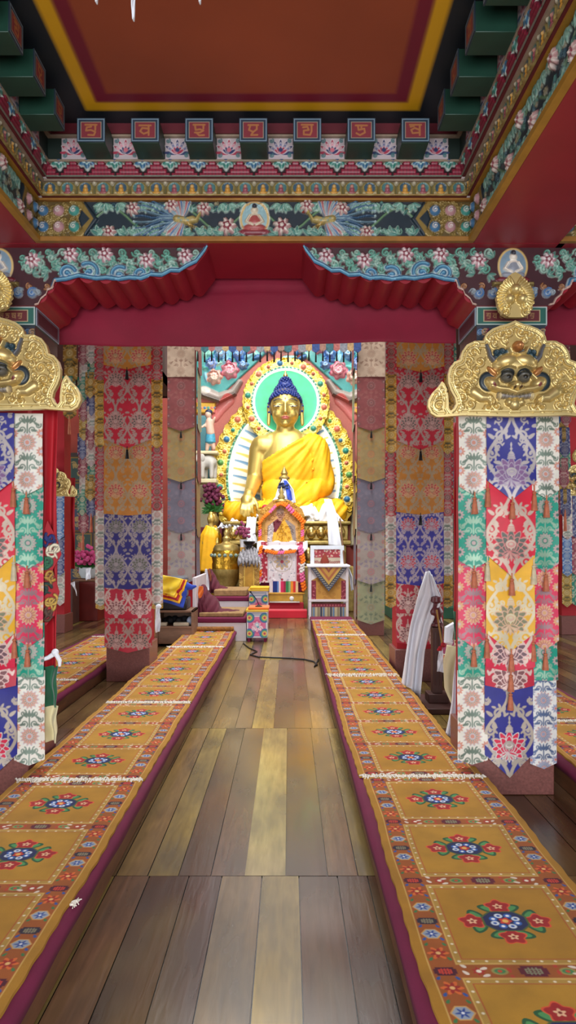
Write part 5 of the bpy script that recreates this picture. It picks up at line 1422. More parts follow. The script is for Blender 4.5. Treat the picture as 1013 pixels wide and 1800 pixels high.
# ---- lotus throne of the statue
t = thing('lotus_throne', 'gilded lotus throne with two rows of embossed petals under the golden buddha', 'throne', (W(502, 990).x, YB - .2, 0))
yf = YB - 1.25; sf = yf / FOC
x0, x1 = xat(391, yf), xat(618, yf)
m = MB(); zc = [zat(py, yf) for py in (918, 926, 944, 950, 968, 992, 1010, 1066)]
m.box(x0, x1, yf + .02, YB + .5, zat(922, yf), zat(916, yf)); m.box(x0 + .06, x1 - .06, yf + .1, YB + .5, zat(950, yf), zat(922, yf)); m.box(x0, x1, yf, YB + .5, zat(958, yf), zat(950, yf))
m.box(x0 + .1, x1 - .1, yf + .12, YB + .5, zat(995, yf), zat(958, yf)); m.box(x0 - .05, x1 + .05, yf - .05, YB + .5, 0, zat(995, yf))
m.build('tiers', M_GOLD_OLD, t, bevel=.03)
for zt, hgt, nn in ((zat(936, yf), .15, 12), (zat(976, yf), .2, 11)):
    for i in range(nn):
        m = MB(); xx = x0 + .12 + (x1 - x0 - .24) * (i + .5) / nn
        m.ball((xx, yf + .1, zt), ((x1 - x0) / nn * .47, .09, hgt * .95), 14, 10); m.ball((xx, yf + .03, zt - .02), ((x1 - x0) / nn * .28, .06, hgt * .6), 12, 8)
        m.build('petal', M_GOLD, t)

# ---- halo
M_HALO = mat_attr('halo_gilding', .42, var=.15, scale=6)
YH = YB + .62
sh = YH / FOC
th_ = thing('halo', 'double gold halo with a green disc and blue rays behind the golden buddha', 'halo', (xat(500, YH), YH, zat(915, YH)))
GOLDY = '#d3b53c'
def scrollwork(c, x, y, rx, ry, wd, n, seed):
    """gilt openwork filling an elliptical band"""
    rnd = random.Random(seed)
    for i in range(n):
        a = rnd.random() * 2 * PI; q = 1 + rnd.uniform(-.8, .8) * wd
        c.curl(x + rx * q * math.cos(a), y + ry * q * math.sin(a), .075 * rnd.uniform(.7, 1.2), rnd.random() * 6, rnd.choice((-1, 1)), '#e3c54a' if i % 3 else '#f0da78', .017, h=.05, metal=.25, n=12)
def boss(c, x, y, r, col):
    c.disc(x, y, r * 1.35, '#f2e08a', h=.05, metal=.3); c.disc(x, y, r, col, h=.1)
# body halo
hw, hh = 135 * sh, (930 - 676) * sh
c = Canvas(2 * hw + .1, hh + .02, .0125, '#b9992f', .2); cx0 = 0; cy0 = (930 - 840) * sh
RX, RY = 128 * sh, 155 * sh
rx1, ry1 = 98 * sh, 127 * sh
E = lambda k: np.hypot((c.X - cx0) / (RX * k), (c.Y - cy0) / (RY * k))
scrollwork(c, cx0, cy0, (RX + rx1) / 2, (RY + ry1) / 2, .12, 520, 3)
for i in range(30):
    a = -.55 + (PI + 1.1) * i / 29; R = (1.13 if i % 2 else 1.16)
    boss(c, cx0 + rx1 * R * math.cos(a), cy0 + ry1 * R * math.sin(a), .05 if i % 2 else .075, ['#c9705a', '#2f8f80', '#3a78a0', '#d0705a', '#5d9a54'][i % 5])
c.ell(cx0, cy0, rx1 * 1.045, ry1 * 1.035, '#5fa08a', h=.03)
for i in range(130):
    a = i * 2 * PI / 130; c.disc(cx0 + rx1 * 1.03 * math.cos(a), cy0 + ry1 * 1.022 * math.sin(a), .022, '#2f8a74' if i % 2 else '#bfd4b0', h=.05)
c.ell(cx0, cy0, rx1, ry1, '#f4f1df')
inn = np.hypot((c.X - cx0) / rx1, (c.Y - cy0) / ry1) < 1
c.H = np.where(inn, -.03, c.H)
for sg in (-1, 1):
    for k in range(15):
        y = cy0 + ry1 * (-.62 + 1.34 * k / 14); a0 = .18 + .022 * k
        P_ = [(cx0 + sg * rx1 * (.30 + .62 * t_ * min(1, .55 + .45 * math.cos((k - 5) * .17))), y + .36 * t_ * (.4 + k * .05) - .25 * (1 - t_) * .5 - .12 * t_ * t_) for t_ in [i / 12 for i in range(13)]]
        c.stroke(P_, .075, .018, '#e2c05a' if k % 2 else '#7ba0bd')
        if k % 2 == 0: c.stroke([(p[0], p[1] + .02) for p in P_], .028, .008, '#4f87b0')
ring_keep = [(cx0 + (RX * (1 + .012 * math.cos(i * PI))) * math.cos(2 * PI * i / 90), cy0 + (RY * (1 + .012 * math.cos(i * PI))) * math.sin(2 * PI * i / 90)) for i in range(90)]
c.cut([p for p in ring_keep if p[1] > .02] if False else [(p[0], max(p[1], .0)) for p in ring_keep])
link('body_halo', c.mesh('body_halo', facing(xat(500, YH), YH, zat(930, YH)), depth=.12, back=False), M_HALO, th_)
# head halo
R0 = 76 * sh; c = Canvas(2 * R0 + .06, 2 * R0 + .06, .0115, '#b9992f', .2); cy = R0 + .03
scrollwork(c, 0, cy, R0 * .87, R0 * .87, .13, 330, 6)
for i in range(20):
    a = i * 2 * PI / 20 + .16; boss(c, R0 * .88 * math.cos(a), cy + R0 * .88 * math.sin(a), .07 if i % 2 else .045, ['#3f8f7c', '#c9705a', '#3a6f98', '#cf7f66'][(i // 2) % 4] if i % 2 else '#b8624e')
c.disc(0, cy, 60.5 * sh, '#5fa08a', h=.03)
for i in range(110):
    a = i * 2 * PI / 110; c.disc(59.5 * sh * math.cos(a), cy + 59.5 * sh * math.sin(a), .02, '#2f8a74' if i % 2 else '#c9d6b4', h=.05)
c.disc(0, cy, 57.5 * sh, '#f6f2e0'); c.disc(0, cy, 54.5 * sh, '#3db883')
c.H = np.where(np.hypot(c.X, c.Y - cy) < 57 * sh, -.02, c.H)
c.cut([(R0 * (1 + .01 * math.cos(i * PI)) * math.cos(2 * PI * i / 100), cy + R0 * (1 + .01 * math.cos(i * PI)) * math.sin(2 * PI * i / 100)) for i in range(100)])
yh2 = YH - .16
link('head_halo', c.mesh('head_halo', facing(xat(503, yh2), yh2, zat(706, yh2) - cy), depth=.1, back=False), M_HALO, th_)
M_LED = mat('lit_tube', '#eafff2', .5, emit=2.2); M_LED2 = mat('warm_lit_tube', '#fff8dc', .5, emit=1.6)
m = MB(); rr = 56.2 * sh; m.tube([(xat(503, yh2) + rr * math.cos(a), yh2 - .02, zat(706, yh2) + rr * math.sin(a)) for a in [2 * PI * i / 72 for i in range(73)]], .02, 8, cap=False); m.build('light_ring', M_LED, th_)
m = MB(); m.tube([(xat(500, YH) + rx1 * .985 * math.cos(a), YH + .0, zat(930, YH) + cy0 + ry1 * .985 * math.sin(a)) for a in [-.6 + (PI + 1.2) * i / 80 for i in range(81)]], .018, 8, cap=False); m.build('light_ring', M_LED2, th_)

# ---- painted carvings around the halo: clouds, lotus swirls, a rainbow scroll
YW = YH + .35; sw = YW / FOC
c = Canvas((655 - 345) * sw, (960 - 590) * sw, .0135, '#a8584a')
cx = lambda px_: (px_ - 500) * sw
cyy = lambda py_: (960 - py_) * sw
for sg in (-1, 1):
    X = lambda px_: sg * abs(cx(px_))
    c.poly([(X(395), cyy(690)), (X(345), cyy(700)), (X(345), cyy(590)), (X(500), cyy(590)), (X(450), cyy(640))], '#3e8f8c', h=.06)
    rnd = random.Random(12)
    for k in range(46):
        x, y = rnd.uniform(348, 496), rnd.uniform(602, 660)
        if x > 420 and y > 632: continue
        c.leaf(X(x), cyy(y), .26, .07, rnd.random() * 6, rnd.choice(('#2f7f86', '#5db0a4', '#8cc4b4', '#31608f', '#7fb7c4')), h=.12)
    for x, y, R, cols in ((405, 652, 15, ('#d98a96', '#b9566c', '#e9c3c4')), (388, 622, 11, ('#7fb4d8', '#3f6fb0', '#c9dcec')), (420, 622, 12, ('#5f8fd0', '#2f55a0', '#a8c4e4')), (372, 640, 10, ('#7f9fd8', '#3d62b0', '#c0d0ec')), (440, 612, 11, ('#d98a96', '#b9566c', '#e9c3c4')), (470, 610, 12, ('#e0a0a4', '#5f8fb4', '#efd8d0')), (495, 608, 10, ('#6fb0b0', '#2f7f86', '#c4dcd8')), (378, 664, 13, ('#dfb0a0', '#c98a78', '#efd8c8')), (428, 642, 9, ('#6f9fd0', '#2f55a0', '#b8d0e8'))):
        R *= sw
        c.flower(X(x), cyy(y), R * 1.15, 7, .2, cols[1], h=.16); c.flower(X(x), cyy(y), R, 7, .2, cols[0], h=.2)
        c.curl(X(x), cyy(y), R * .72, 1, sg, cols[2], R * .12, h=.24); c.curl(X(x), cyy(y), R * .8, 2.6, sg, cols[1], R * .05, h=.23)
    # grey-brown elephant-trunk scroll and red petal of the frame
    c.stroke([(X(358), cyy(690)), (X(385), cyy(700)), (X(410), cyy(690)), (X(422), cyy(672))], .15, .07, '#9c9088', h=.2)
    c.stroke([(X(358), cyy(697)), (X(388), cyy(707)), (X(414), cyy(694))], .03, .03, '#6d655f', h=.21)
    c.ell(X(362), cyy(688), .13, .1, '#c9c0b4', h=.2)
    c.rect(min(X(345), X(380)), max(X(345), X(380)), cyy(728), cyy(708), '#c79a34', h=.08, metal=.3)
    for k in range(6): c.disc(X(349 + 6 * k), cyy(718), .035, ['#3f8f7c', '#c9705a', '#3a6f98'][k % 3], h=.1)
    c.stroke([(X(378), cyy(735)), (X(388), cyy(720)), (X(402), cyy(704))], .1, .14, '#b8605a', h=.05)
    c.rect(min(X(345), X(384)), max(X(345), X(384)), 0, cyy(852), '#cfc4a0', h=.1)
    c.rect(min(X(345), X(372)), max(X(345), X(372)), cyy(850), cyy(730), '#4a7f86', h=.03)
tW = thing('carved_screen', 'painted carved screen of blue and pink cloud swirls around the halo', 'carving', (xat(500, YW), YW, zat(960, YW)))
link('cloud_carving', c.mesh('cloud_carving', facing(xat(500, YW), YW, zat(960, YW)), depth=.15, back=False), M_CARVE, tW)
MB().box(xat(345, YW), xat(655, YW), YW + .02, YW + .5, 0, zat(590, YW)).build('backing_wall', M_WALL_ALTAR, tW)
# cherub figure and pale elephant on the left bracket
def Wk(px_, py_, dy=0): v = at(px_, py_, 16.4); v.y += dy; return v
se = 16.4 / FOC
m = MB()
m.capsule(Wk(368, 742), Wk(370, 760), 7 * se, 8 * se); m.ball(Wk(366, 729), (6 * se, .08, 6.5 * se)); m.capsule(Wk(364, 745), Wk(356, 752, -.1), 3 * se, 2.4 * se); m.capsule(Wk(373, 745), Wk(378, 735, -.05), 3 * se, 2.4 * se)
m.capsule(Wk(367, 768), Wk(364, 790), 5 * se, 3.4 * se); m.capsule(Wk(372, 768), Wk(376, 788), 5 * se, 3.4 * se)
tc_ = thing('cherub_figure', 'small painted standing figure in a blue skirt left of the halo', 'figurine', Wk(369, 795))
link('body', remeshed(m, .02, 3, 'body'), mat('pale_flesh_paint', '#c9a894', .5, var=.1), tc_)
m = MB(); m.lathe([(7.5 * se, 0), (8.5 * se, -.06), (9.5 * se, -.2), (6 * se, -.24)], Wk(370, 762), 16, sy=.8); m.build('skirt', mat('turquoise_paint', '#3f8fa8', .5, var=.3, scale=20), tc_)
m = MB(); m.ball(Wk(367, 724, .03), (6.6 * se, .09, 5 * se)); m.build('hair', mat('indigo_line', '#24304e'), tc_)
m = MB(); e_ = lambda x, y, d=0: Wk(x, y, d)
m.ball(e_(366, 812), (16 * se, .16, 12 * se), 20, 14); m.ball(e_(352, 806, -.1), (8 * se, .12, 9 * se), 16, 12)
m.tube([e_(347, 806, -.15), e_(342, 815, -.22), e_(341, 828, -.22), e_(346, 834, -.22)], [4.4 * se, 3.6 * se, 2.6 * se, 2 * se], 12)
for x, d in ((357, -.12), (361, .1), (373, -.12), (377, .1)): m.capsule(e_(x, 815, d), e_(x, 838, d), 4.6 * se, 4 * se)
m2 = MB(); m2.box(e_(345, 0).x, e_(384, 0).x, 16.25, 16.65, zat(799, 16.4), zat(793.5, 16.4)); tag(m2.build('carved_shelf', mat('shelf_cream', '#cbbf98', .6), bevel=.02), 'cream ledge carrying the small standing figure', 'shelf')
te = thing('elephant_figure', 'pale grey carved elephant on the bracket left of the halo', 'figurine', Wk(366, 842))
link('body', remeshed(m, .022, 3, 'body'), mat('elephant_grey', '#b0aca4', .6, var=.12), te)
m = MB()
for d in (-.16, .1): m = MB(); m.ball(e_(357, 806, d), (5 * se, .03, 7 * se), 12, 8); m.build('ear', mat('elephant_grey', '#b0aca4'), te)
m = MB(); m.box(e_(342, 0).x, e_(382, 0).x, 16.2, 16.7, zat(850, 16.4), zat(842.5, 16.4)); tag(m.build('carved_shelf', mat('shelf_cream', '#cbbf98', .6), bevel=.02), 'cream ledge carrying the pale elephant', 'shelf')
# pennant valance hanging high in front of the altar
tv = thing('pennant_valance', 'row of brocade pennants with dark tassels across the top of the altar view', 'valance', (XC, 10.95, zat(600, 10.95)))
i = 0; x = -1.46
while x < 1.08:
    wv_ = .115; cols_ = ['#a07a6a', '#3a6f78', '#b06a64', '#8a8f96', '#c0a070', '#35508a']; ccol = cols_[i % 6]
    zt = zat(585, 10.95); zb = zat(619 + 2 * (i % 2), 10.95)
    m = MB(); m.prism([(x, zt), (x, zb + .05), (x + wv_ / 2, zb), (x + wv_, zb + .05), (x + wv_, zt)], 10.95 - .004 * (i % 2), 10.958 - .004 * (i % 2))
    m.build('pennant', mat('pennant_%d' % (i % 6), ccol, .7, var=.4, scale=30), tv, smooth=False)
    m = MB(); m.tube([(x + wv_ / 2, 10.94, zb + .02), (x + wv_ / 2, 10.94, zb - .05), (x + wv_ / 2, 10.94, zb - .14)], [.005, .012, .014], 6); m.build('tassel', M_DARK, tv)
    x += wv_ * .93; i += 1

# ================================================================== THINGS BEFORE THE STATUE
def p_(x, y, Y, d=0): v = at(x, y, Y); v.y += d; return v
# ---- high teaching throne with portrait
YT = 14.3; st = YT / FOC
t = thing('teaching_throne', 'high throne draped in white lace brocade in the middle of the altar', 'throne', (xat(495, YT), YT + .4, 0))
X0, X1 = xat(455, YT), xat(538, YT)
m = MB(); m.box(X0 + .04, X1 - .04, YT + .02, YT + .55, zat(1040, YT), zat(960, YT)); m.build('seat_block', M_MAROON, t)
m = MB(); m.box(xat(473, YT), xat(533, YT), YT - .12, YT + .55, zat(1060, YT), zat(1042, YT)); m.box(xat(470, YT), xat(536, YT), YT - .14, YT + .55, zat(1044, YT), zat(1041, YT)); m.build('gilt_base', M_GOLDP, t, bevel=.01)
m = MB(); m.ball((xat(513, YT), YT - .13, zat(1051, YT)), (.045, .02, .045)); m.build('white_jewel', mat('jewel_white', '#e6e0e0', .3), t)
c = Canvas(.86, .82, .0065, '#d8d2d6'); rnd = random.Random(2)
c.rect(-.42, -.29, 0, .82, '#9c2036'); c.rect(.29, .42, 0, .82, '#9c2036')
for k in range(60):
    x, y = rnd.choice((-1, 1)) * rnd.uniform(.29, .42), rnd.uniform(0, .82); c.flower(x, y, .022, 6, .4, rnd.choice(('#d9b0b4', '#e9e0da', '#c4606c')))
for k in range(90): c.flower(rnd.uniform(-.26, .26), rnd.uniform(.02, .78), rnd.uniform(.012, .022), 5, .4, rnd.choice(('#a8a4b4', '#b89aa4', '#8f9aa0', '#efe9ec')))
for k in range(8): c.leaf(0, .42, .17, .045, k * PI / 4, '#b8a07c'); c.leaf(0, .42, .12, .025, k * PI / 4, '#8f8f9c')
c.disc(0, .42, .035, '#8c3040'); c.ring(0, .42, .2, .006, '#b0a08c'); c.disc(0, .06, .025, '#a02838')
for sg in (-1, 1): c.rect(sg * .275 - .006, sg * .275 + .006, 0, .82, '#b5a9ae')
f = lambda X, Y, H: (xat(496, YT) + X, YT - .02 - H - .008 * np.sin(X * 30) * (1 - Y), zat(1024, YT) + Y)
link('lace_front', c.mesh('lace_front', f, depth=.006), mat_attr('lace_brocade', .7, var=.06), t)
c = Canvas(.58, .27, .005, '#c02a4a')
for k, (a, b_, col) in enumerate(((-.29, -.22, '#d8cfd4'), (-.22, -.13, '#12307c'), (-.13, -.1, '#3f7fc0'), (-.1, -.06, '#e3c9d0'), (-.06, .0, '#c9285a'), (.0, .04, '#8f1c40'), (.04, .1, '#2f7a4a'), (.1, .14, '#7fb07a'), (.14, .19, '#e08a2a'), (.19, .24, '#c9302c'), (.24, .29, '#d8c090'))): c.rect(a, b_, 0, .27, col)
link('striped_cloth', c.mesh('striped_cloth', facing(xat(499, YT), YT - .035, zat(1045, YT)), depth=.006), mat_attr('striped_wool', .8, var=.1), t)
def garland(name, P, cols, r, parent):
    m = [MB() for _ in cols]; P = [Vector(q) for q in P]; L = sum((P[i + 1] - P[i]).length for i in range(len(P) - 1)); n = int(L / (r * 1.1))
    for i in range(n):
        f = i / (n - 1) * (len(P) - 1); k = min(int(f), len(P) - 2); q = P[k].lerp(P[k + 1], f - k)
        mm = m[(i // 3) % len(cols)]
        for j in range(5):
            a = j * 2 * PI / 5 + i; mm.ball(q + Vector((math.cos(a), math.sin(a) * .7, math.sin(a + 1))) * r * .55, r * .62, 6, 4)
    o = MB()
    t_ = thing('flower_garland', name, 'garland', P[0], 'flower garlands on the throne and portrait')
    for k, mm in enumerate(m): mm.build('blossoms', mat('garland_%s' % cols[k], {'orange': '#f07a14', 'pink': '#e06a9c', 'white': '#e2dcd8'}[cols[k]], .8, var=.2, scale=30), t_)
    return t_
yg = YT - .08
garland('pink, orange and white flower garland down the left edge of the high throne', [p_(x, y, yg) for x, y in ((459, 962), (456, 985), (457, 1010), (456, 1024))], ('orange', 'pink', 'white'), .04, t)
garland('pink, orange and white flower garland down the right edge of the high throne', [p_(x, y, yg) for x, y in ((528, 962), (533, 985), (531, 1010), (535, 1035))], ('pink', 'orange', 'white'), .05, t)
garland('short orange and pink garland across the top of the white lace', [p_(x, y, yg) for x, y in ((468, 968), (484, 972), (500, 971), (518, 969))], ('orange', 'orange', 'pink'), .036, t)
t2 = thing('white_cushion_cloth', 'white cloth laid over the seat of the high throne', 'cloth', p_(496, 960, YT))
rows = []
for j in range(14):
    rows.append([p_(452 + 89 * i / 40, 962 - 9 * math.sin(PI * min(1, j / 6) / 2) * (1 + .25 * math.sin(i * .5)) + (3 * math.sin(i * .9) + 5 if j == 0 else 0), YT, -.07 + .045 * j) for i in range(41)])
solid(link('sheet', strip_mesh('sheet', rows), M_WHITE, t2), .015)
# portrait on the throne: carved frame, painted monk
YP2 = YT + .28; sp = YP2 / FOC
t = thing('portrait', 'framed portrait of a seated monk in a yellow robe on the high throne', 'portrait', p_(495, 956, YP2))
c = Canvas(.96, .94, .006, '#b5883a', .2); q = .94 / 80   # per photo px
X = lambda x: (x - 495) * q
Y = lambda y: (956 - y) * q
outl = [(X(455), Y(956)), (X(455), Y(905)), (X(460), Y(895)), (X(470), Y(888)), (X(480), Y(880)), (X(495), Y(876)), (X(510), Y(880)), (X(520), Y(888)), (X(531), Y(895)), (X(535), Y(905)), (X(535), Y(956))]
for k in range(160): c.curl(rnd.uniform(-.46, .46), rnd.uniform(0, .92), .035, rnd.random() * 6, rnd.choice((-1, 1)), '#d0a650', .008, h=.02, metal=.3, n=10)
c.poly([(X(467), Y(956)), (X(467), Y(918)), (X(474), Y(905)), (X(495), Y(896)), (X(516), Y(905)), (X(523), Y(918)), (X(523), Y(956))], '#c99a5a')
c.poly([(X(470), Y(956)), (X(471), Y(925)), (X(484), Y(915)), (X(506), Y(915)), (X(519), Y(925)), (X(521), Y(956))], '#8f8078')
c.poly([(X(479), Y(956)), (X(480), Y(922)), (X(489), Y(913)), (X(500), Y(913)), (X(510), Y(930)), (X(516), Y(956))], '#d9a32c')
c.poly([(X(480), Y(935)), (X(481), Y(918)), (X(488), Y(912)), (X(497), Y(918)), (X(485), Y(936))], '#6a1a2c')
for k in range(6): c.stroke([(X(497 - k), Y(916 + 2 * k)), (X(490 + k * 3), Y(932 + 2 * k)), (X(484 + 6 * k), Y(954))], .006, .006, '#b07f1e')
c.poly([(X(470), Y(950)), (X(473), Y(926)), (X(480), Y(918)), (X(482), Y(930)), (X(478), Y(952))], '#c3b7b4')
c.ell(X(493), Y(904), 6.8 * q, 9.2 * q, '#b98a70'); c.ell(X(493), Y(899), 6.4 * q, 5 * q, '#a88a78'); c.rect(X(490), X(497), Y(916), Y(910), '#a87a62')
for sg in (-1, 1): c.ring(X(493 + sg * 3), Y(904), 2.3 * q, .35 * q, '#5c4438'); c.disc(X(493 + sg * 3), Y(904), .7 * q, '#2a1c18'); c.ell(X(493 + sg * 7), Y(905), 1 * q, 2.4 * q, '#b08068')
c.stroke([(X(490.5), Y(909.5)), (X(493), Y(910.3)), (X(495.5), Y(909.5))], .5 * q, .5 * q, '#7d4038'); c.stroke([(X(493), Y(904)), (X(492.6), Y(907))], .4 * q, .4 * q, '#96684f')
c.cut(outl)
link('carved_frame', c.mesh('carved_frame', facing(p_(495, 956, YP2).x, YP2, p_(495, 956, YP2).z), depth=.05), mat_attr('portrait_paint', .5, var=.06), t)
m = MB(); m.lathe([(.02, 0), (.1, .02), (.12, .06), (.06, .1), (.08, .14), (.035, .2), (.05, .24), (.012, .32), (.0, .36)], p_(495, 886, YP2, -.03), 16, sy=.6)
m.build('crest', M_GOLD_OLD, t)
yg = YP2 - .08
garland('orange and pink marigold garland arched over the monk portrait', [p_(x, y, yg) for x, y in ((457, 918), (465, 908), (475, 900), (486, 888), (495, 884), (504, 888), (515, 900), (525, 908), (534, 918))], ('orange', 'orange', 'pink'), .045, t)
for xx, lab in ((457, 'left'), (532, 'right')): garland('orange garland hanging down the %s side of the monk portrait' % lab, [p_(xx, y, yg) for y in (920, 935, 948)], ('orange', 'pink'), .034, t)
# small crowned statue behind the portrait
YS = 15.05
t = thing('crowned_statuette', 'small dark crowned statuette wrapped in blue and white scarves above the portrait', 'statuette', p_(500, 880, YS))
m = MB(); m.capsule(p_(500, 878, YS), p_(500, 862, YS), .13, .1); m.ball(p_(500, 850, YS), (.1, .1, .12)); m.build('figure', mat('black_bronze', '#15171f', .4, .3), t)
m = MB(); m.lathe([(.11, 0), (.12, .04), (.06, .1), (.08, .13), (.02, .25), (0, .3)], p_(500, 843, YS), 12); m.build('crown', M_GOLD_OLD, t)
fold_cloth('white_scarf', [p_(497, 843, YS, -.12), p_(488, 862, YS, -.16), p_(482, 885, YS, -.18)], [p_(503, 843, YS, -.12), p_(516, 862, YS, -.16), p_(520, 885, YS, -.18)], M_WHITE, t, folds=2, amp=.04, t=.012)
fold_cloth('blue_scarf', [p_(499, 846, YS, -.2), p_(504, 868, YS, -.24), p_(507, 882, YS, -.26)], [p_(504, 846, YS, -.2), p_(512, 866, YS, -.24), p_(514, 880, YS, -.26)], M_BLUE, t, folds=1, amp=.02, t=.01)
fold_cloth('dark_scarf', [p_(491, 850, YS, -.2), p_(488, 860, YS, -.24)], [p_(507, 850, YS, -.2), p_(511, 860, YS, -.24)], mat('navy_cloth', '#1c2440', .6), t, folds=2, amp=.02, t=.01)
m = MB()
for k in range(18): m.ball(p_(462 + 6 * RND.random() * 1.6, 890 + 9 * RND.random(), 14.9, .1 * RND.random()), .045, 8, 6)
tag(m.build('red_flowers', mat('red_petals', '#c91f30', .7, var=.3, scale=20)), 'small bunch of red flowers left of the portrait crest', 'flowers')

# ---- red carpeted steps
m = MB(); m.box(xat(474, 14.0), xat(541, 14.0), 13.75, 14.2, 0, zat(1068, 13.75)); m.build('lower', M_REDCLOTH) if False else None
t = thing('altar_steps', 'two steps covered in bright red carpet in front of the high throne', 'steps', (xat(506, 13.9), 13.9, 0))
MB().box(xat(468, 13.8), xat(540, 13.8), 13.7, 14.05, 0, .15).build('lower_step', mat('red_carpet', '#c3142c', .85, var=.1, scale=6, sheen=.3), t, bevel=.012)
MB().box(xat(472, 14.1), xat(534, 14.1), 14.05, 14.3, 0, .27).build('upper_step', mat('deep_red_carpet', '#8f1626', .85, var=.1), t, bevel=.012)
MB().box(xat(474, 14.1), xat(527, 14.1), 14.02, 14.3, .27, .295).build('steel_edge', mat('brushed_steel', '#9a958c', .3, .8), t, bevel=.003)

# ---- white framed chair with brocade on the right
YC = 13.6; sc_ = YC / FOC; d_ = .62
t = thing('white_framed_chair', 'white framed ceremonial seat with brocade triangle and striped lower panel, right of the steps', 'chair', (xat(577, YC), YC + d_ / 2, 0))
zt_ = zat(994, YC); xl, xr = xat(543, YC), xat(613, YC)
for x in (xl, xr - .05):
    for y in (YC, YC + d_): MB().box(x, x + .05, y, y + .05, 0, zt_).build('leg', M_PINKWHITE, t, bevel=.004)
for zc_ in (zat(1056, YC),):
    m = MB(); m.box(xl, xr, YC - .004, YC + .05, zc_ - .02, zc_ + .025); m.box(xl, xr, YC + d_, YC + d_ + .05, zc_ - .02, zc_ + .025); m.build('rail', M_PINKWHITE, t, bevel=.004)
m = MB(); m.box(xl - .03, xr + .03, YC - .05, YC + d_ + .08, zt_ - .035, zt_ + .01); m.build('table_top', M_WHITE, t, bevel=.012)
c = Canvas(xr - xl - .08, zat(1000, YC) - zat(1054, YC), .006, '#b9863a')
wv2 = (xr - xl) / 2
for sg in (-1, 1): c.rect(min(sg * (wv2 - .04), sg * (wv2 - .14)), max(sg * (wv2 - .04), sg * (wv2 - .14)), 0, c.h * .62, '#7c2436')
for k in range(40): c.curl(RND.uniform(-.2, .2), RND.uniform(0, c.h), .035, RND.random() * 6, 1, '#a06a2a', .005, n=10)
for k in range(30): c.flower(RND.choice((-1, 1)) * RND.uniform(wv2 - .13, wv2 - .05), RND.uniform(0, c.h * .6), .014, 5, .4, '#b8606a')
for sg in (-1, 1):
    c.poly([(sg * wv2, c.h), (sg * wv2, c.h * .55), (sg * (wv2 - .05), c.h * .62), (sg * (wv2 - .16), c.h * .72), (sg * (wv2 - .3), c.h)], '#e0dada')
link('brocade_front', c.mesh('brocade_front', facing((xl + xr) / 2, YC + .02, zat(1054, YC)), depth=.01), mat_attr('throne_cloth', .7, var=.08), t)
c = Canvas(xr - xl, zat(994, YC) - zat(1040, YC), .0055, '#3c3c48'); H_ = c.h
for k in range(14):
    for sg in (-1, 1):
        f = k / 13; x = sg * wv2 * f; y = H_ * f; c.rect(x - .012, x + .012, y + .03, y + .05, '#7d7f8c'); c.rect(x - .012, x + .012, y + .07, y + .09, '#9a9480')
for a, col in ((.13, '#c09a4a'), (.2, '#a35f3c'), (.27, '#b98a3e'), (.36, '#8f4a3a'), (.42, '#b98a3e')): c.poly([(-wv2 * (1 - a / H_) * 1.0, H_), (0, a), (wv2 * (1 - a / H_) * 1.0, H_)], col)
c.cut([(-wv2, H_), (0, 0), (wv2, H_)])
link('brocade_triangle', c.mesh('brocade_triangle', facing((xl + xr) / 2, YC - .03, zat(1040, YC)), depth=.008), MATS['throne_cloth'], t)
c = Canvas(xr - xl - .1, zat(1060, YC) - .02, .005, '#9a8f78')
for k in range(15):
    x = -c.w / 2 + c.w * k / 14; c.rect(x - .014, x + .014, 0, c.h, ['#1d2a4c', '#5f7fa4', '#c4b490', '#8f7d60'][k % 4])
c.rect(-.5, .5, c.h - .07, c.h, '#7c2436')
for k in range(12): c.flower(-c.w / 2 + c.w * (k + .5) / 12, c.h - .035, .02, 6, .4, '#b8606a')
link('striped_panel', c.mesh('striped_panel', facing((xl + xr) / 2, YC + .025, .01), depth=.01), MATS['throne_cloth'], t)
fold_cloth('side_scarf', [p_(611, 998, YC, .2), p_(616, 1015, YC, .2), p_(619, 1040, YC, .2)], [p_(615, 998, YC, .2), p_(622, 1015, YC, .2), p_(623, 1038, YC, .2)], M_WHITE, t, folds=1.5, amp=.03, t=.008)
# framed picture leaning behind it, with a maroon pointed hat before it
YF = 14.25
t = thing('picture_frame', 'white framed red brocade picture standing behind the white framed seat', 'picture', p_(577, 997, YF))
def frame(x0, x1, y0, y1, Y, wd, m_):
    m = MB(); a, b_, c_, d2 = xat(x0, Y), xat(x1, Y), zat(y1, Y), zat(y0, Y)
    m.box(a, b_, Y, Y + .04, d2 - wd, d2); m.box(a, b_, Y, Y + .04, c_, c_ + wd); m.box(a, a + wd, Y, Y + .04, c_ + wd, d2 - wd); m.box(b_ - wd, b_, Y, Y + .04, c_ + wd, d2 - wd); return m
frame(546, 605, 959, 1002, YF, .075, M_PINKWHITE).build('frame', mat('bluish_white_wood', '#ccd2da', .5), t, bevel=.004)
c = Canvas(.56, .36, .006, '#8c2c34'); 
for k in range(50): c.flower(RND.uniform(-.27, .27), RND.uniform(.2, .36), .018, 6, .4, RND.choice(('#c0a08a', '#b8606a', '#a9a09a')))
c.rect(-.28, .28, 0, .18, '#a89a84')
for k in range(14): c.curl(-.26 + .04 * k, .09, .03, k, 1, '#7c3a3a', .006, n=12)
link('brocade_picture', c.mesh('brocade_picture', facing(xat(576, YF), YF + .015, zat(996, YF)), depth=.01), MATS['throne_cloth'], t)
m = MB(); m.box(xat(552, YF), xat(600, YF), YF + .05, YF + .5, 0, zat(1003, YF)); tag(m.build('pedestal_box', M_WOOD, bevel=.005), 'plain box carrying the white framed picture', 'box')
m = MB(); m.lathe([(.085, 0), (.09, .02), (.07, .09), (.035, .15), (.008, .19)], p_(571, 990, 13.95), 14); tag(m.build('ritual_hat', mat('rust_felt', '#7a2c1c', .9, var=.2)), 'pointed rust red hat in front of the framed brocade picture', 'hat')
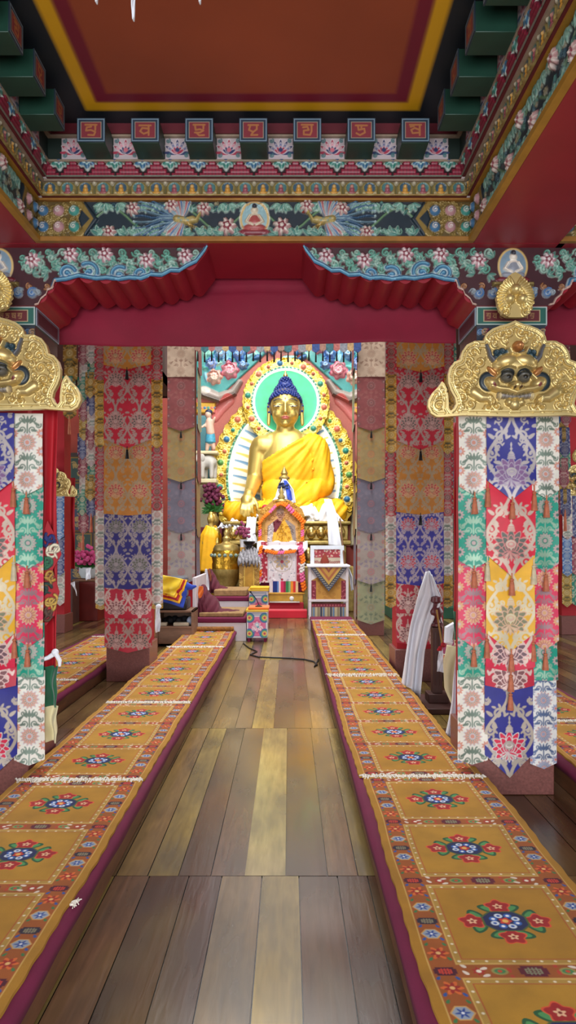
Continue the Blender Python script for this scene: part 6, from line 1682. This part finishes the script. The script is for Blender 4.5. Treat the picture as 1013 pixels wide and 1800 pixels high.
m = MB(); m.tube([p_(607, 1003, 14.1), p_(603, 960, 14.3), p_(598, 912, 14.7)], .018, 8); tag(m.build('bamboo_stick', mat('dark_bamboo', '#6a4a2c', .5)), 'thin stick leaning at the right end of the gilded throne', 'stick')

# ---- gold offering vessels on the left
YG = 14.5
t = thing('golden_urn', 'large embossed golden urn with a domed lid, left of the high throne', 'urn', (xat(398, YG), YG, 0))
bx = xat(398, YG); z = lambda py: zat(py, YG); r = lambda n: n * YG / FOC
m = MB(); m.lathe([(r(20), z(1062)), (r(22), z(1054)), (r(19), z(1050)), (r(17), z(1030)), (r(24), z(1012)), (r(25.5), z(1008)), (r(26), z(1000))], (bx, YG, 0), 40, lobes=26, amp=.015); m.build('fluted_foot', M_GOLD_OLD, t)
m = MB(); m.lathe([(r(23), z(1008)), (r(25), z(1004)), (r(25), z(990)), (r(24), z(988)), (r(25.5), z(980)), (r(25), z(970)), (r(22), z(966)), (r(21.5), z(962))], (bx, YG, 0), 40); m.build('belly', mat('bright_gold', '#c79a34', .3, .9, var=.15, scale=20, bump=.6, bscale=16, bdist=.02), t)
m = MB(); m.lathe([(r(23), z(968)), (r(23.5), z(965)), (r(20), z(958)), (r(9), z(955)), (r(6), z(952)), (r(7), z(946)), (r(4), z(942)), (r(5), z(936)), (0, z(928))], (bx, YG, 0), 32); m.build('lid', M_GOLD_OLD, t)
m = MB()
for k in range(16): a = k * PI / 8; m.ball((bx + r(25.5) * math.cos(a), YG + r(25.5) * math.sin(a), z(976)), .04, 8, 6)
m.build('gem_band', mat('coloured_gems', '#7a8f84', .3, var=.6, scale=30), t)
MB().box(xat(366, YG), xat(432, YG), YG - .4, YG + .33, 0, z(1061)).build('offering_stand', M_WOOD, None, bevel=.01)
tag(bpy.data.objects['offering_stand'], 'dark wooden stand under the golden urn and niche box', 'stand')
YN2 = 14.1
t = thing('shrine_box', 'gilded shrine box with an arched niche, between the urn and the high throne', 'shrine', (xat(438, YN2), YN2 + .2, 0))
c = Canvas(xat(456, YN2) - xat(421, YN2), zat(985, YN2), .0055, '#a07a34', .2)
for k in range(120): c.curl(RND.uniform(-.2, .2), RND.uniform(.3, c.h), .03, RND.random() * 6, RND.choice((-1, 1)), '#c79f4e', .006, h=.012, metal=.3, n=10)
c.ell(0, c.h - .21, .105, .14, '#d8b04a', h=.02); c.rect(-.105, .105, .3, c.h - .2, '#d8b04a', h=.02); c.ell(0, c.h - .21, .08, .115, '#2a2a30'); c.rect(-.08, .08, .3, c.h - .2, '#2a2a30')
c.H = np.where((np.abs(c.X) < .078) & (c.Y < c.h - .12) & (c.Y > .3), -.03, c.H)
for k in range(40): c.disc(RND.uniform(-.07, .07), RND.uniform(.32, c.h - .14), .014, RND.choice(('#6a6258', '#8f7a4c', '#44506a')))
link('niche_front', c.mesh('niche_front', facing(xat(438, YN2), YN2, 0)), mat_attr('shrine_gilding', .45, var=.15, scale=20), t)
MB().box(xat(421, YN2), xat(456, YN2), YN2 + .005, YN2 + .4, 0, zat(985, YN2)).build('box', M_GOLDP, t)
t2 = thing('crumpled_cloth', 'crumpled grey patterned cloth heaped on the gilded shrine box', 'cloth', p_(438, 985, YN2))
m = MB(); rows = []
for j in range(14):
    rows.append([p_(418 + 40 * i / 25, 986 - 22 * math.sin(PI * i / 25) ** .5 * min(1, j / 5) + 4 * math.sin(i * 2.1 + j) + (9 * abs(math.sin(i * .8)) if j == 0 else 0), YN2, -.08 + .035 * j + .04 * math.sin(i * 1.7 + j * 1.3)) for i in range(26)])
mm = mat('patterned_grey', '#8d8b90', .7, var=.75, scale=22)
solid(link('cloth', strip_mesh('cloth', rows), mm, t2), .012)
m = MB(); m.lathe([(.04, 0), (.055, .015), (.115, .08), (.12, .12), (.105, .12), (.06, .04), (.001, .03)], p_(438, 962, YN2, .1), 20); tag(m.build('black_bowl', mat('black_lacquer', '#0d0d0f', .3)), 'small black bowl on the crumpled cloth', 'bowl')
t = thing('flower_pot', 'white pot of mauve flowers left of the monk portrait', 'flowers', p_(428, 962, 14.35))
m = MB(); m.lathe([(.06, 0), (.075, .15), (.08, .16), (.0, .16)], p_(428, 962, 14.35), 16); m.build('pot', M_WHITE, t)
m = MB()
for k in range(40): m.ball(p_(428, 935, 14.35) + Vector((NR.normal() * .06, NR.normal() * .06, NR.normal() * .07)), .035, 6, 4)
m.build('blossoms', mat('mauve_petals', '#8a3a5c', .8, var=.3, scale=30), t)
MB().box(xat(423, 14.4), xat(434, 14.4), 14.28, 14.45, 0, zat(962, 14.35)).build('pot_stand', M_GOLDP); tag(bpy.data.objects['pot_stand'], 'slim stand under the pot of mauve flowers', 'stand')
# disciple statue in yellow
YD = 15.4; sd = YD / FOC
t = thing('disciple_statue', 'standing golden disciple statue wrapped in a yellow robe, left of the golden buddha', 'statue', p_(373, 1000, YD))
m = MB(); D = lambda x, y, d=0: p_(x, y, YD, d)
m.ball(D(371, 912), (7 * sd, .085, 9 * sd), 18, 14); m.capsule(D(371, 922), D(371, 928), 4.5 * sd, 5 * sd); m.capsule(D(364, 932), D(379, 932), 6 * sd, 6 * sd); m.ball(D(371, 950), (12 * sd, .14, 24 * sd), 20, 14)
m.capsule(D(369, 960), D(369, 1020), 12 * sd, 12 * sd); m.ball(D(371, 903), (4.5 * sd, .06, 4 * sd)); m.capsule(D(382, 935), D(383, 955, -.12), 5 * sd, 4 * sd); m.capsule(D(361, 935), D(360, 955, -.1), 5 * sd, 4 * sd)
link('body', remeshed(m, .02, 3, 'body'), M_BODY, t)
rows = []
for j in range(26):
    f = j / 25; y = 926 + 80 * f; rad = (9 + 8 * min(1, f * 5) + 3 * f) * sd
    rows.append([D(371 - 1.5 * f, y) + Vector((rad * math.cos(a) * (1 + .05 * math.sin(a * 9 + f * 4)), rad * .75 * math.sin(a) * (1 + .06 * math.sin(a * 11 + f * 3)), .03 * math.sin(a * 2))) for a in [2 * PI * i / 48 for i in range(48)]])
solid(link('robe', strip_mesh('robe', rows, True), M_YELLOW, t), .012)
MB().box(D(352, 0).x, D(384, 0).x, YD - .2, YD + .25, 0, D(0, 1010).z).build('plinth', M_GOLDP, t, bevel=.01)
t = thing('flower_vase', 'tall vase of dark purple flowers and leaves beside the left edge of the halo', 'flowers', D(371, 905, .45))
m = MB(); m.lathe([(.07, 0), (.12, .1), (.13, .2), (.06, .3), (.09, .34)], D(371, 926, .45), 16); m.build('vase', M_GOLD_OLD, t)
m = MB()
for k in range(70): m.ball(D(371, 872, .45) + Vector((NR.normal() * .12, NR.normal() * .08, NR.normal() * .16)), .05, 7, 5)
m.build('blossoms', mat('purple_petals', '#5c1638', .8, var=.4, scale=25), t)
m = MB()
for k in range(40):
    a = RND.uniform(0, 2 * PI); q0 = D(371, 900, .45); q1 = q0 + Vector((math.cos(a) * .26, math.sin(a) * .15, RND.uniform(-.05, .3))); m.tube([q0, q0.lerp(q1, .5) + Vector((0, 0, .05)), q1], [.008, .05, .004], 6, flat=.25)
m.build('leaves', mat('leaf_green', '#2f6a2c', .6, var=.4, scale=20), t)
MB().box(D(345, 0).x, D(388, 0).x, YD + .3, YD + .7, 0, D(0, 926).z).build('altar_counter', M_RED_D, None, bevel=.01); tag(bpy.data.objects['altar_counter'], 'dark red counter behind the disciple statue', 'counter')

# ---- officiants' benches, robes and tables
def bench(x0, x1, y0, y1, z0, label):
    t = thing('bench', label, 'bench', ((x0 + x1) / 2, (y0 + y1) / 2, 0))
    MB().box(x0, x1, y0, y1, 0, z0).build('base', M_PINKWHITE, t, bevel=.005)
    MB().box(x0 - .01, x1 + .01, y0 - .015, y1 + .01, z0 - .01, z0 + .07).build('maroon_mattress', M_MAROON, t, bevel=.02)
    return t
YE = 10.58; zb_ = zat(1094, YE)
bench(xat(345, YE), xat(433, YE), YE, 11.9, zb_, 'pale bench with a maroon mattress at the far end of the left rugs')
bench(xat(372, 12.3), xat(437, 12.3), 12.3, 13.4, zat(1056, 12.3), 'second, higher maroon bench just behind the pale bench')
MB().box(xat(339, YE), xat(345, YE), YE - .02, 11.9, 0, zat(1015, YE)).build('bench_end_board', M_PINKWHITE, None, bevel=.006); tag(bpy.data.objects['bench_end_board'], 'upright pale board closing the left end of the maroon benches', 'board')
def flat_cushion(x0, x1, y0, y1, Y, Y2, m_, label, cat='cushion'):
    mb = MB(); mb.box(xat(x0, Y), xat(x1, Y), Y, Y2, zat(y1, Y), zat(y0, Y)); o = mb.build('seat_cushion', m_, None, bevel=.015); return tag(o, label, cat)
M_TAN = mat('tan_felt', '#9a7a50', .9, var=.3, scale=18)
flat_cushion(350, 428, 1077, 1084.5, YE + .08, 11.6, M_TAN, 'tan felt pad on the pale bench')
flat_cushion(376, 434, 1037, 1048, 12.4, 13.3, M_TAN, 'tan felt pad with white edge on the higher maroon bench')
def robe_heap(label, pts, Y, dep, m_, extra=None):
    """robe left standing in a peak: pts silhouette (px) from left foot over the peak to right foot"""
    t = thing('folded_robe', label, 'robe', p_(pts[0][0], pts[0][1], Y)); base_y = max(p[1] for p in pts)
    rows = []; n = 44
    for j in range(18):
        g = j / 17; r_ = []
        for i in range(n):
            f = i / (n - 1) * (len(pts) - 1); k = min(int(f), len(pts) - 2); x = pts[k][0] + (pts[k + 1][0] - pts[k][0]) * (f - k); y = pts[k][1] + (pts[k + 1][1] - pts[k][1]) * (f - k)
            hh = math.sin(g * PI) ** .7; yy = base_y + (y - base_y) * hh
            r_.append(p_(x, yy, Y, dep * (g - .2) + .035 * math.sin(f * 6 + yy * .25) + .02 * math.sin(f * 15 - g * 6)))
        rows.append(r_)
    solid(link('cloth', strip_mesh('cloth', rows), m_, t), .02); return t
t = robe_heap('maroon robe standing in a peak on the pale bench', [(346, 1076), (349, 1050), (352, 1030), (357, 1029), (366, 1045), (380, 1055), (385, 1072), (402, 1074), (420, 1076), (424, 1083)], YE + .25, .6, M_MAROON_D)
fold_cloth('orange_lining', [p_(350, 1030, YE + .05), p_(348, 1043, YE + .05), p_(350, 1052, YE + .05)], [p_(357, 1031, YE + .05), p_(358, 1040, YE + .05), p_(354, 1050, YE + .05)], M_ORANGE, t, folds=.7, amp=.015)
t = robe_heap('darker maroon robe with a white scarf standing on the higher bench', [(352, 1040), (360, 1005), (368, 1000), (375, 1010), (385, 1030), (398, 1034), (401, 1042)], 12.75, .5, M_MAROON_D)
fold_cloth('white_scarf', [p_(361, 1000, 12.55), p_(359, 1020, 12.55), p_(358, 1037, 12.55)], [p_(364, 1000, 12.55), p_(367, 1018, 12.55), p_(368, 1038, 12.55)], M_WHITE, t, folds=.8, amp=.02)
fold_cloth('brown_lining', [p_(365, 1001, 12.56), p_(368, 1012, 12.56), p_(370, 1022, 12.56)], [p_(369, 1002, 12.56), p_(372, 1012, 12.56), p_(371, 1022, 12.56)], mat('brown_cloth', '#8a4f2a', .8), t, folds=.5, amp=.01)
def low_table(x0, x1, Y, Y2, yt, ybot, label, front):
    t = thing('low_table', label, 'table', (xat((x0 + x1) / 2, Y), (Y + Y2) / 2, 0)); a, b_ = xat(x0, Y), xat(x1, Y); ztop = zat(yt, Y)
    MB().box(a, b_, Y, Y2, .06, ztop - .03).build('carcass', M_PINKWHITE, t, bevel=.004)
    for x in (a + .01, b_ - .05):
        for y in (Y + .01, Y2 - .05): MB().box(x, x + .04, y, y + .04, 0, .06).build('leg', M_MAROON, t)
    MB().box(a - .015, b_ + .015, Y - .015, Y2 + .015, ztop - .03, ztop).build('table_top', mat('yellow_paint', '#d9b02a', .5), t, bevel=.004)
    w_, h_ = b_ - a, ztop - .03 - .06; c = Canvas(w_ - .01, h_ - .01, .0042, '#dcd6da')
    c.rect(-w_ / 2 + .02, w_ / 2 - .02, .02, h_ * .8, '#3f4f8f'); c.rect(-w_ / 2 + .025, w_ / 2 - .025, .025, h_ * .795, front)
    c.rect(-w_ / 2 + .02, w_ / 2 - .02, h_ * .84, h_ * .96, '#8f96a8'); c.rect(-w_ / 2 + .04, w_ / 2 - .04, h_ * .875, h_ * .925, '#b9b4bc')
    yc = h_ * .42
    for sx in (-1, 1):
        for yy, s_ in ((.06, 1), (h_ * .76, -1)):
            for R, col in ((.075, '#2f5f9c'), (.055, '#4f9a6a'), (.036, '#e0b45a'), (.018, '#c03a4a')): c.disc(sx * (w_ / 2 - .04), yy, R, col)
    c.ell(0, yc, w_ * .27, h_ * .26, '#c94f7c'); 
    for k in range(8): c.leaf(0, yc, w_ * .27, .026, k * PI / 4, '#e6a9bc'); c.leaf(0, yc, w_ * .19, .016, k * PI / 4 + .39, '#3f8f9c')
    for sx in (-1, 1): c.curl(sx * .05, yc - .03, .035, 0, sx, '#f0e6e4', .006); c.curl(sx * .05, yc - .08, .028, 2, sx, '#3f6fae', .005)
    c.disc(0, yc + .03, .03, '#9fc4d4'); c.disc(0, yc + .03, .016, '#e8e2dc')
    link('painted_front', c.mesh('painted_front', facing((a + b_) / 2, Y - .003, .065), depth=.004), mat_attr('table_paint', .5, var=.06), t)
    return t
low_table(434, 470, 10.5, 10.95, 1072, 1128, 'white low table painted with a pink lotus medallion, the nearer of the two', '#d46a92')
low_table(438, 471, 12.0, 12.5, 1036, 1100, 'pink painted low table behind the nearer one, with a yellow top', '#b58a9c')
for Y, x0, x1, yt, lab in ((10.49, 434, 473, 1072, 'orange cloth folded on the nearer painted table'), (11.98, 437, 473, 1036, 'yellow cloth laid on the farther painted table')):
    m = MB(); m.box(xat(x0 + 2, Y), xat(x1, Y), Y + .02, Y + .4, zat(yt, Y) + .001, zat(yt, Y) + .035); o = m.build('folded_cloth', M_ORANGE if x0 == 434 else mat('yellow_cloth', '#dfb422', .7, var=.1), None, bevel=.012); tag(o, lab, 'cloth')
m = MB(); q0 = p_(455, 1066, 10.6); m.lathe([(.05, 0), (.055, .01), (.02, .02), (.012, .03)], (q0.x, 10.62, zat(1072, 10.49) + .036), 14); m.tube([(q0.x, 10.62, zat(1072, 10.49) + .06), (q0.x - .03, 10.6, q0.z + .1), (q0.x - .12, 10.55, q0.z + .22)], .006, 6); m.ball((q0.x - .12, 10.55, q0.z + .22), .015)
tag(m.build('microphone', M_DARK), 'black gooseneck microphone on the orange cloth', 'microphone')
# cable on the floor
m = MB(); m.tube([p for x, y in ((428, 1132), (438, 1140), (452, 1146), (440, 1152), (455, 1156), (480, 1157), (510, 1158), (535, 1160), (552, 1164), (558, 1170), (553, 1173), (556, 1168), (560, 1160)) for p in [Vector((xat(x, EYE * FOC / (y - VY)), EYE * FOC / (y - VY), .008))]], .009, 6)
tag(m.build('cable', mat('black_rubber', '#1c1a1c', .6)), 'black cable snaking across the planks of the aisle', 'cable')

# ---- wooden box shelf with cloths
YX = 10.02
t = thing('open_cabinet', 'low brown wooden cabinet with an open shelf, left of the pale bench', 'cabinet', (xat(310, YX), YX + .25, 0))
a, b_ = xat(274, YX), xat(340, YX); zt_ = zat(1073, YX); zm = zat(1101, YX)
WB = mat('box_wood', '#7c5a44', .55, var=.25, scale=6, stretch=(1, 1, 6))
for nm, bx_ in (('side_panel', (a, a + .03, YX, YX + .5, 0, zt_)), ('side_panel', (b_ - .03, b_, YX, YX + .5, 0, zt_)), ('top_board', (a, b_, YX, YX + .5, zt_ - .03, zt_)), ('shelf', (a + .03, b_ - .03, YX, YX + .5, zm - .03, zm)), ('front_panel', (a + .03, b_ - .03, YX + .01, YX + .03, .04, zm - .03)), ('back_panel', (a + .03, b_ - .03, YX + .47, YX + .5, .0, zt_ - .03))):
    MB().box(*bx_).build(nm, WB, t, bevel=.004)
m = MB()
for k in range(14): m.ball((a + .07 + .36 * RND.random(), YX + .15 + .2 * RND.random(), zm + .05 + .03 * RND.random()), (.05, .05, .045), 10, 8)
tag(m.build('dark_bundle', mat('black_cloth', '#17171c', .8, var=.5, scale=20)), 'bundle of dark cloth on the open shelf of the wooden cabinet', 'bundle')
for k, (x, w__, lab) in enumerate(((285, .12, 'left'), (318, .22, 'right'))):
    m = MB(); m.box(xat(x, YX) - w__ / 2, xat(x, YX) + w__ / 2, YX + .02, YX + .14, zm + .001, zm + .05); tag(m.build('paper_packet', mat('old_paper', '#b0a48e', .8, var=.15), None, bevel=.01), 'pale paper packet on the cabinet shelf, %s one' % lab, 'packet')
m = MB(); m.ball((xat(333, YX), YX + .1, zm + .07), (.05, .05, .06), 12, 8); tag(m.build('plastic_bag', mat('bluish_bag', '#8f9db4', .4, var=.3, scale=20)), 'bluish crumpled bag at the right end of the cabinet shelf', 'bag')
m = MB(); m.box(a + .02, b_ - .1, YX + .04, YX + .46, zt_, zat(1052, YX)); tag(m.build('black_case', mat('black_case', '#14151c', .35), None, bevel=.02), 'black case on the wooden cabinet under the yellow cloth', 'case')
def cover():
    t = thing('altar_cloth', 'yellow altar cloth with red stripe and royal blue border folded over the black case', 'cloth', p_(310, 1040, YX))
    # three nested borders of one folded cloth
    def sheet(nm, L, Rr, m_, d):
        return fold_cloth(nm, [p_(x, y, YX, d - .02 * k) for k, (x, y) in enumerate(L)], [p_(x, y, YX, d - .02 * k) for k, (x, y) in enumerate(Rr)], m_, t, folds=1.3, amp=.02, n=20, k=26, t=.008)
    sheet('blue_border', [(283, 1016), (281, 1040), (280, 1055)], [(326, 1020), (330, 1040), (324, 1068)], M_BLUE, -.02)
    sheet('yellow_edge', [(283, 1014), (281, 1036), (280, 1050)], [(330, 1019), (324, 1040), (318, 1060)], M_YELLOW, -.035)
    sheet('red_stripe', [(283, 1013), (281, 1034), (280, 1047)], [(327, 1019), (320, 1040), (315, 1055)], M_REDCLOTH, -.045)
    sheet('gold_edge', [(283, 1012), (281, 1031), (280, 1043)], [(324, 1018), (317, 1036), (312, 1050)], M_YELLOW, -.055)
    sheet('yellow_field', [(286, 1010), (284, 1028), (282, 1040)], [(321, 1017), (315, 1034), (309, 1047)], mat('lemon_silk', '#e8c51c', .5, var=.12, scale=8, sheen=.3), -.065)
    m = MB(); m.tube([p_(328, 1030, YX, -.03), p_(338, 1032, YX, -.03), p_(346, 1030, YX, -.03)], [.06, .035, .012], 10, flat=.5); m.build('blue_corner', M_BLUE, t)
    q = MB(); q.box(a + .06, b_ - .12, YX + .03, YX + .4, zat(1052, YX), zat(1014, YX)); tag(q.build('scripture_box', mat('grey_box', '#5c5f68', .6), None, bevel=.03), 'grey box under the yellow altar cloth', 'box')
cover()
fold_cloth_t = thing('white_scarf', 'short white scarf tied at the lower right of the second left pillar', 'scarf', p_(277, 1075, 7.4))
fold_cloth('tail', [p_(275, 1065, 7.35), p_(273, 1090, 7.35), p_(274, 1112, 7.35)], [p_(280, 1064, 7.35), p_(283, 1088, 7.35), p_(281, 1110, 7.35)], M_WHITE, fold_cloth_t, folds=1, amp=.015)
m = MB(); m.ball(p_(279, 1066, 7.33), (.03, .025, .025)); m.build('knot', M_WHITE, fold_cloth_t)

# ================================================================== BEYOND THE PILLARS
M_PEN = {k: brocade('pennant_brocade_' + k, *v, rough=.6) for k, v in dict(
    jade=('#177a68', '#9aa88f', '#c0b090', '#2f6258'), wine=('#8a2c46', '#c0a098', '#7a4a50', '#d0b8a8'), gold=('#b08a34', '#5a5438', '#d0b87c', '#7a5c2a'),
    navy=('#27306a', '#8f94a4', '#6a6a8a', '#b8b4b0'), bone=('#cfc9bd', '#7d8a80', '#b08a80', '#a09ab0'), blue=('#2f5f9c', '#a9b4c0', '#6a8fb4', '#d0ccc4')).items()}
PENB = roundel(.11, .3, .005)
PENC = {}
def pennant_string(px, y, z0, z1, label, order, w=.11, step=.2):
    t = thing('hanging_pennant_string', label, 'pennant string', (px, y, z0), 'hanging strings of brocade pennants')
    z = z0; k = 0
    while z > z1 + .05:
        key = order[k % len(order)]
        mk = (key, round(w, 3))
        if mk not in PENC:
            h = .3; c = Canvas(w, h, .005); b = roundel(w, h, .005); c.C = b.C
            c.cut([(-w / 2, h), (-w / 2, .06), (0, 0), (w / 2, .06), (w / 2, h)])
            me = c.mesh('pennant', lambda X, Y, H: (X, -.006 * np.sin(X / w * 6) - .02 * (1 - Y / h) - H, Y), depth=.003); me.materials.append(M_PEN[key]); PENC[mk] = me
        o = bpy.data.objects.new('pennant', PENC[mk]); COL.objects.link(o); o.parent = t; o.location = Vector((px + .012 * math.sin(k * 2.1), y + .012 * (k % 2), z - .3)) - woff(t)
        z -= step; k += 1
    m = MB(); m.tube([(px, y - .02, z - .05), (px, y - .02, z - .12), (px, y - .02, z - .26)], [.004, .012, .018], 8); m.build('tassel', M_TASSEL, t)
    return t
Y7 = 7.9
ords = [['bone', 'jade', 'gold', 'navy', 'bone', 'wine'], ['wine', 'bone', 'jade', 'wine', 'gold', 'navy'], ['navy', 'gold', 'wine', 'jade'], ['gold', 'blue', 'wine', 'bone', 'navy'], ['jade', 'wine', 'blue', 'gold', 'bone']]
nm = ['string of small brocade pennants just left of the second left pillar, nearest the pillar', 'string of brocade pennants left of the second left pillar, the outer one', 'olive brocade pennants high at the left beside the gold plaque']
pennant_string(xat(161, Y7), Y7, 3.75, zat(900, Y7), nm[0], ords[0], .115, .19)
pennant_string(xat(144, Y7), Y7 + .06, 3.75, zat(925, Y7), nm[1], ords[1], .115, .21)
pennant_string(xat(118, Y7), Y7 + .1, 3.75, zat(720, Y7), nm[2], ['gold', 'gold', 'jade'], .15, .2)
pennant_string(xat(779, 7.9), 7.9, 3.75, zat(960, 7.9), 'dark pennant string between the second right pillar and the gold plaque pillar', ords[2], .115, .2)
pennant_string(xat(795, 7.9), 7.95, 3.75, zat(880, 7.9), 'pennant string half hidden by the left edge of the right front pillar hanging', ords[4], .115, .2)
pennant_string(xat(962, 6.9), 6.9, 3.5, zat(890, 6.9), 'pennant string right of the front pillar hanging, inner one', ['navy', 'wine', 'blue', 'gold', 'jade'], .1, .15)
pennant_string(xat(978, 6.9), 6.95, 3.5, zat(905, 6.9), 'pennant string right of the front pillar hanging, middle one', ['blue', 'navy', 'wine', 'bone'], .1, .15)
pennant_string(xat(994, 6.9), 6.92, 3.5, zat(870, 6.9), 'pennant string right of the front pillar hanging, outer one', ['wine', 'gold', 'navy', 'jade'], .1, .15)

# side pillars with small gold plaques
def side_pillar(px, y, lab, flip):
    pillar(px, y, .44, 4.15, .3, 'red pillar in the dim side aisle, %s' % lab)
    plaque(px, y - .12, 2.2, 'small dim gold face plaque on the %s side aisle pillar' % lab, sc=.95, res=.008)
    t = thing('pillar_hanging', 'small blue and ivory brocade hanging under the dim %s plaque' % lab, 'hanging', (px, y - .1, 0), 'brocade hangings wrapped round the pillars')
    for k, (dx, w, ms) in enumerate(((0, .2, ['navy', 'wine', 'jade']), (-.18, .15, ['bone', 'blue', 'gold']), (.18, .15, ['blue', 'navy', 'bone']))):
        z = 2.22
        for i, s in enumerate((.65, .6, .5)):
            b = roundel(w, s + .06, .008); cloth_tier(b, w, s + .06, .06, px + dx, y - .1 - (3 - i) * .01, z - s - .06, M_PEN[ms[i]], t); z -= s - .02
side_pillar(xat(90, 11.5), 11.5, 'left', 0)
side_pillar(xat(1012, 11.3), 11.3, 'right', 1)
# red banner strip beside the left side pillar
fold_cloth('red_hanging', [p_(122, 840, 12.4), p_(122, 1000, 12.4)], [p_(132, 840, 12.4), p_(132, 1000, 12.4)], M_REDCLOTH, None, folds=1, amp=.03)
tag(bpy.data.objects['red_hanging'], 'narrow red cloth hanging in the dim left aisle behind the pennants', 'hanging')
# red altar cabinet with pink flowers
YR = 13.2
t = thing('red_cabinet', 'dark red cabinet carrying pink flowers in the left side aisle', 'cabinet', (xat(152, YR), YR + .3, 0))
MB().box(xat(131, YR), xat(172, YR), YR, YR + .6, 0, zat(1022, YR)).build('body', mat('cabinet_red', '#6d1b14', .4, var=.2), t, bevel=.01)
MB().box(xat(128, YR), xat(175, YR), YR - .03, YR + .63, zat(1022, YR), zat(1018, YR)).build('top_board', M_WOOD, t, bevel=.005)
t = thing('flower_pot', 'pale pot of bright pink flowers on the dark red cabinet', 'flowers', p_(147, 1018, YR))
m = MB(); m.lathe([(.12, 0), (.17, .1), (.16, .2), (.0, .2)], p_(148, 1017, YR, .25), 20); m.build('pot', mat('grey_white_pot', '#b4bcc0', .5), t)
m = MB()
for k in range(150):
    v = Vector((NR.normal() * .14, NR.normal() * .1, abs(NR.normal()) * .11 - .02)); m.ball(p_(150, 990, YR, .25) + v, .04, 6, 4)
m.build('blossoms', mat('pink_petals', '#c0457c', .75, var=.35, scale=25), t)
m = MB()
for k in range(40):
    a = RND.uniform(0, 2 * PI); q0 = p_(148, 998, YR, .25); q1 = q0 + Vector((math.cos(a) * .3, math.sin(a) * .2, RND.uniform(-.02, .25))); m.tube([q0, q0.lerp(q1, .5), q1], [.006, .03, .004], 5, flat=.3)
m.build('leaves', mat('leaf_green', '#2f6a2c', .6), t)
fold_cloth('pot_scarf', [p_(150, 1000, YR, .05), p_(152, 1020, YR, -.02)], [p_(158, 998, YR, .05), p_(160, 1018, YR, -.02)], M_WHITE, t, folds=1, amp=.02)
# small table with a white scarf at far left, dark shelving behind, painted cabinet on the right
fold_cloth('white_scarf_far', [p_(122, 1026, 12.6), p_(131, 1030, 12.6)], [p_(131, 1022, 12.6), p_(135, 1048, 12.6)], M_WHITE, None, folds=.6, amp=.02)
o = bpy.data.objects['white_scarf_far']; o.name = 'white_scarf'; tag(o, 'small white scarf hung on the wooden stand in the dim left aisle', 'scarf')
MB().box(xat(98, 12.7), xat(128, 12.7), 12.7, 13.1, 0, zat(1024, 12.7)).build('wooden_stand', M_WOOD_D, None, bevel=.01); tag(bpy.data.objects['wooden_stand'], 'dark wooden stand in the left aisle under the white scarf', 'stand')
def painted_cabinet(x0, x1, Y, ztop, label, seed):
    t = thing('painted_cabinet', label, 'cabinet', ((x0 + x1) / 2, Y + .3, 0)); w, h = x1 - x0, ztop
    MB().box(x0, x1, Y, Y + .6, 0, ztop).build('body', mat('cabinet_dark', '#2c1a16', .5, var=.3), t)
    c = Canvas(w, h, .012, '#31201a'); rnd = random.Random(seed); n = max(2, int(w / .5))
    for i in range(n):
        a = -w / 2 + w * i / n
        for j in range(int(h / .55)):
            b_ = .05 + j * .55
            c.rect(a + .03, a + w / n - .03, b_, b_ + .5, '#a07c34', h=.01, metal=.3); c.rect(a + .045, a + w / n - .045, b_ + .015, b_ + .485, rnd.choice(('#1d3a34', '#521a1c', '#26304e')))
            for k in range(7): c.curl(rnd.uniform(a + .1, a + w / n - .1), rnd.uniform(b_ + .08, b_ + .42), .06, rnd.random() * 6, rnd.choice((-1, 1)), '#a98a4a', .011, h=.01, n=12)
            c.flower(a + w / n / 2, b_ + .25, .07, 8, .35, '#b0523c')
    link('painted_panels', c.mesh('painted_panels', facing((x0 + x1) / 2, Y - .004, 0)), M_PAINT, t); return t
painted_cabinet(1.95, 7.9, 15.2, 3.2, 'dark cabinet with gold scroll panels along the far right wall', 3)
painted_cabinet(-7.9, -3.2, 15.4, 3.4, 'dark cabinet with gold scroll panels along the far left wall', 6)
MB().box(1.95, 5, 13.6, 15.1, 0, .22).build('green_step', mat('green_carpet', '#2a5a44', .85, var=.2), None, bevel=.01); tag(bpy.data.objects['green_step'], 'low green carpeted step before the far right cabinet', 'step')
m = MB(); m.box(xat(617, 10.6), xat(628, 10.6), 10.6, 10.75, 0, .06); m.box(xat(660, 10.9), xat(676, 10.9), 10.85, 11.0, 0, .09)
tag(m.build('wood_block', M_WOOD_D, None, bevel=.005), 'small dark wood block at the foot of the third right pillar', 'block') if False else None
# scarves hung from the ceiling above the camera's bay
for k, (x, y0, y1, lab) in enumerate(((235, -28, 34, 'long white scarf tip hanging from the ceiling panel, middle of three'), (170, -30, 4, 'white scarf tip hanging at the left from the ceiling panel'), (352, -30, 4, 'white scarf tip hanging at the right from the ceiling panel'))):
    Yk = 2.62; t = thing('ceiling_scarf', lab, 'scarf', p_(x, y0, Yk))
    zc = 3.79
    fold_cloth('silk', [(xat(x - 6, Yk), Yk, zc), (xat(x - 2, Yk), Yk, zat(y1, Yk))], [(xat(x + 5, Yk), Yk, zc), (xat(x + 1, Yk), Yk, zat(y1, Yk))], M_WHITE, t, folds=1, amp=.008, n=10, k=10)
